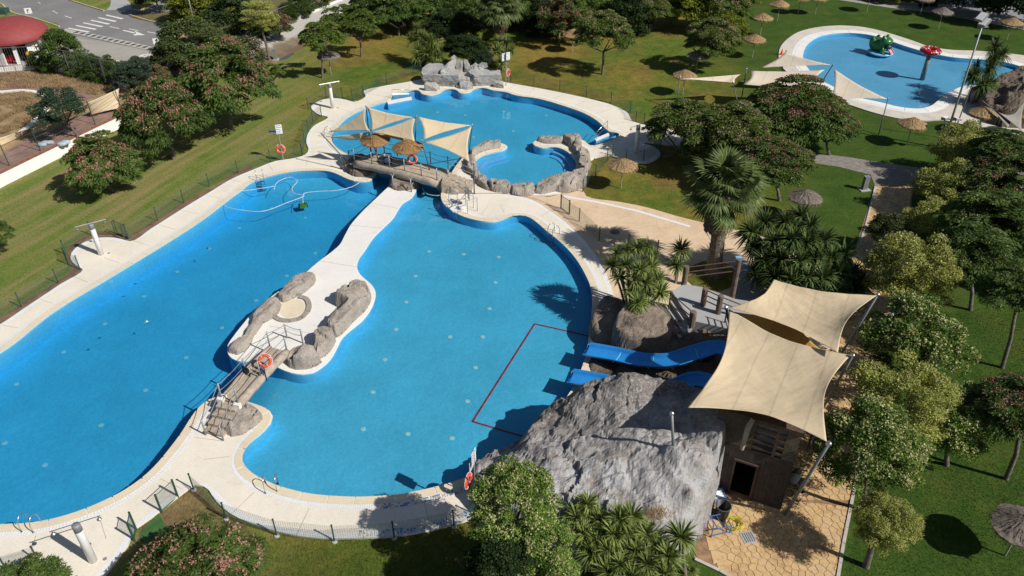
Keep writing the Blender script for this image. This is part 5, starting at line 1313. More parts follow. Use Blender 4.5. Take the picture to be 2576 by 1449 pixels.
def gate(a, b, label, opento=None):
    A, B = G(*a), G(*b); o = thing('gate', label, 'gate', (0, 0, 0), 0, 'green wire gates')
    for p in (A, B): m = MB(); m.tube([p, p + Vector((0, 0, 1.2))], .05, 8); obj('gate_post', m, M_fence, o)
    C_ = G(*opento) if opento else B; d = C_ - A
    m = MB(); m.tube([A + Vector((0, 0, .08)), C_ + Vector((0, 0, .08)), C_ + Vector((0, 0, 1.12)), A + Vector((0, 0, 1.12)), A + Vector((0, 0, .08))], .025, 6); obj('gate_frame', m, M_fence, o)
    put('wire_mesh', me_wire, o, A, (0, 0, math.atan2(d.y, d.x)), (d.length, 1, 1)); return o
gate((448,1251), (407,1289), 'closed wire gate at the notch of dry grass by the near deck')
gate((343,1333), (338,1360), 'wire gate beside the small artificial turf mat')
gate((323,601), (315,605), 'open wire gate right of the left lawn shower', (295, 588))
gate((887,253), (914,243), 'dark green gate left of the upper basin steps')
gate((1656,330), (1650,322), 'open wire gate beside the access path on the right', (1672, 305))
gate((1411,525), (1432,540), 'wire gate on the tan plaza below the spa rocks')
lowfence([(100,1416),(20,1440)], 'short piece of wire fence behind the nearest shower')

# ================================================================== SHOWERS, SIGNS, BUOYS, LADDERS
def shower(u, v, label, rz):
    g = G(u, v, .1); o = thing('shower', label, 'shower', g, rz, 'round white column showers')
    m = MB(); m.lathe([(.17, 0), (.17, 2.0), (.165, 2.02)], n=18); obj('column', m, M_wht, o, True)
    m = MB(); m.lathe([(.172, 2.02), (.172, 2.36), (.16, 2.38), (.0, 2.39)], n=18); obj('column_cap', m, M_galv, o, True)
    m = MB(); m.tube([(-.95, 0, 2.44), (.95, 0, 2.44)], .022, 6); obj('cross_pipe', m, M_steel, o)
    for s_ in (-.86, .86): m = MB(); m.lathe([(.02, 2.42), (.03, 2.34), (.10, 2.28), (.10, 2.25), (0, 2.25)], (s_, 0, 0), 10); obj('shower_head', m, M_steel, o)
    for s_, z in ((-.19, 1.05), (.19, 1.05)): m = MB(); m.box((s_, 0, z), (.05, .06, .08)); obj('push_button', m, M_steel, o)
    m = MB(); m.lathe([(.09, 0), (.09, .01), (0, .01)], (.45, -.1, 0), 10); obj('floor_drain', m, M_galv, o)
shower(235, 1411, 'nearest white shower column at the bottom left of the deck', R(25))
shower(255, 640, 'white shower column on the round pad beside the left lawn', R(32))
shower(837, 272, 'white shower column on the pad left of the upper basin', R(28))
shower(1600, 383, 'white shower column on the pad right of the upper basin', R(38))
def buoy(par, c, tilt, rz, R_=.30):
    ax_ = Matrix.Rotation(rz, 3, 'Z') @ Matrix.Rotation(tilt, 3, 'X'); m = MB(); m.torus(c, R_, .085, ax_, 28, 10); o = obj('ring', m, M_orange, par, True)
    m = MB(); m.torus(c, R_ + .10, .012, ax_, 24, 5); obj('grab_rope', m, M_wht, par)
    for k in range(4): a = k * math.pi / 2 + .5; m = MB(); m.torus(Vector(c) + ax_ @ Vector((R_ * math.cos(a), R_ * math.sin(a), 0)), .088, .012, ax_ @ Matrix.Rotation(a, 3, 'Z') @ Matrix.Rotation(R(90), 3, 'X'), 12, 5); obj('white_band', m, M_wht, par)
def lifebuoy(u, v, z, label, tilt=R(85), rz=0.0, post=True):
    g = G(u, v, z); o = thing('lifebuoy', label, 'lifebuoy', g, 0, 'orange lifebuoys')
    buoy(o, (0, 0, 1.05 if post else 0), tilt, rz)
    if post: m = MB(); m.tube([(0, .12, 0), (0, .12, 1.3)], .03, 8); obj('hook_post', m, M_galv, o)
    return o
lifebuoy(711, 404, 0.05, 'orange lifebuoy below the sign on the left lawn edge')
lifebuoy(1279, 208, 0.05, 'orange lifebuoy seen edge on behind the sign right of the waterfall', rz=R(62))
lifebuoy(1180, 1248, 0.1, 'dark shaded lifebuoy at the near deck beside the largest rock', rz=R(70))
lifebuoy(666, 908, 1.35, 'orange lifebuoy hanging on the rope rail of the lower footbridge', R(55), .2, False)
lifebuoy(1037, 400, 1.7, 'orange-red lifebuoy hanging on the upper footbridge', R(80), .2, False)
lifebuoy(1545, 768, 0.35, 'lifebuoy lying in shade behind the low boulder at the pool edge', R(15), 0, False)
def textmark(txt, par, mat, c, size, rot):
    cu = bpy.data.curves.new('lettering', 'FONT'); cu.body = txt; cu.size = size; cu.extrude = .002; cu.align_x = 'CENTER'; cu.align_y = 'CENTER'
    o = bpy.data.objects.new('lettering', cu); COL.objects.link(o); o.parent = par; o.location = c; o.rotation_euler = rot; cu.materials.append(mat); return o
def board(par, c, w_, h_, rz, tilt, mat=M_wht, lines=5, name='panel', ink=M_navy):
    q = bpy.data.objects.new(name, None)
    m = MB(); ax_ = Matrix.Rotation(rz, 3, 'Z') @ Matrix.Rotation(tilt, 3, 'X'); m.box(c, (w_, .02, h_), ax=ax_); o = obj(name, m, mat, par)
    for k in range(lines):
        mm = MB(); L = w_ * rng.uniform(.55, .85); mm.box(Vector(c) + ax_ @ Vector((-(w_ * .86 - L) / 2, -.014, h_ * (.38 - .76 * k / max(1, lines - 1)))), (L, .006, h_ * .035), ax=ax_); obj('text_line', mm, ink, par)
def signpost(u, v, vt, label, panels, z=.05):
    g = G(u, v, z); h = HT(u, v, vt, z) - z; o = thing('sign_post', label, 'sign', g); m = MB(); m.tube([(0, 0, 0), (0, 0, h)], .04, 8); obj('post', m, M_galv, o)
    for (dx, dz, w_, h_, rz, mt) in panels: board(o, (dx, -.06, h - h_ / 2 - dz), w_, h_, rz, 0, mt, 5 if mt is M_wht else 2, ink=M_navy if mt is M_wht else M_wht)
signpost(713, 404, 309, 'grey post with a white notice and a blue board above a lifebuoy on the left', [(.12, .0, .5, .8, R(18), M_wht), (-.25, .45, .9, .25, R(5), M_navy)])
signpost(1273, 216, 131, 'tall grey post with two white notice boards right of the waterfall rock', [(-.2, .1, .42, .75, R(35), M_wht), (.22, 0, .42, .75, R(35), M_wht)])
signpost(1197, 1264, 1132, 'dark post with white notice boards leaning beside the largest rock', [(.0, .0, .5, .8, R(72), M_wht), (-.12, .55, .45, .6, R(72), M_wht)], .1)
def nobanner(u, v, z, label, rz, sc=1.0, txt='!'):
    g = G(u, v, z); o = thing('warning_sign', label, 'sign', g, rz, 'navy prohibition signs')
    m = MB(); m.box((0, 0, .0), (.62 * sc, .02, .95 * sc)); obj('panel', m, M_navy, o)
    m = MB(); m.torus((0, -.02, -.12), .2 * sc, .028, Matrix.Rotation(R(90), 3, 'X'), 24, 6); m.box((0, -.02, -.12), (.05, .012, .4 * sc), ax=Matrix.Rotation(R(-45), 3, 'Y')); obj('prohibition_ring', m, M_wht, o)
    m = MB(); m.sphere((.02, -.02, -.02), .045, 8, 6); m.bar((-.1, -.02, -.18), (.04, -.02, -.06), .05, .05); m.bar((-.1, -.02, -.18), (.1, -.02, -.22), .04, .04); obj('diver_symbol', m, M_wht, o)
    m = MB(); m.box((0, -.016, .34), (.5 * sc, .012, .2 * sc)); obj('caption_plate', m, M_wht, o)
nobanner(661, 936, 1.1, 'navy prohibition sign tied under the lifebuoy on the lower footbridge', R(-45))
nobanner(975, 400, 1.6, 'navy prohibition sign on the rail of the upper footbridge', R(-5), 1.1)
bs = thing('black_board', 'small black board tied on the left rail of the lower footbridge', 'sign', G(620, 938, 1.0), R(-35)); m = MB(); m.box((0, 0, 0), (.6, .02, .85)); obj('panel', m, M_black, bs); m = MB(); m.box((0, -.02, .1), (.08, .02, .3)); obj('strap', m, M_dgrey, bs)
def ladder(u, v, ang_, label, z=.1):
    g = G(u, v, z); o = thing('pool_ladder', label, 'pool ladder', g, ang_, 'steel pool ladders')    # local +Y points to the water
    for s_ in (-.27, .27):
        pts = [(s_, -.45, 0), (s_, -.45, .35)] + [(s_, -.45 + .30 * (1 - math.cos(a)) , .35 + .42 * math.sin(a)) for a in [R(x) for x in range(20, 181, 20)]] + [(s_, .16, -.9)]
        m = MB(); m.tube(pts, .022, 8); obj('handrail', m, M_steel, o, True)
        m = MB(); m.lathe([(.06, 0), (.05, .02), (0, .02)], (s_, -.45, 0), 10); obj('flange', m, M_steel, o)
    for k in range(4): m = MB(); m.box((0, .15, -.12 - k * .24), (.5, .12, .03)); obj('step', m, M_navy if k == 0 else M_steel, o)
ladder(84, 1318, R(-5), 'steel pool ladder nearest the bottom left corner'); ladder(684, 1220, R(10), 'steel pool ladder at the near edge of the right basin')
ladder(655, 452, R(200), 'steel pool ladder at the upper end of the left basin'); ladder(829, 342, R(-90), 'steel pool ladder under the leftmost bridge sail'); ladder(1388, 590, R(125), 'steel pool ladder at the right edge by the wire gate')
def steprail(a, b, label, post=True):
    A, B = G(*a, .1), G(*b, .1); o = thing('step_rail', label, 'handrail'); m = MB(); m.tube([A, A + Vector((0, 0, .95)), B + Vector((0, 0, .6)), B - Vector((0, 0, .3))], .024, 8); obj('rail', m, M_steel, o, True)
    m = MB(); m.tube([A + Vector((0, 0, .5)), B + Vector((0, 0, .2))], .02, 6); obj('lower_rail', m, M_steel, o)
steprail((988,249), (1030,241), 'steel handrail over the light blue steps left of the waterfall'); steprail((1527,329), (1500,349), 'steel handrail at the light blue steps on the right of the upper basin')
for px in ([(984,247),(1000,237),(1030,230),(1042,227),(1038,240),(1012,246)], [(1505,356),(1548,338),(1558,338),(1548,347),(1512,360)]):
    for k in range(3):
        lpz = GL([(u, v + k * 2.2) for u, v in px], 0, .5, False); mm = region([lpz], [], -.12 - k * .2); skirt(mm, lpz, -.8, -.12 - k * .2); obj('bathing_step', mm, M_ktile, basin)
# coping strips in front of the two step bays
for px in ([(972,254),(1034,243),(1036,248),(976,260)], [(1495,349),(1530,334),(1533,338),(1500,353)]):
    lpz = GL(px, .1, .5, False); mm = region([lpz], [], .1); skirt(mm, lpz, .0, .1); obj('step_wall_top', mm, M_white, basin); mm = MB(); skirt(mm, lpz, -.9, .0); obj('step_wall', mm, M_wtile, basin)

# lifeguard chair lift and steps by the bridge stairs
lf = thing('pool_lift', 'white and grey disabled pool lift frame with a seat board at the deck point', 'pool lift', G(1160, 530, .1))
def L3(x, y, z): return Vector((x, y, z))
for a, b in (((-.9,.6,0),(-.9,.6,1.1)),((-.9,.6,1.1),(.3,.9,1.1)),((.3,.9,0),(.3,.9,1.5)),((.3,.9,1.5),(.9,-.2,1.5)),((-.2,-.5,-1),(-.2,-.5,1.6)),((.5,-.5,-1),(.5,-.5,1.2)),((-.2,-.5,1.1),(.9,.4,1.1)),((.9,.4,0),(.9,.4,1.1)),((1.2,-.1,0),(1.2,-.1,1.1)),((.5,-.5,1.1),(1.2,-.1,1.1)),((.3,.9,.9),(-.2,-.5,.9)),((-.9,.6,.5),(.3,.9,.5))):
    m = MB(); m.tube([a, b], .025, 6); obj('frame_tube', m, M_galv, lf)
for k in range(6): m = MB(); m.box((.15, -.52, -.05 - k * .17), (.7, .1, .03)); obj('step', m, M_dgrey, lf)
m = MB(); m.box((-.45, .2, .12), (.8, 1.0, .05), .5); obj('white_ramp_board', m, M_wht, lf); m = MB(); m.box((.55, .75, 1.0), (.06, .65, .9), .2); obj('grey_panel', m, M_galv, lf); m = MB(); m.box((.1, .1, .3), (.5, .5, .1), .4); obj('seat', m, M_wht, lf)
# manhole, utility boxes
o = thing('manhole_cover', 'round brown manhole cover on the tan plaza', 'manhole cover', G(1547, 584, .03)); m = MB(); m.lathe([(.34, 0), (.34, .02), (0, .022)], n=24); obj('rim', m, M_pinkpath, o); m = MB(); m.lathe([(.27, .022), (.27, .035), (0, .035)], n=24); obj('lid', m, M_palmbark, o)
o = thing('drain_cover', 'square grey drain cover in the shaded stamped paving', 'drain cover', G(1883, 1352, .045), .2); m = MB(); m.box((0, 0, 0), (.62, .62, .03)); obj('lid', m, M_grey, o)
for k in range(5): m = MB(); m.box((-.2 + .1 * k, 0, .02), (.03, .5, .012)); obj('slot', m, M_dgrey, o)
def ubox(u, v, label, z=0):
    g = G(u, v, z); o = thing('utility_box', label, 'utility box', g, .2); m = MB(); m.box((0, 0, .55), (.38, .3, 1.1)); obj('cabinet', m, M_fenceg, o); m = MB(); m.box((0, 0, 1.12), (.42, .34, .04)); obj('lid', m, M_galv, o); m = MB(); m.sphere((0, 0, 1.14), .07, 8, 5, (1, 1, .3)); obj('button', m, M_dgrey, o); m = MB(); m.box((0, 0, .03), (.8, .7, .06)); obj('plinth', m, M_grey, o)
ubox(2173, 477, 'grey drinking fountain box at the corner of lawn and stamped path'); ubox(693, 150, 'pale utility box beside the yellowish privet trunk')
sheet('dark_ground_mat', [(700,148),(722,132),(742,134),(722,148),(704,153)], .02, M_dgrey, smooth=False)
o = thing('solar_lamp', 'small square lamp on the log pillar beside the palm', 'lamp', G(1858, 652, 2.9)); m = MB(); m.box((0, 0, .12), (.42, .3, .06)); obj('head', m, M_galv, o); m = MB(); m.box((0, 0, .155), (.34, .22, .01)); obj('glass', m, M_ltblue, o); m = MB(); m.tube([(0, 0, -.1), (0, 0, .1)], .04, 6); obj('stem', m, M_dgrey, o)

# ================================================================== SERVICE THINGS BESIDE THE TOWER
o = thing('metal_chair', 'blue tubular chair frame lying beside the large rock on the paving', 'chair frame', G(1806, 1330, .04), .25)
for p in ([(-.5,-.35,.5),(.4,-.35,.5),(.4,.35,.5),(-.5,.35,.5),(-.5,-.35,.5)], [(-.5,-.35,0),(-.5,-.35,.9),(-.5,.35,.9),(-.5,.35,0)], [(.4,-.35,0),(.4,-.35,.5)], [(.4,.35,0),(.4,.35,.5)], [(-.5,-.35,.1),(.4,-.35,.1),(.4,.35,.1)], [(.0,-.35,.5),(.0,.35,.5)], [(-.25,-.35,.5),(-.25,.35,.5)]):
    m = MB(); m.tube(p, .025, 6); obj('frame_tube', m, M_bluef, o)
o = thing('bin', 'black open bin standing behind the blue chair frame', 'bin', G(1814, 1300, .04)); m = MB(); m.lathe([(.28, 0), (.34, .75), (.36, .78), (.33, .78), (.27, .05), (0, .05)], n=20, cap=False); obj('bin_body', m, M_black, o, True); m = MB(); m.torus((0, 0, .78), .345, .02, None, 24, 6); obj('rim', m, M_dgrey, o)
o = thing('blue_board', 'blue and white board on the ground by the tower doorway', 'board', G(1800, 1255, .05), .3); m = MB(); m.box((0, 0, .25), (.85, .5, .06), ax=Matrix.Rotation(R(25), 3, 'X')); obj('board', m, M_bluef, o); m = MB(); m.box((0, -.02, .3), (.6, .3, .03), ax=Matrix.Rotation(R(25), 3, 'X')); obj('white_face', m, M_wht, o)
o = thing('hose_coil', 'coiled yellow hose on the stamped paving', 'hose', G(1847, 1320, .06)); 
pts = []
for k in range(200): a = k * .22; r_ = .33 + .09 * math.sin(k * .13) ; pts.append((r_ * math.cos(a) + .03 * math.sin(k * .05), r_ * math.sin(a) * .95, .02 + k * .0009))
m = MB(); m.tube(pts, .014, 5); tag(obj('hose_coil', m, M_yellow, None, True, loc=G(1847, 1320, .06)), 'coiled yellow hose on the stamped paving', 'hose'); bpy.data.objects.remove(o)
o = thing('stroller', 'small dark folding stroller beside the leaning pole at the tower corner', 'stroller', G(2012, 1248, .04), .6)
for p in ([(-.25,-.2,.1),(.25,-.2,.6),(.25,.2,.6),(-.25,.2,.1)], [(.25,-.2,.1),(-.2,-.2,.75),(-.35,-.2,.95),(-.35,.2,.95),(-.2,.2,.75),(.25,.2,.1)]): m = MB(); m.tube(p, .014, 6); obj('frame_tube', m, M_galv, o)
m = MB(); m.box((.02, 0, .38), (.34, .34, .05), ax=Matrix.Rotation(.3, 3, 'Y')); obj('seat', m, M_black, o)
for x in (-.28, .28):
    for y in (-.2, .2): m = MB(); m.torus((x, y, .09), .07, .02, Matrix.Rotation(R(90), 3, 'X'), 14, 6); obj('wheel', m, M_black, o)
o = thing('wrapped_bundle', 'pale wrapped bundle slumped against the tower corner', 'bundle', G(1995, 1215, .04)); 
for k, (x, y, z, r_) in enumerate(((0,0,.3,.32),(.3,-.15,.22,.26),(-.1,.3,.25,.24),(.2,.25,.5,.2))): m = MB(); m.sphere((x, y, z), r_, 10, 7, (1, .8, .9)); obj('bag', m, M_strawg if k else M_grey, o, True)
pz = thing('person', 'person in a blue top and dark trousers standing behind the tower in shade', 'person', G(2040, 1128, .04))
def skinbody(name, joints, edges, mat, par, sub=2):
    me = bpy.data.meshes.new(name); me.from_pydata([j[0] for j in joints], edges, []); me.update(); o = put(name, me, par); o.modifiers.new('skin', 'SKIN'); me.skin_vertices or None
    sv = me.skin_vertices[0].data
    for k, j in enumerate(joints): sv[k].radius = (j[1], j[1] * (j[2] if len(j) > 2 else 1)); sv[k].use_root = (k == 0)
    s_ = o.modifiers.new('sub', 'SUBSURF'); s_.levels = s_.render_levels = sub; me.materials.append(mat); return o
def bodymesh(name, joints, edges, mat, par):
    bm = bmesh.new(); vs = [bm.verts.new(j[0]) for j in joints]
    for a, b in edges: bm.edges.new((vs[a], vs[b]))
    me = bpy.data.meshes.new(name); bm.to_mesh(me); bm.free(); o = put(name, me, par)
    bpy.context.view_layer.objects.active = o
    md_ = o.modifiers.new('skin', 'SKIN')
    if not me.skin_vertices:
        with bpy.context.temp_override(object=o, active_object=o): bpy.ops.mesh.customdata_skin_add() if hasattr(bpy.ops.mesh, 'customdata_skin_add') else None
    for k, j in enumerate(joints): me.skin_vertices[0].data[k].radius = (j[1], j[2] if len(j) > 2 else j[1])
    me.skin_vertices[0].data[0].use_root = True
    s_ = o.modifiers.new('sub', 'SUBSURF'); s_.levels = s_.render_levels = 1; me.materials.append(mat); return o
M_skin = plain('skin', (0.42, 0.25, 0.18), .6)
body = bodymesh('body', [((0,0,.95),.14,.10),((0,0,1.2),.15,.10),((0,0,1.42),.17,.10),((0,0,1.52),.06,.06),((0,0,1.66),.095,.11),((.09,0,.88),.09,.09),((.1,0,.5),.06,.06),((.1,.02,.1),.04,.04),((.1,-.12,.04),.035,.03),
   ((-.09,0,.88),.09,.09),((-.12,-.05,.5),.06,.06),((-.12,.05,.1),.04,.04),((-.12,-.09,.04),.035,.03),((.2,0,1.4),.055,.055),((.27,-.02,1.15),.04,.04),((.24,-.14,.95),.03,.03),((-.2,0,1.4),.055,.055),((-.27,0,1.15),.04,.04),((-.28,-.1,.92),.03,.03)],
   [(0,1),(1,2),(2,3),(3,4),(0,5),(5,6),(6,7),(7,8),(0,9),(9,10),(10,11),(11,12),(2,13),(13,14),(14,15),(2,16),(16,17),(17,18)], M_skin, pz)
m = MB(); m.lathe([(.19, .92), (.2, 1.15), (.215, 1.4), (.14, 1.5), (.08, 1.52)], n=14, cap=False); o_ = obj('shirt', m, M_bluef, pz, True); o_.scale = (1, .72, 1)
for x in (.1, -.11): m = MB(); m.lathe([(.075, .1), (.09, .5), (.115, .93)], (x, 0, 0), 10, cap=False); obj('trouser_leg', m, M_yelbin if 0 else M_dgrey, pz, True)
m = MB(); m.sphere((0, .015, 1.72), .115, 10, 8, (1, 1.1, .85)); obj('hair', m, M_black, pz, True)
# pool cleaner and hose
o = thing('pool_cleaner', 'lime green pool cleaning robot with white cable on the bottom of the left basin', 'pool cleaner', G(763, 520, -.9), .4)
m = MB(); m.box((0, 0, .12), (.55, .5, .2)); obj('body', m, M_lime, o); m = MB(); m.tube([(-.2, -.2, .25), (-.2, .2, .38), (.2, .2, .38), (.2, -.2, .25)], .03, 6); obj('handle', m, M_lime, o)
for s_ in (-.3, .3): m = MB(); m.box((s_, 0, .1), (.06, .5, .18)); obj('track', m, M_black, o)
hp = [(763,512),(762,500),(765,488),(800,483),(850,480),(893,468),(905,460)]
hq = [(690,478),(700,458),(730,447),(748,456),(735,475),(745,490),(765,492),(720,512),(660,533),(610,530),(568,520),(558,500),(580,488),(640,478),(690,470)]
for pxs, nm in ((hp, 'pool_hose'), (hq, 'pool_hose')):
    pts = smooth_loop([G(u, v, -.05).xy for u, v in pxs], .3, False); m = MB(); m.tube([(p.x, p.y, -.0) for p in pts], .02, 6)
    tag(obj(nm, m, M_hose, None, True), 'white hose from the cleaning robot towards the upper footbridge' if pxs is hp else 'white hose floating in a big loop on the left basin', 'hose')
pts = smooth_loop([G(u, v, .0).xy for u, v in ((1062,470),(1075,488),(1100,492),(1115,490))], .3, False); m = MB(); m.tube([(p.x, p.y, .0) for p in pts], .02, 6); tag(obj('pool_hose', m, M_hose), 'short thin white hose under the upper footbridge by the pool lift', 'hose')
pts = smooth_loop([G(u, v, .13).xy for u, v in ((1170,488),(1210,486),(1262,487),(1330,496),(1385,515),(1440,560),(1520,590),(1600,620),(1700,660),(1780,680),(1830,700))], .4, False); m = MB(); m.tube([(p.x, p.y, .13) for p in pts], .012, 5); tag(obj('cable', m, M_dgrey), 'thin dark cable lying across deck and tan plaza towards the palm', 'cable')
# swallows over the left basin
for k, (u, v, mt, lb) in enumerate(((523, 625, M_black, 'dark swallow skimming the left basin near its middle light'), (340, 714, M_black, 'dark swallow low over the left basin'), (370, 809, M_wht, 'pale swallow banking over the left basin'), (250, 850, M_black, 'dark swallow with spread wings over the left basin, nearest to the viewer'))):
    o = thing('swallow', lb, 'bird', G(u, v, .3), rng.uniform(0, 6), 'swallows over the left basin'); o.scale = (.7, .7, .7); m = MB(); m.sphere((0, 0, 0), .05, 8, 6, (2.4, .8, .8)); obj('body', m, mt, o, True)
    for s_ in (-1, 1): m = MB(); m.add([(.05, 0, .01), (-.03, 0, .01), (-.10, .2 * s_, .05), (-.02, .14 * s_, .04), (.05, 0, .0), (-.03, 0, 0), (-.10, .2 * s_, .04), (-.02, .14 * s_, .03)], [(0, 1, 2, 3), (7, 6, 5, 4), (0, 3, 7, 4), (1, 5, 6, 2)]); obj('wing', m, mt, o)
    m = MB(); m.add([(-.1, .01, 0), (-.22, .05, 0), (-.15, 0, 0), (-.22, -.05, 0), (-.1, -.01, 0)], [(0, 1, 2), (2, 3, 4)]); obj('tail', m, mt, o)

# ================================================================== KIDS POOL THINGS
fg = thing('frog_slide', 'green fibreglass frog slide with open mouth and pink tongue in the kids pool', 'frog slide', G(2213, 132, -.1), R(38)); fg.scale = (.78, .78, .78)
m = MB()
m.sphere((0, .5, 1.0), 1.0, 20, 14, (1.0, 1.3, 1.0)); m.sphere((0, -.55, 1.75), .85, 20, 14, (1.1, 1.0, .62)); m.sphere((0, -.2, 1.4), .8, 16, 12, (1.1, 1, .9))
m.sphere((.5, -.35, 2.25), .3, 12, 10); m.sphere((-.5, -.35, 2.25), .3, 12, 10); m.sphere((.75, 1.1, 1.5), .42, 12, 10, (.7, 1, 1.5)); m.sphere((-.75, 1.1, 1.5), .42, 12, 10, (.7, 1, 1.5))
m.sphere((.85, -.7, .5), .34, 12, 10, (.8, .9, 1.7)); m.sphere((-.85, -.7, .5), .34, 12, 10, (.8, .9, 1.7)); m.sphere((.95, -1.05, .15), .36, 12, 8, (.8, 1.2, .4)); m.sphere((-.95, -1.05, .15), .36, 12, 8, (.8, 1.2, .4))
o = obj('frog_body', m, M_green, fg, True); r_ = o.modifiers.new('remesh', 'REMESH'); r_.mode = 'VOXEL'; r_.voxel_size = .07; r_.use_smooth_shade = True
sm_ = o.modifiers.new('sm', 'SMOOTH'); sm_.iterations = 3; sm_.factor = .5
m = MB(); m.sphere((0, -1.0, 1.05), .62, 16, 10, (1.0, .8, .62)); obj('mouth_cavity', m, M_black, fg, True)
m = MB(); n = 8; P_ = [(-.35, -.7 - k * .16, 1.25 - .14 * k - .0 * k) for k in range(n)]
for k in range(n - 1):
    a, b = P_[k], P_[k + 1]; m.add([(-.38, a[1], a[2]), (-.38, b[1], b[2]), (.38, b[1], b[2]), (.38, a[1], a[2]), (-.38, a[1], a[2] - .06), (-.38, b[1], b[2] - .06), (.38, b[1], b[2] - .06), (.38, a[1], a[2] - .06)], [(0, 1, 2, 3), (4, 7, 6, 5), (0, 4, 5, 1), (2, 6, 7, 3)])
obj('tongue_slide', m, M_pinkp, fg)
for s_ in (-.4, .4): m = MB(); m.bar((s_, -.7, 1.3), (s_, -1.85, .3), .07, .16); obj('slide_edge', m, M_pinkp, fg)
for s_ in (-1, 1):
    m = MB(); m.sphere((.62 * s_, -.58, 2.2), .19, 12, 8, (.6, .8, 1)); obj('eye', m, M_wht, fg, True); m = MB(); m.sphere((.70 * s_, -.66, 2.2), .10, 10, 6, (.6, .8, 1)); obj('pupil', m, M_black, fg, True)
m = MB(); m.lathe([(1.7, 0), (1.75, .12), (1.6, .2), (0, .2)], (0, -.1, 0), 32); obj('round_base', m, M_ltblue, fg, True)
g = G(2321, 195, -.1); hm = HT(2321, 195, 132, -.1)
ms = thing('mushroom_fountain', 'red mushroom fountain with white dots on a slanting grey column in the kids pool', 'mushroom fountain', g)
m = MB(); m.tube([(0, 0, -.2), (0, 0, hm - .1)], [.24, .21], 18); obj('column', m, M_fenceg, ms, True)
m = MB(); m.torus((0, 0, hm), .68, .34, Matrix.Diagonal((1, 1, .8)), 32, 12); m.lathe([(.7, hm - .1), (.25, hm - .15)], n=18, cap=False); obj('cap', m, M_red, ms, True)
for k in range(34):
    a = rng.uniform(0, 6.28); b_ = rng.uniform(-.3, 1.9); r_ = .68 + .35 * math.cos(b_); p = Vector((r_ * math.cos(a), r_ * math.sin(a), hm + .8 * .35 * math.sin(b_)))
    q = Vector((math.cos(a) * math.cos(b_), math.sin(a) * math.cos(b_), math.sin(b_))).to_track_quat('Z', 'X').to_matrix(); m = MB(); rr = rng.uniform(.045, .075)
    m.v = [tuple(p + q @ Vector((rr * math.cos(t * math.pi / 5), rr * math.sin(t * math.pi / 5), .0))) for t in range(10)] + [tuple(p + q @ Vector((0, 0, .025)))]; m.f = [(t, (t + 1) % 10, 10) for t in range(10)]; obj('white_dot', m, M_wht, ms)
g = G(1966, 137, .1); o = thing('traffic_cone', 'small red traffic cone on the left rim of the kids pool deck', 'traffic cone', g); m = MB(); m.lathe([(.2, 0), (.2, .04), (.14, .05), (.03, .62), (0, .62)], n=14); obj('cone', m, M_orange, o); m = MB(); m.box((0, 0, .015), (.45, .45, .03)); obj('foot', m, M_orange, o)
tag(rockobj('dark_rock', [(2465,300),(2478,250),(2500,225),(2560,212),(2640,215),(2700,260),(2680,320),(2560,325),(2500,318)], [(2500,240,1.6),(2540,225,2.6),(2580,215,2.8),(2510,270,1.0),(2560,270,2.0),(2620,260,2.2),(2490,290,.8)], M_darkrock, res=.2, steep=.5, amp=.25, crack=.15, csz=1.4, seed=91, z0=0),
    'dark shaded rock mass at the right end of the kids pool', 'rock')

# floodlights
def flood(base, top, label, heads, r=.1):
    a, b = G(*base), G(*top); o = thing('floodlight_mast', label, 'floodlight', a); d = b - a
    m = MB(); m.tube([(0, 0, 0), d * .5, d], [r, r * .8, r * .6], 12); obj('pole', m, M_galv, o, True)
    for (x, y, z, s_, tl) in heads:
        m = MB(); ax_ = Matrix.Rotation(.5, 3, 'Z') @ Matrix.Rotation(tl, 3, 'Y'); c = d + Vector((x, y, z)); m.box(c, (s_, s_ * .8, s_ * .3), ax=ax_); hd = obj('lamp_head', m, M_galv, o); m = MB(); m.box(c + ax_ @ Vector((0, 0, s_ * .17)), (s_ * .92, s_ * .7, .03), ax=ax_); obj('glass', m, M_wht, hd)
    m = MB(); m.bar(d + Vector((-.3, 0, 0)), d + Vector((.5, 0, 0)), .1, .08); obj('crossarm', m, M_galv, o)
flood((2370,373,0), (2470,68,10.2), 'very tall steel floodlight mast with twin heads at the top right', [(.1, 0, .35, .75, R(-38)), (-.25, 0, .75, .75, R(-38))])
flood((2355,373,0), (2377,300,2.8), 'short floodlight left of the foot of the tall mast', [(0, 0, .1, .5, 0)], .05)
flood((2392,366,0), (2404,302,2.9), 'short floodlight right of the foot of the tall mast', [(0, 0, .1, .5, .3)], .05)

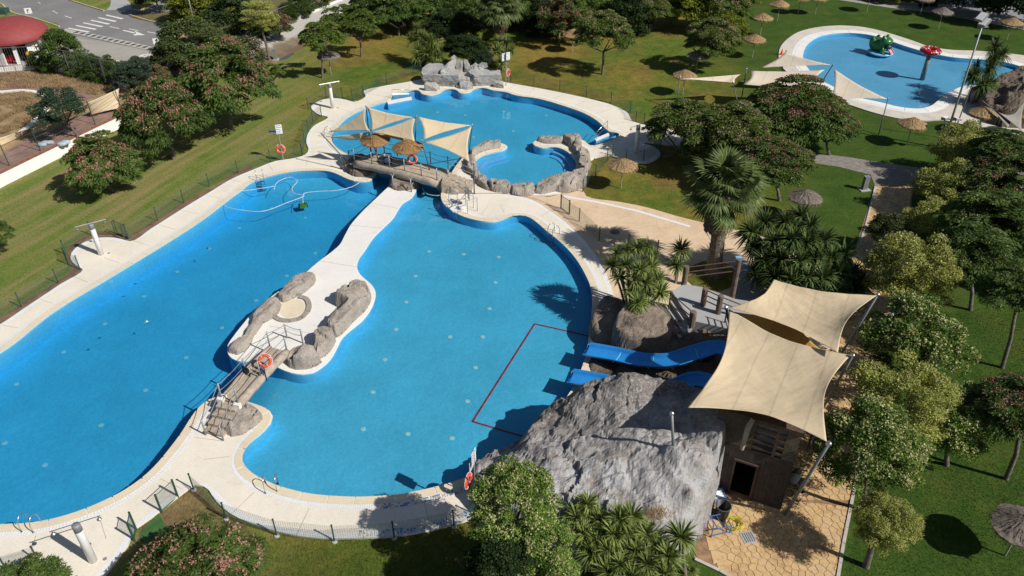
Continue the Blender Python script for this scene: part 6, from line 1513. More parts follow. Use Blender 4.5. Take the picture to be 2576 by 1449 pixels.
# ================================================================== STRAW UMBRELLAS
def thatch(seed, R_=1.28, rise=.55):
    rs_ = random.Random(seed); m = MB(); n = 40; prof = []
    rings = [(0.02, rise + .06), (.12, rise + .0), (.35, rise * .78), (.7, rise * .46), (1.0, rise * .18), (R_ - .05, 0.0), (R_ - .12, -.10)]
    ph = rs_.uniform(0, 6)
    for i, (r, z) in enumerate(rings):
        for j in range(n):
            a = 2 * math.pi * j / n; k = 1 + (.05 * math.sin(3 * a + ph) + rs_.uniform(-.045, .045)) * (i / 6)
            m.v.append((r * k * math.cos(a), r * k * math.sin(a), z + rs_.uniform(-.03, .03) * (i > 0)))
    for i in range(len(rings) - 1):
        for j in range(n): a, b = i * n + j, i * n + (j + 1) % n; m.f.append((a, a + n, b + n, b))
    for j in range(150):
        a = rs_.uniform(0, 6.283); r = R_ * rs_.uniform(.9, 1.0); L = rs_.uniform(.1, .32); w_ = .02; c, s_ = math.cos(a), math.sin(a)
        p = Vector((r * c, r * s_, rs_.uniform(-.02, .05))); q = p + Vector((c * L * .45, s_ * L * .45, -L)); t = Vector((-s_, c, 0)) * w_
        m.add([p - t, p + t, q], [(0, 1, 2)])
    for j in range(260):
        a = rs_.uniform(0, 6.283); r = rs_.uniform(.15, 1.05) * 1.0; c, s_ = math.cos(a), math.sin(a); z = rise * (1 - r / R_) ** .9 + .03; L = rs_.uniform(.15, .3); p = Vector((r * c, r * s_, z + .02)); q = Vector(((r + L) * c, (r + L) * s_, rise * max(0, 1 - (r + L) / R_) ** .9 + .05)); t = Vector((-s_, c, 0)) * .02
        m.add([p - t, p + t, q], [(0, 1, 2)])
    return m
THM = {}
for nm, mt in (('golden', M_straw), ('grey', M_strawg), ('brown', M_strawbr)): THM[nm] = [thatch(k).mesh('thatch', mt, False) for k in (1, 2)]
um = MB(); um.tube([(0, 0, 0), (0, 0, 2.35)], .04, 8); me_up = um.mesh('pole', M_logc)
um = MB()
for k in range(8): a = k * math.pi / 4; um.tube([(0, 0, 2.25), (1.05 * math.cos(a), 1.05 * math.sin(a), 1.95)], .015, 5)
me_ur = um.mesh('spokes', M_wood)
def umb(u, v, kind, label, z=0, R_=.93, h=1.95, tilt=0):
    o = thing('straw_umbrella', label, 'umbrella', G(u, v, z), rng.uniform(0, 6), 'straw umbrellas'); put('pole', me_up, o, scale=(1, 1, h / 1.95)); put('spokes', me_ur, o, (0, 0, h - 1.95)); put('thatch', THM[kind][rng.randrange(2)], o, (0, 0, h), (tilt, tilt * .5, 0), (R_, R_, 1)); return o
for a in ((1955,53,'golden','straw umbrella at the top edge, the farthest of the golden row right of the trees'), (1912,88,'golden','golden straw umbrella in the middle of the row of three at the upper right lawn'), (1892,145,'golden','golden straw umbrella in front of the row of three at the upper right lawn'),
  (1750,187,'grey','grey weathered umbrella beside the leaning silk tree trunk'), (1717,239,'golden','golden umbrella behind the leftmost cream sail mast'), (1562,474,'golden','golden umbrella in tree shade beside the spa rocks fence'),
  (2012,556,'grey','grey umbrella on the lawn behind the big yucca clump'), (2360,73,'grey','grey umbrella on the lawn behind the red mushroom'), (2532,101,'golden','brown straw umbrella at the right margin behind the floodlight mast'),
  (2280,366,'golden','golden straw umbrella standing alone on the lawn below the kids pool'), (2455,338,'golden','golden umbrella in front of the grey mesh sail'), (2575,345,'golden','golden umbrella cut by the right margin near the grey mesh sail'), (1440,131,'golden','reddish umbrella in deep tree shade behind the upper lawn'),
  (833,188,'grey','grey umbrella under the feathery trees left of the waterfall'), (2520,1056,'grey','grey umbrella at the right margin under the pink silk tree'), (2528,1398,'grey','large grey umbrella at the bottom right corner'), (2540,480,'grey','grey umbrella in shade beside the pink silk tree at the right margin'),
  (2050,36,'golden','umbrella whose straw roof is cut by the top edge, right of the far row'), (2180,29,'golden','umbrella cut by the top edge beside the far grey path'), (2314,38,'grey','umbrella cut by the top edge in front of the dark shrubs'), (2007,35,'golden','umbrella cut by the top edge above the left rim of the kids pool')):
    umb(*a)
umb(950, 404, 'brown', 'left brown straw umbrella under the bridge sails', .9, .95, 1.75); umb(1030, 422, 'brown', 'right brown straw umbrella under the bridge sails', .9, .98, 1.75)

# ================================================================== VEGETATION
def crown(name, mat, n, leaf, lw, shape, seed, clumps=46, crad=(.22, .36), droop=.25, zs=.75, low=-.35, fill=.55):
    r = np.random.RandomState(seed); c = []
    while len(c) < clumps:
        p = r.normal(size=3); p /= np.linalg.norm(p)
        if p[2] < low: continue
        q = p * r.uniform(fill, .86); c.append(q)
    c = np.array(c); rad = r.uniform(crad[0], crad[1], clumps); k = r.randint(0, clumps, n)
    d = r.normal(size=(n, 3)); d[:, 2] = np.abs(d[:, 2]) * 1.0 - .25 * r.rand(n); d /= np.linalg.norm(d, axis=1)[:, None]
    if shape == 'umbrella': flat = .42
    else: flat = .8
    pos = c[k] + d * (rad[k] * r.uniform(.55, 1.0, n))[:, None] * np.array([1, 1, flat])
    if shape == 'umbrella': pos[:, 2] = pos[:, 2] * .55 + .25 * (1 - np.clip((pos[:, 0] ** 2 + pos[:, 1] ** 2), 0, 1.4))
    pos[:, 2] *= zs
    ang_ = r.uniform(0, 2 * np.pi, n); out = pos - pos.mean(0) * 0; out = out / (np.linalg.norm(out, axis=1)[:, None] + 1e-6)
    t = np.stack([np.cos(ang_), np.sin(ang_), np.zeros(n)], 1) * .7 + out * .6; t[:, 2] -= droop; t /= np.linalg.norm(t, axis=1)[:, None]
    up = d + r.normal(scale=.35, size=(n, 3)); b = np.cross(t, up); b /= (np.linalg.norm(b, axis=1)[:, None] + 1e-6)
    L = (leaf * r.uniform(.6, 1.3, n))[:, None]; W = (lw * r.uniform(.7, 1.3, n))[:, None]
    V = np.stack([pos, pos + t * L * .5 + b * W, pos + t * L, pos + t * L * .5 - b * W], 1)
    return quads(name, V, mat), pos, d
def blossoms(name, mat, pos, d, n, size, seed, top=.15):
    r = np.random.RandomState(seed); ok = np.where((d[:, 2] > top) & (pos[:, 2] > np.percentile(pos[:, 2], 30)))[0]; nz_ = np.array([noise.noise(Vector(q) * 5.0 + Vector((seed, 0, 0))) for q in pos[ok]]); wt_ = np.clip(nz_ + .25, 0.02, 1); k = r.choice(ok, n, replace=True, p=wt_ / wt_.sum())
    # blossoms come in loose groups
    p = pos[k] + d[k] * size * .7; V = []
    for ax_ in range(3):
        a = r.normal(size=(n, 3)); a /= np.linalg.norm(a, axis=1)[:, None]; b = np.cross(a, r.normal(size=(n, 3))); b /= np.linalg.norm(b, axis=1)[:, None]
        s_ = (size * r.uniform(.5, 1.1, n))[:, None]
        V.append(np.stack([p + a * s_, p + b * s_, p - a * s_, p - b * s_], 1))
    return quads(name, np.concatenate(V), mat)
def kindset(leafm, flm, n, leaf, lw, shape, seeds, nfl=0, fs=.03, **k):
    out = []
    for s_ in seeds:
        me, pos, d = crown('crown', leafm, n, leaf, lw, shape, s_, **k)
        out.append((me, blossoms('blossoms', flm, pos, d, nfl, fs, s_ + 99) if nfl else None))
    return out
K = {
 'silkp': kindset(M_silk, M_fpink, 25000, .075, .0125, 'umbrella', (1, 2, 3), 4600, .0165, clumps=80, crad=(.14, .28), droop=.5, zs=.95, low=-.45),
 'silkc': kindset(M_silk2, M_fbuff, 22000, .075, .0125, 'umbrella', (4, 5), 2600, .018, clumps=74, crad=(.13, .26), droop=.5, zs=.95, low=-.35),
 'silkd': kindset(M_silk, M_fbuff, 18000, .085, .014, 'umbrella', (6, 7), 420, .018, clumps=60, crad=(.15, .28), droop=.5, zs=.95, low=-.4),
 'rose': kindset(M_silk, M_frose, 9000, .09, .022, 'ball', (8,), 1500, .03, clumps=40, zs=.9, low=-.4),
 'olean': kindset(M_olive, M_fpale, 12000, .09, .016, 'ball', (9,), 1900, .024, clumps=46, zs=.9, low=-.5),
 'priv': kindset(M_priv, M_fcream, 34000, .045, .013, 'ball', (10, 11, 12), 5200, .021, clumps=120, crad=(.14, .24), zs=.95, low=-.6, droop=0, fill=.5),
 'privy': kindset(M_privy, M_fcream, 30000, .045, .013, 'ball', (13, 14), 3000, .018, clumps=110, crad=(.15, .26), zs=.95, low=-.6, droop=0, fill=.45),
 'acac': kindset(M_acac, None, 12000, .08, .015, 'ball', (15, 16), 0, clumps=46, crad=(.18, .32), zs=.85, low=-.5, fill=.5),
 'dark': kindset(M_dark, None, 15000, .075, .022, 'ball', (17, 18), 0, clumps=60, zs=.9, low=-.6),
 'darkf': kindset(M_olive, M_fcream, 18000, .07, .020, 'ball', (19,), 120, .022, clumps=60, zs=.85, low=-.6),
 'hedge': kindset(M_hedge, None, 14000, .075, .020, 'ball', (20, 21), 0, clumps=55, zs=.9, low=-.6),
 'yg': kindset(M_ygreen, None, 13000, .085, .024, 'ball', (22, 23), 0, clumps=48, zs=.85, low=-.5),
 'feather': kindset(M_silk2, M_fbuff, 6500, .12, .020, 'umbrella', (24, 25), 120, .02, clumps=30, crad=(.16, .3), droop=.4, zs=1.2, low=-.4),
}
def trunk_mesh(h, r, lean, seed, limbs=5, reach=.5):
    rs_ = random.Random(seed); m = MB(); f = Vector((lean[0], lean[1], h)); mid = f * .5 + Vector((rs_.uniform(-.12, .12), rs_.uniform(-.12, .12), 0))
    m.tube([(0, 0, -.1), (0, 0, .1), mid, f], [r * 1.35, r, r * .85, r * .7], 9)
    for k in range(limbs):
        a = 2 * math.pi * k / limbs + rs_.uniform(-.4, .4); e = f + Vector((math.cos(a) * reach, math.sin(a) * reach, rs_.uniform(.25, .6) * reach + .1)); q = f.lerp(e, .5) + Vector((0, 0, -.06))
        m.tube([f - Vector((0, 0, .15)), q, e], [r * .6, r * .42, r * .2], 6)
        for j in range(2): e2 = e + Vector((rs_.uniform(-.4, .4), rs_.uniform(-.4, .4), rs_.uniform(.1, .4))) * reach; m.tube([q.lerp(e, .6), e2], [r * .3, r * .1], 5)
    return m.mesh('trunk', M_bark, True)
tn = [0]
def tree(name, kind, base, cc, rad, label, group=None, z=0, rz=None, sc=(1, 1, 1), tr=.11, cat='tree', trunk=True):
    """base: foot (u, v); cc: crown centre (u, v) in the picture; rad: crown radius in m"""
    tn[0] += 1; g = G(base[0], base[1], z)
    # crown centre: over the foot at the height that brings it to row cc[1]
    b = cc[1] - 724.5; dy, dz = FPX * math.cos(TH) - b * math.sin(TH), (FPX * math.sin(TH) + b * math.cos(TH)); hc = max(CH - g.y * dz / dy, z + rad * .35)
    hc = min(hc, z + 9); c = G(cc[0], cc[1], hc); dx = c.x - g.x
    o = thing(name, label, cat, g, 0, group); h = hc - z
    if trunk: put('trunk', trunk_mesh(max(.35, h - rad * .42), tr * (.6 + rad * .22), (dx * .7, 0), tn[0], reach=rad * .5), o)
    cm, fm = K[kind][tn[0] % len(K[kind])]; rot = rng.uniform(0, 6.28) if rz is None else rz; s_ = (rad * sc[0], rad * sc[1], rad * sc[2])
    put('crown', cm, o, (dx, 0, h), (0, 0, rot), s_)
    if fm: stuff(put('blossoms', fm, o, (dx, 0, h), (0, 0, rot), s_))
    return o

S = 'silk trees'
tree('silk_tree', 'silkp', (285,482), (265,422), 2.95, 'pink flowering silk tree lowest on the left lawn beside the white wall', S, sc=(1, 1, 1.5))
tree('silk_tree', 'silkp', (437,398), (418,308), 3.75, 'pink flowering silk tree in the middle of the left lawn row', S, sc=(1, 1, 1.5))
tree('silk_tree', 'silkp', (583,325), (573,226), 4.4, 'largest pink flowering silk tree, upper end of the left lawn row', S, sc=(1, 1, 1.5))
tree('silk_tree', 'silkp', (495,1530), (492,1452), 2.75, 'pink flowering silk tree at the bottom edge below the dry notch', S, sc=(1.1, 1, .95))
tree('silk_tree', 'silkd', (45,1540), (78,1490), 1.9, 'light green silk tree cut by the bottom left corner', S)
tree('silk_tree', 'silkd', (-25,650), (-18,585), 1.5, 'silk tree cut by the left margin above the pool fence', S)
tree('young_tree', 'feather', (695,233), (690,180), 1.1, 'slim young tree with a pale stake beside the largest silk tree', 'slim young trees')
tree('oleander', 'olean', (632,190), (618,142), 2.3, 'pale pink flowering oleander beside the utility box', cat='shrub')
tree('oleander', 'rose', (410,225), (405,188), 1.3, 'bright pink oleander between the blue-green tree and the silk trees', z=TZ, cat='shrub')
tree('oleander', 'rose', (705,92), (702,62), 1.6, 'rose flowering shrub behind the upper metal fence', z=TZ, cat='shrub')
tree('oleander', 'rose', (420,268), (418,235), 1.3, 'dull pink shrub behind the white wall end', z=TZ, cat='shrub')
tree('acacia', 'acac', (196,345), (160,266), 2.35, 'blue-green loose tree standing alone above the white wall', 'blue-green trees', z=TZ)
tree('acacia', 'acac', (340,232), (345,182), 2.1, 'blue-green tree at the end of the tall metal fence', 'blue-green trees', z=TZ)
tree('dark_shrub', 'darkf', (485,180), (483,108), 3.5, 'large dark shrub with few cream flowers by the car park', z=TZ, sc=(1, 1, .95), cat='tree')
tree('dark_shrub', 'darkf', (430,190), (425,150), 1.9, 'lower dark shrub on the left side of the large dark shrub', z=TZ, cat='tree')
tree('dark_shrub', 'dark', (590,110), (588,45), 2.9, 'tall dark shrub behind the yellowish privet', z=TZ)
tree('dark_shrub', 'dark', (650,85), (640,75), 2.0, 'dark shrub behind the fence left of the white wall end', z=TZ)
tree('verge_tree', 'yg', (502,62), (495,15), 3.0, 'bright yellow-green tree at the top edge right of the lamp post', 'yellow-green verge trees', z=TZ)
tree('verge_tree', 'yg', (545,60), (543,10), 2.4, 'bright yellow-green tree at the top edge before the tall shrub', 'yellow-green verge trees', z=TZ)
tree('verge_tree', 'yg', (465,65), (462,45), 1.4, 'small yellowing tree below the bright verge trees', 'yellow-green verge trees', z=TZ)
tree('verge_tree', 'dark', (405,32), (392,-25), 2.5, 'dark tree cut by the top edge, its shade falling on the car park', None, z=TZ)
tree('privet', 'privy', (678,153), (653,42), 2.15, 'yellowish privet tree on a forked bare trunk by the white bank', 'privet trees', tr=.14)
for k, (u, v, r_, lb) in enumerate(((760, 40, 1.8, 'dark green shrub behind the upper fence, nearest the rose shrub'), (800, 18, 1.7, 'green shrub in the middle behind the upper fence'), (730, 52, 1.4, 'low green shrub behind the upper fence by the parked shade'))): tree('roadside_shrub', 'hedge', (u, v), (u - 2, v - 22), r_, lb, 'shrubs behind the upper fence', z=TZ, cat='shrub')
HG = [(110,172,140,1.2),(165,178,115,2.2),(205,185,160,1.5),(240,192,165,1.6),(275,200,170,1.7),(300,208,178,1.5),(140,178,148,1.3),(345,215,185,1.3)]
LB = ['leftmost low hedge bush beside the yellow bin', 'tall pointed hedge bush rising above the metal fence', 'dark hedge bush right of the tall pointed one', 'hedge bush in the middle of the metal fence', 'hedge bush with loose twigs near the fence end', 'hedge bush touching the blue-green tree', 'hedge bush left below the tall pointed one', 'last hedge bush behind the blue-green tree']
for k, (u, v, vt, r_) in enumerate(HG): tree('hedge_bush', 'hedge', (u, v), (u - 1, vt + 8), r_, LB[k], 'hedge bushes behind the metal fence', z=TZ, cat='shrub', sc=(1, 1, 1.15))
# upper grove
GV = [('silk_tree','feather',(811,196),(812,92),1.9,'feathery young silk tree left of the grey umbrella'), ('silk_tree','feather',(909,142),(905,62),1.9,'slender feathery tree with a thin straight trunk, middle of the upper left grove'), ('silk_tree','feather',(868,86),(858,45),1.9,'feathery tree right of the white bank'),
 ('silk_tree','silkd',(1003,90),(1000,25),2.9,'dark green silk tree at the top edge above the waterfall yucca'), ('silk_tree','silkd',(1080,75),(1075,25),2.8,'dark green silk tree behind the waterfall bushes'), ('silk_tree','silkd',(940,62),(935,10),2.6,'dark green silk tree at the top edge left of the grove'),
 ('silk_tree','silkd',(1150,70),(1150,12),3.0,'dark green silk tree left of the skirted palm'), ('crape_myrtle','rose',(1407,118),(1408,48),2.0,'pinkish flowering tree right of the skirted palm'), ('silk_tree','silkc',(1515,187),(1520,88),2.6,'buff flowering silk tree standing free on the upper lawn'),
 ('dark_tree','dark',(1583,83),(1588,35),2.5,'small dark multi stemmed tree in the upper grove'), ('silk_tree','silkc',(1634,80),(1645,25),2.2,'silk tree behind the small dark tree'), ('silk_tree','silkd',(1340,75),(1345,15),2.8,'dark green silk tree right of the palm skirt'), ('silk_tree','silkd',(1470,58),(1475,5),2.8,'dark green silk tree above the pinkish tree'),
 ('light_tree','yg',(1755,75),(1740,15),2.4,'yellow-green tree at the top of the upper right grove'), ('silk_tree','silkc',(1800,82),(1812,20),3.1,'large buff flowering silk tree at the top right of the grove'), ('silk_tree','silkc',(1718,178),(1795,105),2.6,'leaning silk tree with light crown beside the grey umbrella'),
 ('silk_tree','silkd',(1250,70),(1225,10),2.8,'dark green silk tree behind the skirted palm'), ('silk_tree','silkc',(1876,35),(1872,-8),2.0,'silk tree cut by the top edge near the far umbrellas'), ('silk_tree','silkd',(1540,38),(1545,-10),2.8,'dark silk tree cut by the top edge, middle of the grove'), ('silk_tree','silkd',(1400,25),(1400,-20),2.8,'dark silk tree cut by the top edge above the pinkish tree')]
GV += [('silk_tree','silkd',(965,35),(968,0),2.6,'dark silk tree cut by the top edge left of the palm, first'), ('silk_tree','silkd',(1035,48),(1040,5),2.6,'dark silk tree between the two trees above the waterfall yucca'), ('silk_tree','silkd',(1110,40),(1112,-8),2.6,'dark silk tree cut by the top edge behind the black-green bushes'),
 ('silk_tree','silkd',(1190,50),(1195,5),2.6,'dark silk tree close to the left of the palm skirt'), ('dark_tree','dark',(1310,60),(1310,25),2.2,'black-green tree just right of the palm skirt'), ('dark_tree','dark',(1375,85),(1368,48),2.0,'dark round tree left of the pinkish flowering tree'), ('silk_tree','silkc',(1455,105),(1460,62),2.1,'olive silk tree between pinkish tree and free standing silk tree'),
 ('silk_tree','silkd',(1690,60),(1685,10),2.6,'dark silk tree beside the yellow-green tree at the top'), ('light_tree','yg',(1830,115),(1840,72),1.6,'small yellow-green tree left of the far straw umbrellas')]
for a in GV: tree(a[0], a[1], a[2], (a[3][0], a[3][1] + 8), a[4] * 1.2, a[5], group='trees of the upper grove', sc=(1, 1, 1.25))
WB = [('dark_bush','dark',(1140,170),(1150,118),1.5,'dark bush right behind the waterfall peak'), ('dark_bush','dark',(1188,178),(1185,132),1.9,'dark green bush leaning over the waterfall rock'), ('dark_bush','acac',(1215,185),(1210,150),1.3,'grey-green bush at the right end of the waterfall rock'), ('pale_bush','privy',(1113,150),(1113,115),.9,'small pale yellow flowering bush between yucca and dark bush'), ('pale_bush','yg',(1237,128),(1236,95),1.1,'small yellow-green bush left of the tall notice post'), ('dark_bush','dark',(1120,110),(1120,70),2.2,'black-green tree behind the pale bush'), ('dark_bush','dark',(1160,105),(1165,68),2.0,'black-green tree behind the waterfall bushes, right one')]
for a in WB: tree(*a, group='bushes behind the waterfall', cat='shrub')
# right side
tree('silk_tree', 'silkc', (1668,398), (1735,335), 3.8, 'left half buff flowering silk tree in front of the cream sails', S, sc=(1, 1, 1))
tree('silk_tree', 'silkc', (1810,430), (1830,350), 4.1, 'buff flowering silk tree between the cream sails and the big palm', S)
tree('silk_tree', 'silkp', (2005,400), (2010,295), 4.2, 'dark pink flowering silk tree overlapping the kids pool deck', S, sc=(1.05, 1, 1))
tree('silk_tree', 'silkp', (2085,390), (2085,325), 2.8, 'lower right part silk tree with pink flowers near the cross path', S)
tree('silk_tree', 'silkp', (1960,505), (1950,420), 3.1, 'pink flowering silk tree directly behind the big palm', S)
tree('silk_tree', 'silkp', (2600,560), (2550,480), 3.9, 'rose flowering silk tree at the right margin by the shaded path', S)
tree('silk_tree', 'silkd', (2480,690), (2510,590), 3.6, 'dark silk tree right of the cream privets in deep shade', S)
tree('silk_tree', 'silkd', (2520,925), (2565,745), 2.1, 'slim leaning silk tree on the right lawn above the umbrella', S)
tree('silk_tree', 'silkp', (2530,1205), (2580,1045), 2.2, 'leaning silk tree with pink flowers over the right margin umbrella', S)
tree('silk_tree', 'silkd', (2500,520), (2530,400), 2.6, 'dark silk tree behind the privets at the right', S)
PR = [('privy',(2395,460),(2440,392),2.7,'yellowish privet highest in the right row, below the floodlight masts',(1,1,1)), ('privy',(2330,545),(2400,475),2.4,'second yellowish privet from the top of the right row',(1,1,1)), ('darkf',(2225,640),(2240,575),1.3,'small dark privet leaning over the stamped path',(1,1,1)),
 ('privy',(2345,610),(2345,570),2.2,'yellow privet right of the small dark one',(1,1,1)), ('privy',(2310,800),(2300,685),2.6,'yellow round privet beside the top of the leaning steel pole',(1,1,1)), ('priv',(2310,985),(2300,868),2.75,'dense green privet with cream flower spikes, middle of the right row',(1,1,1)),
 ('privy',(2330,1170),(2270,1010),2.4,'yellow-green privet with visible dark branches below the dense one',(1,1,.9)), ('priv',(2380,1170),(2400,1060),2.2,'privet reaching out over the right lawn umbrella shade',(1,1,.9)), ('priv',(2170,1285),(2190,1128),2.3,'green privet overlapping the lowest corner of the big sail',(1,1,1)),
 ('privy',(2178,1425),(2235,1312),1.35,'small yellow privet on a thick curved bare trunk at the bottom',(1,1,1))]
for kd, b_, c_, r_, lb, sc_ in PR: tree('privet', kd, b_, (c_[0], c_[1] + 8), r_ * 1.06, lb, 'privet trees', sc=sc_, tr=.16 if 'curved' in lb else .11)
tree('privet', 'priv', (1305,1450), (1290,1275), 1.95, 'bright green privet in front of the largest rock at the near deck', 'privet trees', sc=(1, 1, 1.15))
tree('privet', 'priv', (1330,1520), (1350,1410), 1.9, 'dark lower privet at the bottom edge under the bright green one', 'privet trees')
tree('privet', 'dark', (1230,1560), (1255,1420), 1.3, 'dark shaded shrub at the bottom edge left of the yuccas', None)
for k_, (b_, c_, r_, lb) in enumerate((((2440,780),(2450,660),2.6,'dark silk tree between the yellow privet and the right margin'), ((2600,700),(2590,640),3.0,'dark silk tree cut by the right margin above the slim leaning one'), ((2440,560),(2480,500),2.6,'dark silk tree right of the second yellowish privet'))): tree('silk_tree', 'silkd', b_, c_, r_, lb, S, sc=(1, 1, 1.2))
# shade trees at the top right
for k, (u, v, r_, lb) in enumerate(((2480, 40, 4.0, 'dark tree at the top right corner over the paved yard'), (2590, 60, 4.2, 'dark tree cut by the right margin at the top'), (2400, 12, 3.4, 'dark tree behind the floodlight heads'), (2330, 0, 2.8, 'dark tree above the far flower bed'), (2540, 10, 3.6, 'dark tree farthest in the top right corner'))): tree('shade_tree', 'dark', (u, v), (u + 5, v - 62), r_, lb, 'dark shade trees at the top right')
for k, (u, v, kd, r_, lb) in enumerate(((2235, 8, 'hedge', 1.2, 'green shrub at the top edge above the far path'), (2265, 10, 'yg', 1.0, 'yellow flowering shrub at the top edge above the far path'), (2300, 14, 'rose', .9, 'red flowering shrub at the top edge above the far path'), (2200, 0, 'dark', 1.4, 'dark shrub at the top edge above the far path'), (2345, 22, 'dark', 1.2, 'dark shrub at the right end of the far path'))): tree('garden_shrub', kd, (u, v), (u, v - 8), r_, lb, 'shrubs above the far path', cat='shrub', trunk=False)
sheet('far_path', [(1980,-12),(2110,0),(2240,20),(2330,30),(2420,46),(2600,80),(2700,70),(2600,30),(2420,14),(2240,4),(2110,-12),(1980,-22)], .02, concrete('far_grey_paving', (0.36, 0.34, 0.32), .3), smooth=False)
sheet('dark_yard', [(2380,8),(2460,40),(2640,75),(2800,60),(2800,-80),(2380,-80)], .03, concrete('yard_paving', (0.30, 0.30, 0.33), .4), smooth=False)

# yuccas: rosettes of stiff blades
def rosette(seed, n, L, wd, mat, low=-.5, name='leaf_rosette', bend=.25):
    r = random.Random(seed); m = MB()
    for k in range(n):
        a = r.uniform(0, 6.283); el = math.asin(r.uniform(low, .98)); d = Vector((math.cos(a) * math.cos(el), math.sin(a) * math.cos(el), math.sin(el))); l = L * r.uniform(.8, 1.1); s_ = Vector((-math.sin(a), math.cos(a), 0)) * wd
        p0 = d * .05; p1 = d * l * .5 + Vector((0, 0, .02)); p2 = d * l - Vector((0, 0, bend * l * (1 - abs(d.z))))
        m.add([p0 - s_ * .7, p0 + s_ * .7, p1 + s_, p1 - s_, p2], [(0, 1, 2, 3), (3, 2, 4)])
    return m.mesh(name, mat)
RO_ = [rosette(k, 120, .82, .032, M_yucca) for k in range(3)]; ROD = [rosette(k + 9, 150, .95, .042, M_yuccad, -.75, bend=.4) for k in range(3)]
def yucca(label, base, heads, z=0, dark=False, sc=1.0, group=None):
    g = G(base[0], base[1], z); o = thing('yucca', label, 'yucca', g, 0, group)
    for k, (u, v, zz) in enumerate(heads):
        p = G(u, v, zz) - g; st_ = Vector((p.x * .35, p.y * .35, 0)); m = MB(); m.tube([st_ + Vector((0, 0, -.05)), st_.lerp(p, .5) + Vector((0, 0, .1)), p], [.09, .07, .05], 7); obj('stem', m, M_palmbark, o)
        me = (ROD if dark else RO_)[k % 3]; s_ = sc * rng.uniform(.88, 1.12); put('leaf_rosette', me, o, p, (rng.uniform(-.25, .25), rng.uniform(-.25, .25), rng.uniform(0, 6)), s_)
    return o
yucca('light green yucca clump of many heads beside the round boulder', (1600,770), [(1553,640,3.9),(1578,632,4.0),(1603,625,4.2),(1628,622,4.2),(1640,648,3.8),(1540,668,3.4),(1575,668,3.7),(1612,680,3.7),(1640,672,3.6),(1655,705,3.1),(1625,712,3.2),(1560,698,3.0),(1590,730,2.7),(1628,738,2.6),(1662,735,2.7),(1606,762,2.4),(1640,718,2.9),(1600,706,3.3)], sc=1.0)
yucca('solitary tall yucca head left of the log pillar', (1700,716), [(1712,628,2.2),(1702,668,1.2)], sc=1.1)
yucca('dense dark yucca thicket between the big palm and the stamped path', (2010,740), [(1890,585,3.4),(1925,560,3.8),(1975,560,4.0),(2015,545,4.2),(2040,570,4.0),(1900,625,2.8),(1945,610,3.4),(1990,605,3.6),(2030,612,3.5),(2070,608,3.4),(1925,660,2.4),(1965,655,2.8),(2010,660,3.0),(2050,650,3.0),(2090,650,2.9),(2120,640,2.7),(1950,700,2.0),(1990,705,2.3),(2030,700,2.5),(2070,700,2.4),(2110,690,2.4),(2145,690,2.1),(2060,730,1.8),(2100,735,1.7),(2140,725,1.6),(2165,715,1.4),(2000,735,1.8),(1905,690,1.7),(1960,740,1.6),(2030,738,1.8)], dark=True, sc=1.25)
yucca('yucca clump in front of the largest rock at the bottom edge', (1560,1560), [(1478,1268,3.1),(1450,1302,2.8),(1505,1310,2.8),(1470,1345,2.5),(1560,1305,3.2),(1590,1300,3.2),(1545,1345,2.8),(1580,1345,2.8),(1625,1345,2.7),(1500,1360,2.5),(1530,1385,2.5),(1600,1385,2.5),(1650,1375,2.4),(1680,1400,2.4),(1560,1420,2.3),(1630,1420,2.3),(1530,1440,2.1),(1670,1445,2.1),(1590,1450,2.1),(1490,1395,2.2)], sc=1.0)
yucca('single round yucca head at the lower right end of the largest rock', (1745,1480), [(1712,1352,2.7)], sc=1.15)
yucca('small dry yucca at the bottom edge by the paving corner', (1738,1452), [(1738,1438,.3)], sc=.6)
yucca('yucca clump left of the waterfall rock', (1070,165), [(1050,75,3.4),(1065,95,2.8),(1085,105,2.6),(1040,105,2.4),(1055,125,1.8),(1075,135,1.5),(1095,125,1.9),(1100,145,1.3),(1050,145,1.1),(1085,155,1.0)], sc=1.4)
yucca('yucca clump right of the waterfall rock behind the notice post', (1262,175), [(1255,105,2.4),(1275,112,2.2),(1250,130,1.7),(1270,140,1.4),(1285,130,1.6),(1262,158,.9)], sc=1.3)
yucca('tall dark yucca at the end of the kids pool deck', (2440,258), [(2505,120,4.4),(2500,150,3.8),(2520,140,4.0),(2455,170,3.0),(2448,192,2.6),(2490,175,3.1),(2470,215,2.0),(2490,212,2.0)], dark=True, sc=1.25)

# palms
def fan(seed, mat, Lp=1.0, Rf=.85, n=26, sag=.35):
    r = random.Random(seed); m = MB(); w_ = .02
    m.tube([(0, 0, 0), (Lp * .5, 0, .06), (Lp, 0, 0)], [.025, .018, .012], 4)
    for k in range(n):
        a = R(-115 + 230 * k / (n - 1)); d = Vector((math.cos(a), math.sin(a), 0)); l = Rf * (1 - .25 * abs(a) / 2) * r.uniform(.9, 1.08); s_ = Vector((-d.y, d.x, 0)) * .036
        p0 = Vector((Lp, 0, 0)); p1 = p0 + d * l * .6 + Vector((0, 0, .03)); p2 = p0 + d * l - Vector((0, 0, sag * l * r.uniform(.5, 1.3)))
        m.add([p0, p1 + s_ * 1.3, p2, p1 - s_ * 1.3], [(0, 1, 2, 3)])
    return m.mesh('frond', mat)
FN = [fan(k, M_palm) for k in range(4)]; FD = [fan(k + 5, M_deadfrond, .8, .7, 22, .9) for k in range(3)]
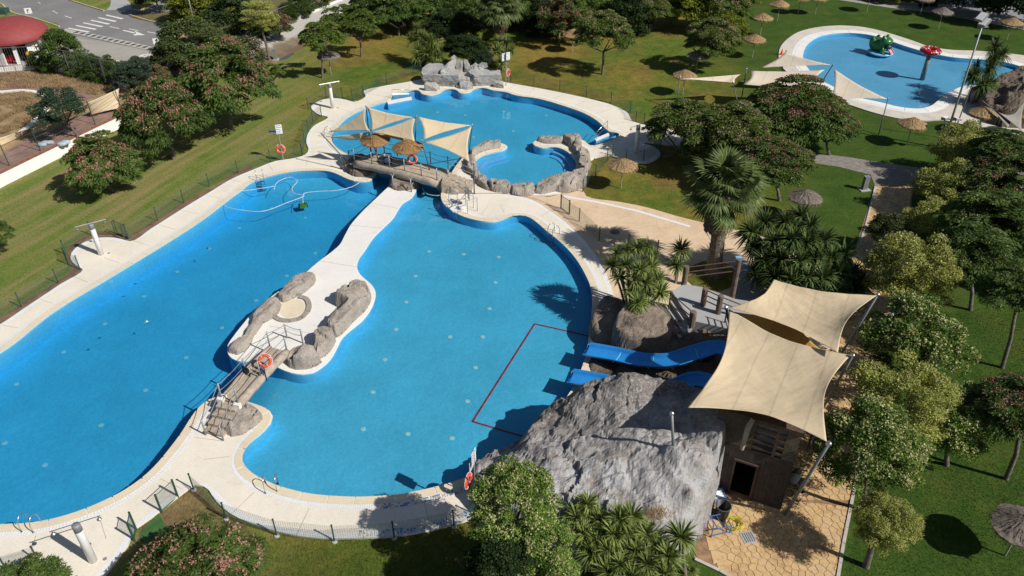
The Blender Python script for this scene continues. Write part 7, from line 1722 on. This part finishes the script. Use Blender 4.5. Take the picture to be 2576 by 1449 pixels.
def palm(label, base, cc, z=0, R_=1.6, skirt=True, tr=.36, nf=58, nd=46):
    g = G(base[0], base[1], z); b = cc[1] - 724.5; dy, dz = FPX * math.cos(TH) - b * math.sin(TH), (FPX * math.sin(TH) + b * math.cos(TH)); h = CH - g.y * dz / dy - z; c = G(cc[0], cc[1], h + z); dx = c.x - g.x
    o = thing('fan_palm', label, 'palm', g); pts = [(dx * t * .8, 0, h * t * .97) for t in [i / 14 for i in range(15)]]
    m = MB(); m.tube(pts, [tr * (1.5 - 2.5 * t if t < .15 else 1.08 - .12 * t) * (1 + .06 * (i % 2)) for i, t in enumerate([i / 14 for i in range(15)])], 16); obj('trunk', m, M_palmbark, o)
    m = MB(); r = random.Random(5)
    for k in range(150):
        t = r.uniform(.35, .98); a = r.uniform(0, 6.28); p = Vector((dx * t * .8, 0, h * t * .97)); d = Vector((math.cos(a), math.sin(a), 0)); s_ = Vector((-d.y, d.x, 0)) * .05; q = p + d * (tr * .95); m.add([q - s_, q + s_, q + d * .14 + Vector((0, 0, .22)) + s_ * .4, q + d * .14 + Vector((0, 0, .22)) - s_ * .4], [(0, 1, 2, 3)])
    stuff(obj('boot_stubs', m, M_deadfrond, o))
    top = Vector((dx, 0, h))
    for k in range(nf):
        el = R(85 - 120 * (k / nf) + rng.uniform(-8, 8)); a = k * 2.39996 + rng.uniform(-.2, .2); put('frond', FN[k % 4], o, top + Vector((0, 0, rng.uniform(-.15, .15))), (rng.uniform(-.4, .4), -el, a), R_ * rng.uniform(.85, 1.1) / 1.6)
    if skirt:
        for k in range(nd):
            el = R(-50 - 32 * rng.random()); a = k * 2.39996; f_ = rng.random(); put('dead_frond', FD[k % 3], o, top - Vector((0, 0, .25 + f_ * 1.0)), (rng.uniform(-.3, .3), -el, a), R_ * rng.uniform(.6, .95) / 1.6)
    return o
palm('big fan palm with brown skirt on the small round lawn', (1795,690), (1820,488), .06, 2.5, tr=.42, nf=38, nd=54)
palm('fan palm with long dry skirt behind the waterfall', (1258,128), (1255,15), 0, 2.5, tr=.38, nd=70)

# ================================================================== SPA BENCH, TUFTS AND BLADES
bc = G(1325, 420).xy
for px in ([(1398,369),(1421,377),(1441,393),(1450,410),(1446,430)], [(1262,377),(1244,383),(1211,393),(1196,405),(1195,423),(1207,443),(1227,460),(1250,467)]):
    ol = smooth_loop([G(u, v).xy for u, v in px], .2, False)
    for wd_, z_ in ((.55, -.30), (1.0, -.52)):
        sg = 1 if (offset(ol, .3, False, 0)[len(ol) // 2] - bc).length < (ol[len(ol) // 2] - bc).length else -1
        il = offset(ol, sg * wd_, False, 2); mm = ribbon(ol, il, z_, False)
        k = len(ol); mm.add([(p.x, p.y, z_) for p in il] + [(p.x, p.y, -.8) for p in il], [(i, i + 1, k + i + 1, k + i) for i in range(k - 1)])
        obj('bench_step', mm, M_ktile, basin)
def blades(name, px, n, h, mat, z=0.0, lean=.5, clump=0.0, wd=.012, avoid=()):
    lp = GL(px, z, 1.0, False); A = np.array([(p.x, p.y) for p in lp]); mn, mx = A.min(0), A.max(0); P = NP.uniform(mn, mx, (int(n * 2.2), 2)); P = P[inside_np(P, lp)]
    for av in avoid: P = P[~inside_np(P, av)]
    if clump: nz = np.array([noise.noise(Vector((x * .6, y * .6, 3.0))) for x, y in P]); P = P[nz > clump]
    P = P[:n]; k = len(P); a = NP.uniform(0, 6.28, k); hh = h * NP.uniform(.5, 1.3, k); d = NP.normal(scale=lean, size=(k, 2)) * hh[:, None]; c = np.stack([np.cos(a), np.sin(a)], 1) * wd
    Z = np.full(k, z); V = np.stack([np.concatenate([P - c, Z[:, None]], 1), np.concatenate([P + c, Z[:, None]], 1), np.concatenate([P + d, (Z + hh)[:, None]], 1)], 1)
    o = put(name, quads(name, V, mat)); return stuff(tag(o, 'short grass blades on the near lawns' if h < .1 else 'dry grass tufts on the dry lot', 'grass'))
dk_av = [L_deck]
blades('grass_blades', [(330,1390),(520,1300),(640,1345),(1190,1330),(1260,1460),(1260,1600),(300,1600)], 26000, .07, M_lawn, avoid=dk_av)
blades('grass_blades', [(2125,1460),(2260,800),(2600,760),(2800,1600),(2110,1600)], 46000, .06, M_lawn)
blades('dry_grass_tufts', [(-60,245),(60,232),(105,245),(115,265),(95,290),(60,320),(-60,360)], 9000, .28, M_dry, TZ, .5, -.1, .02)
blades('dry_grass_tufts', [(-60,190),(60,182),(150,192),(260,208),(310,226),(240,240),(140,222),(-60,222)], 8000, .28, M_dry, TZ, .5, .0, .02)
dg = thing('dry_grass_clump', 'clump of dry straw growing in a hollow of the largest rock', 'dry grass', G(1655, 1293, 3.0))
m = MB()
for k in range(260):
    x, y = rng.gauss(0, .28), rng.gauss(0, .16); m.add([(x - .012, y, -.1), (x + .012, y, -.1), (x + rng.gauss(0, .12), y + rng.gauss(0, .12), rng.uniform(.12, .32))], [(0, 1, 2)])
obj('straw_blades', m, M_straw, dg)
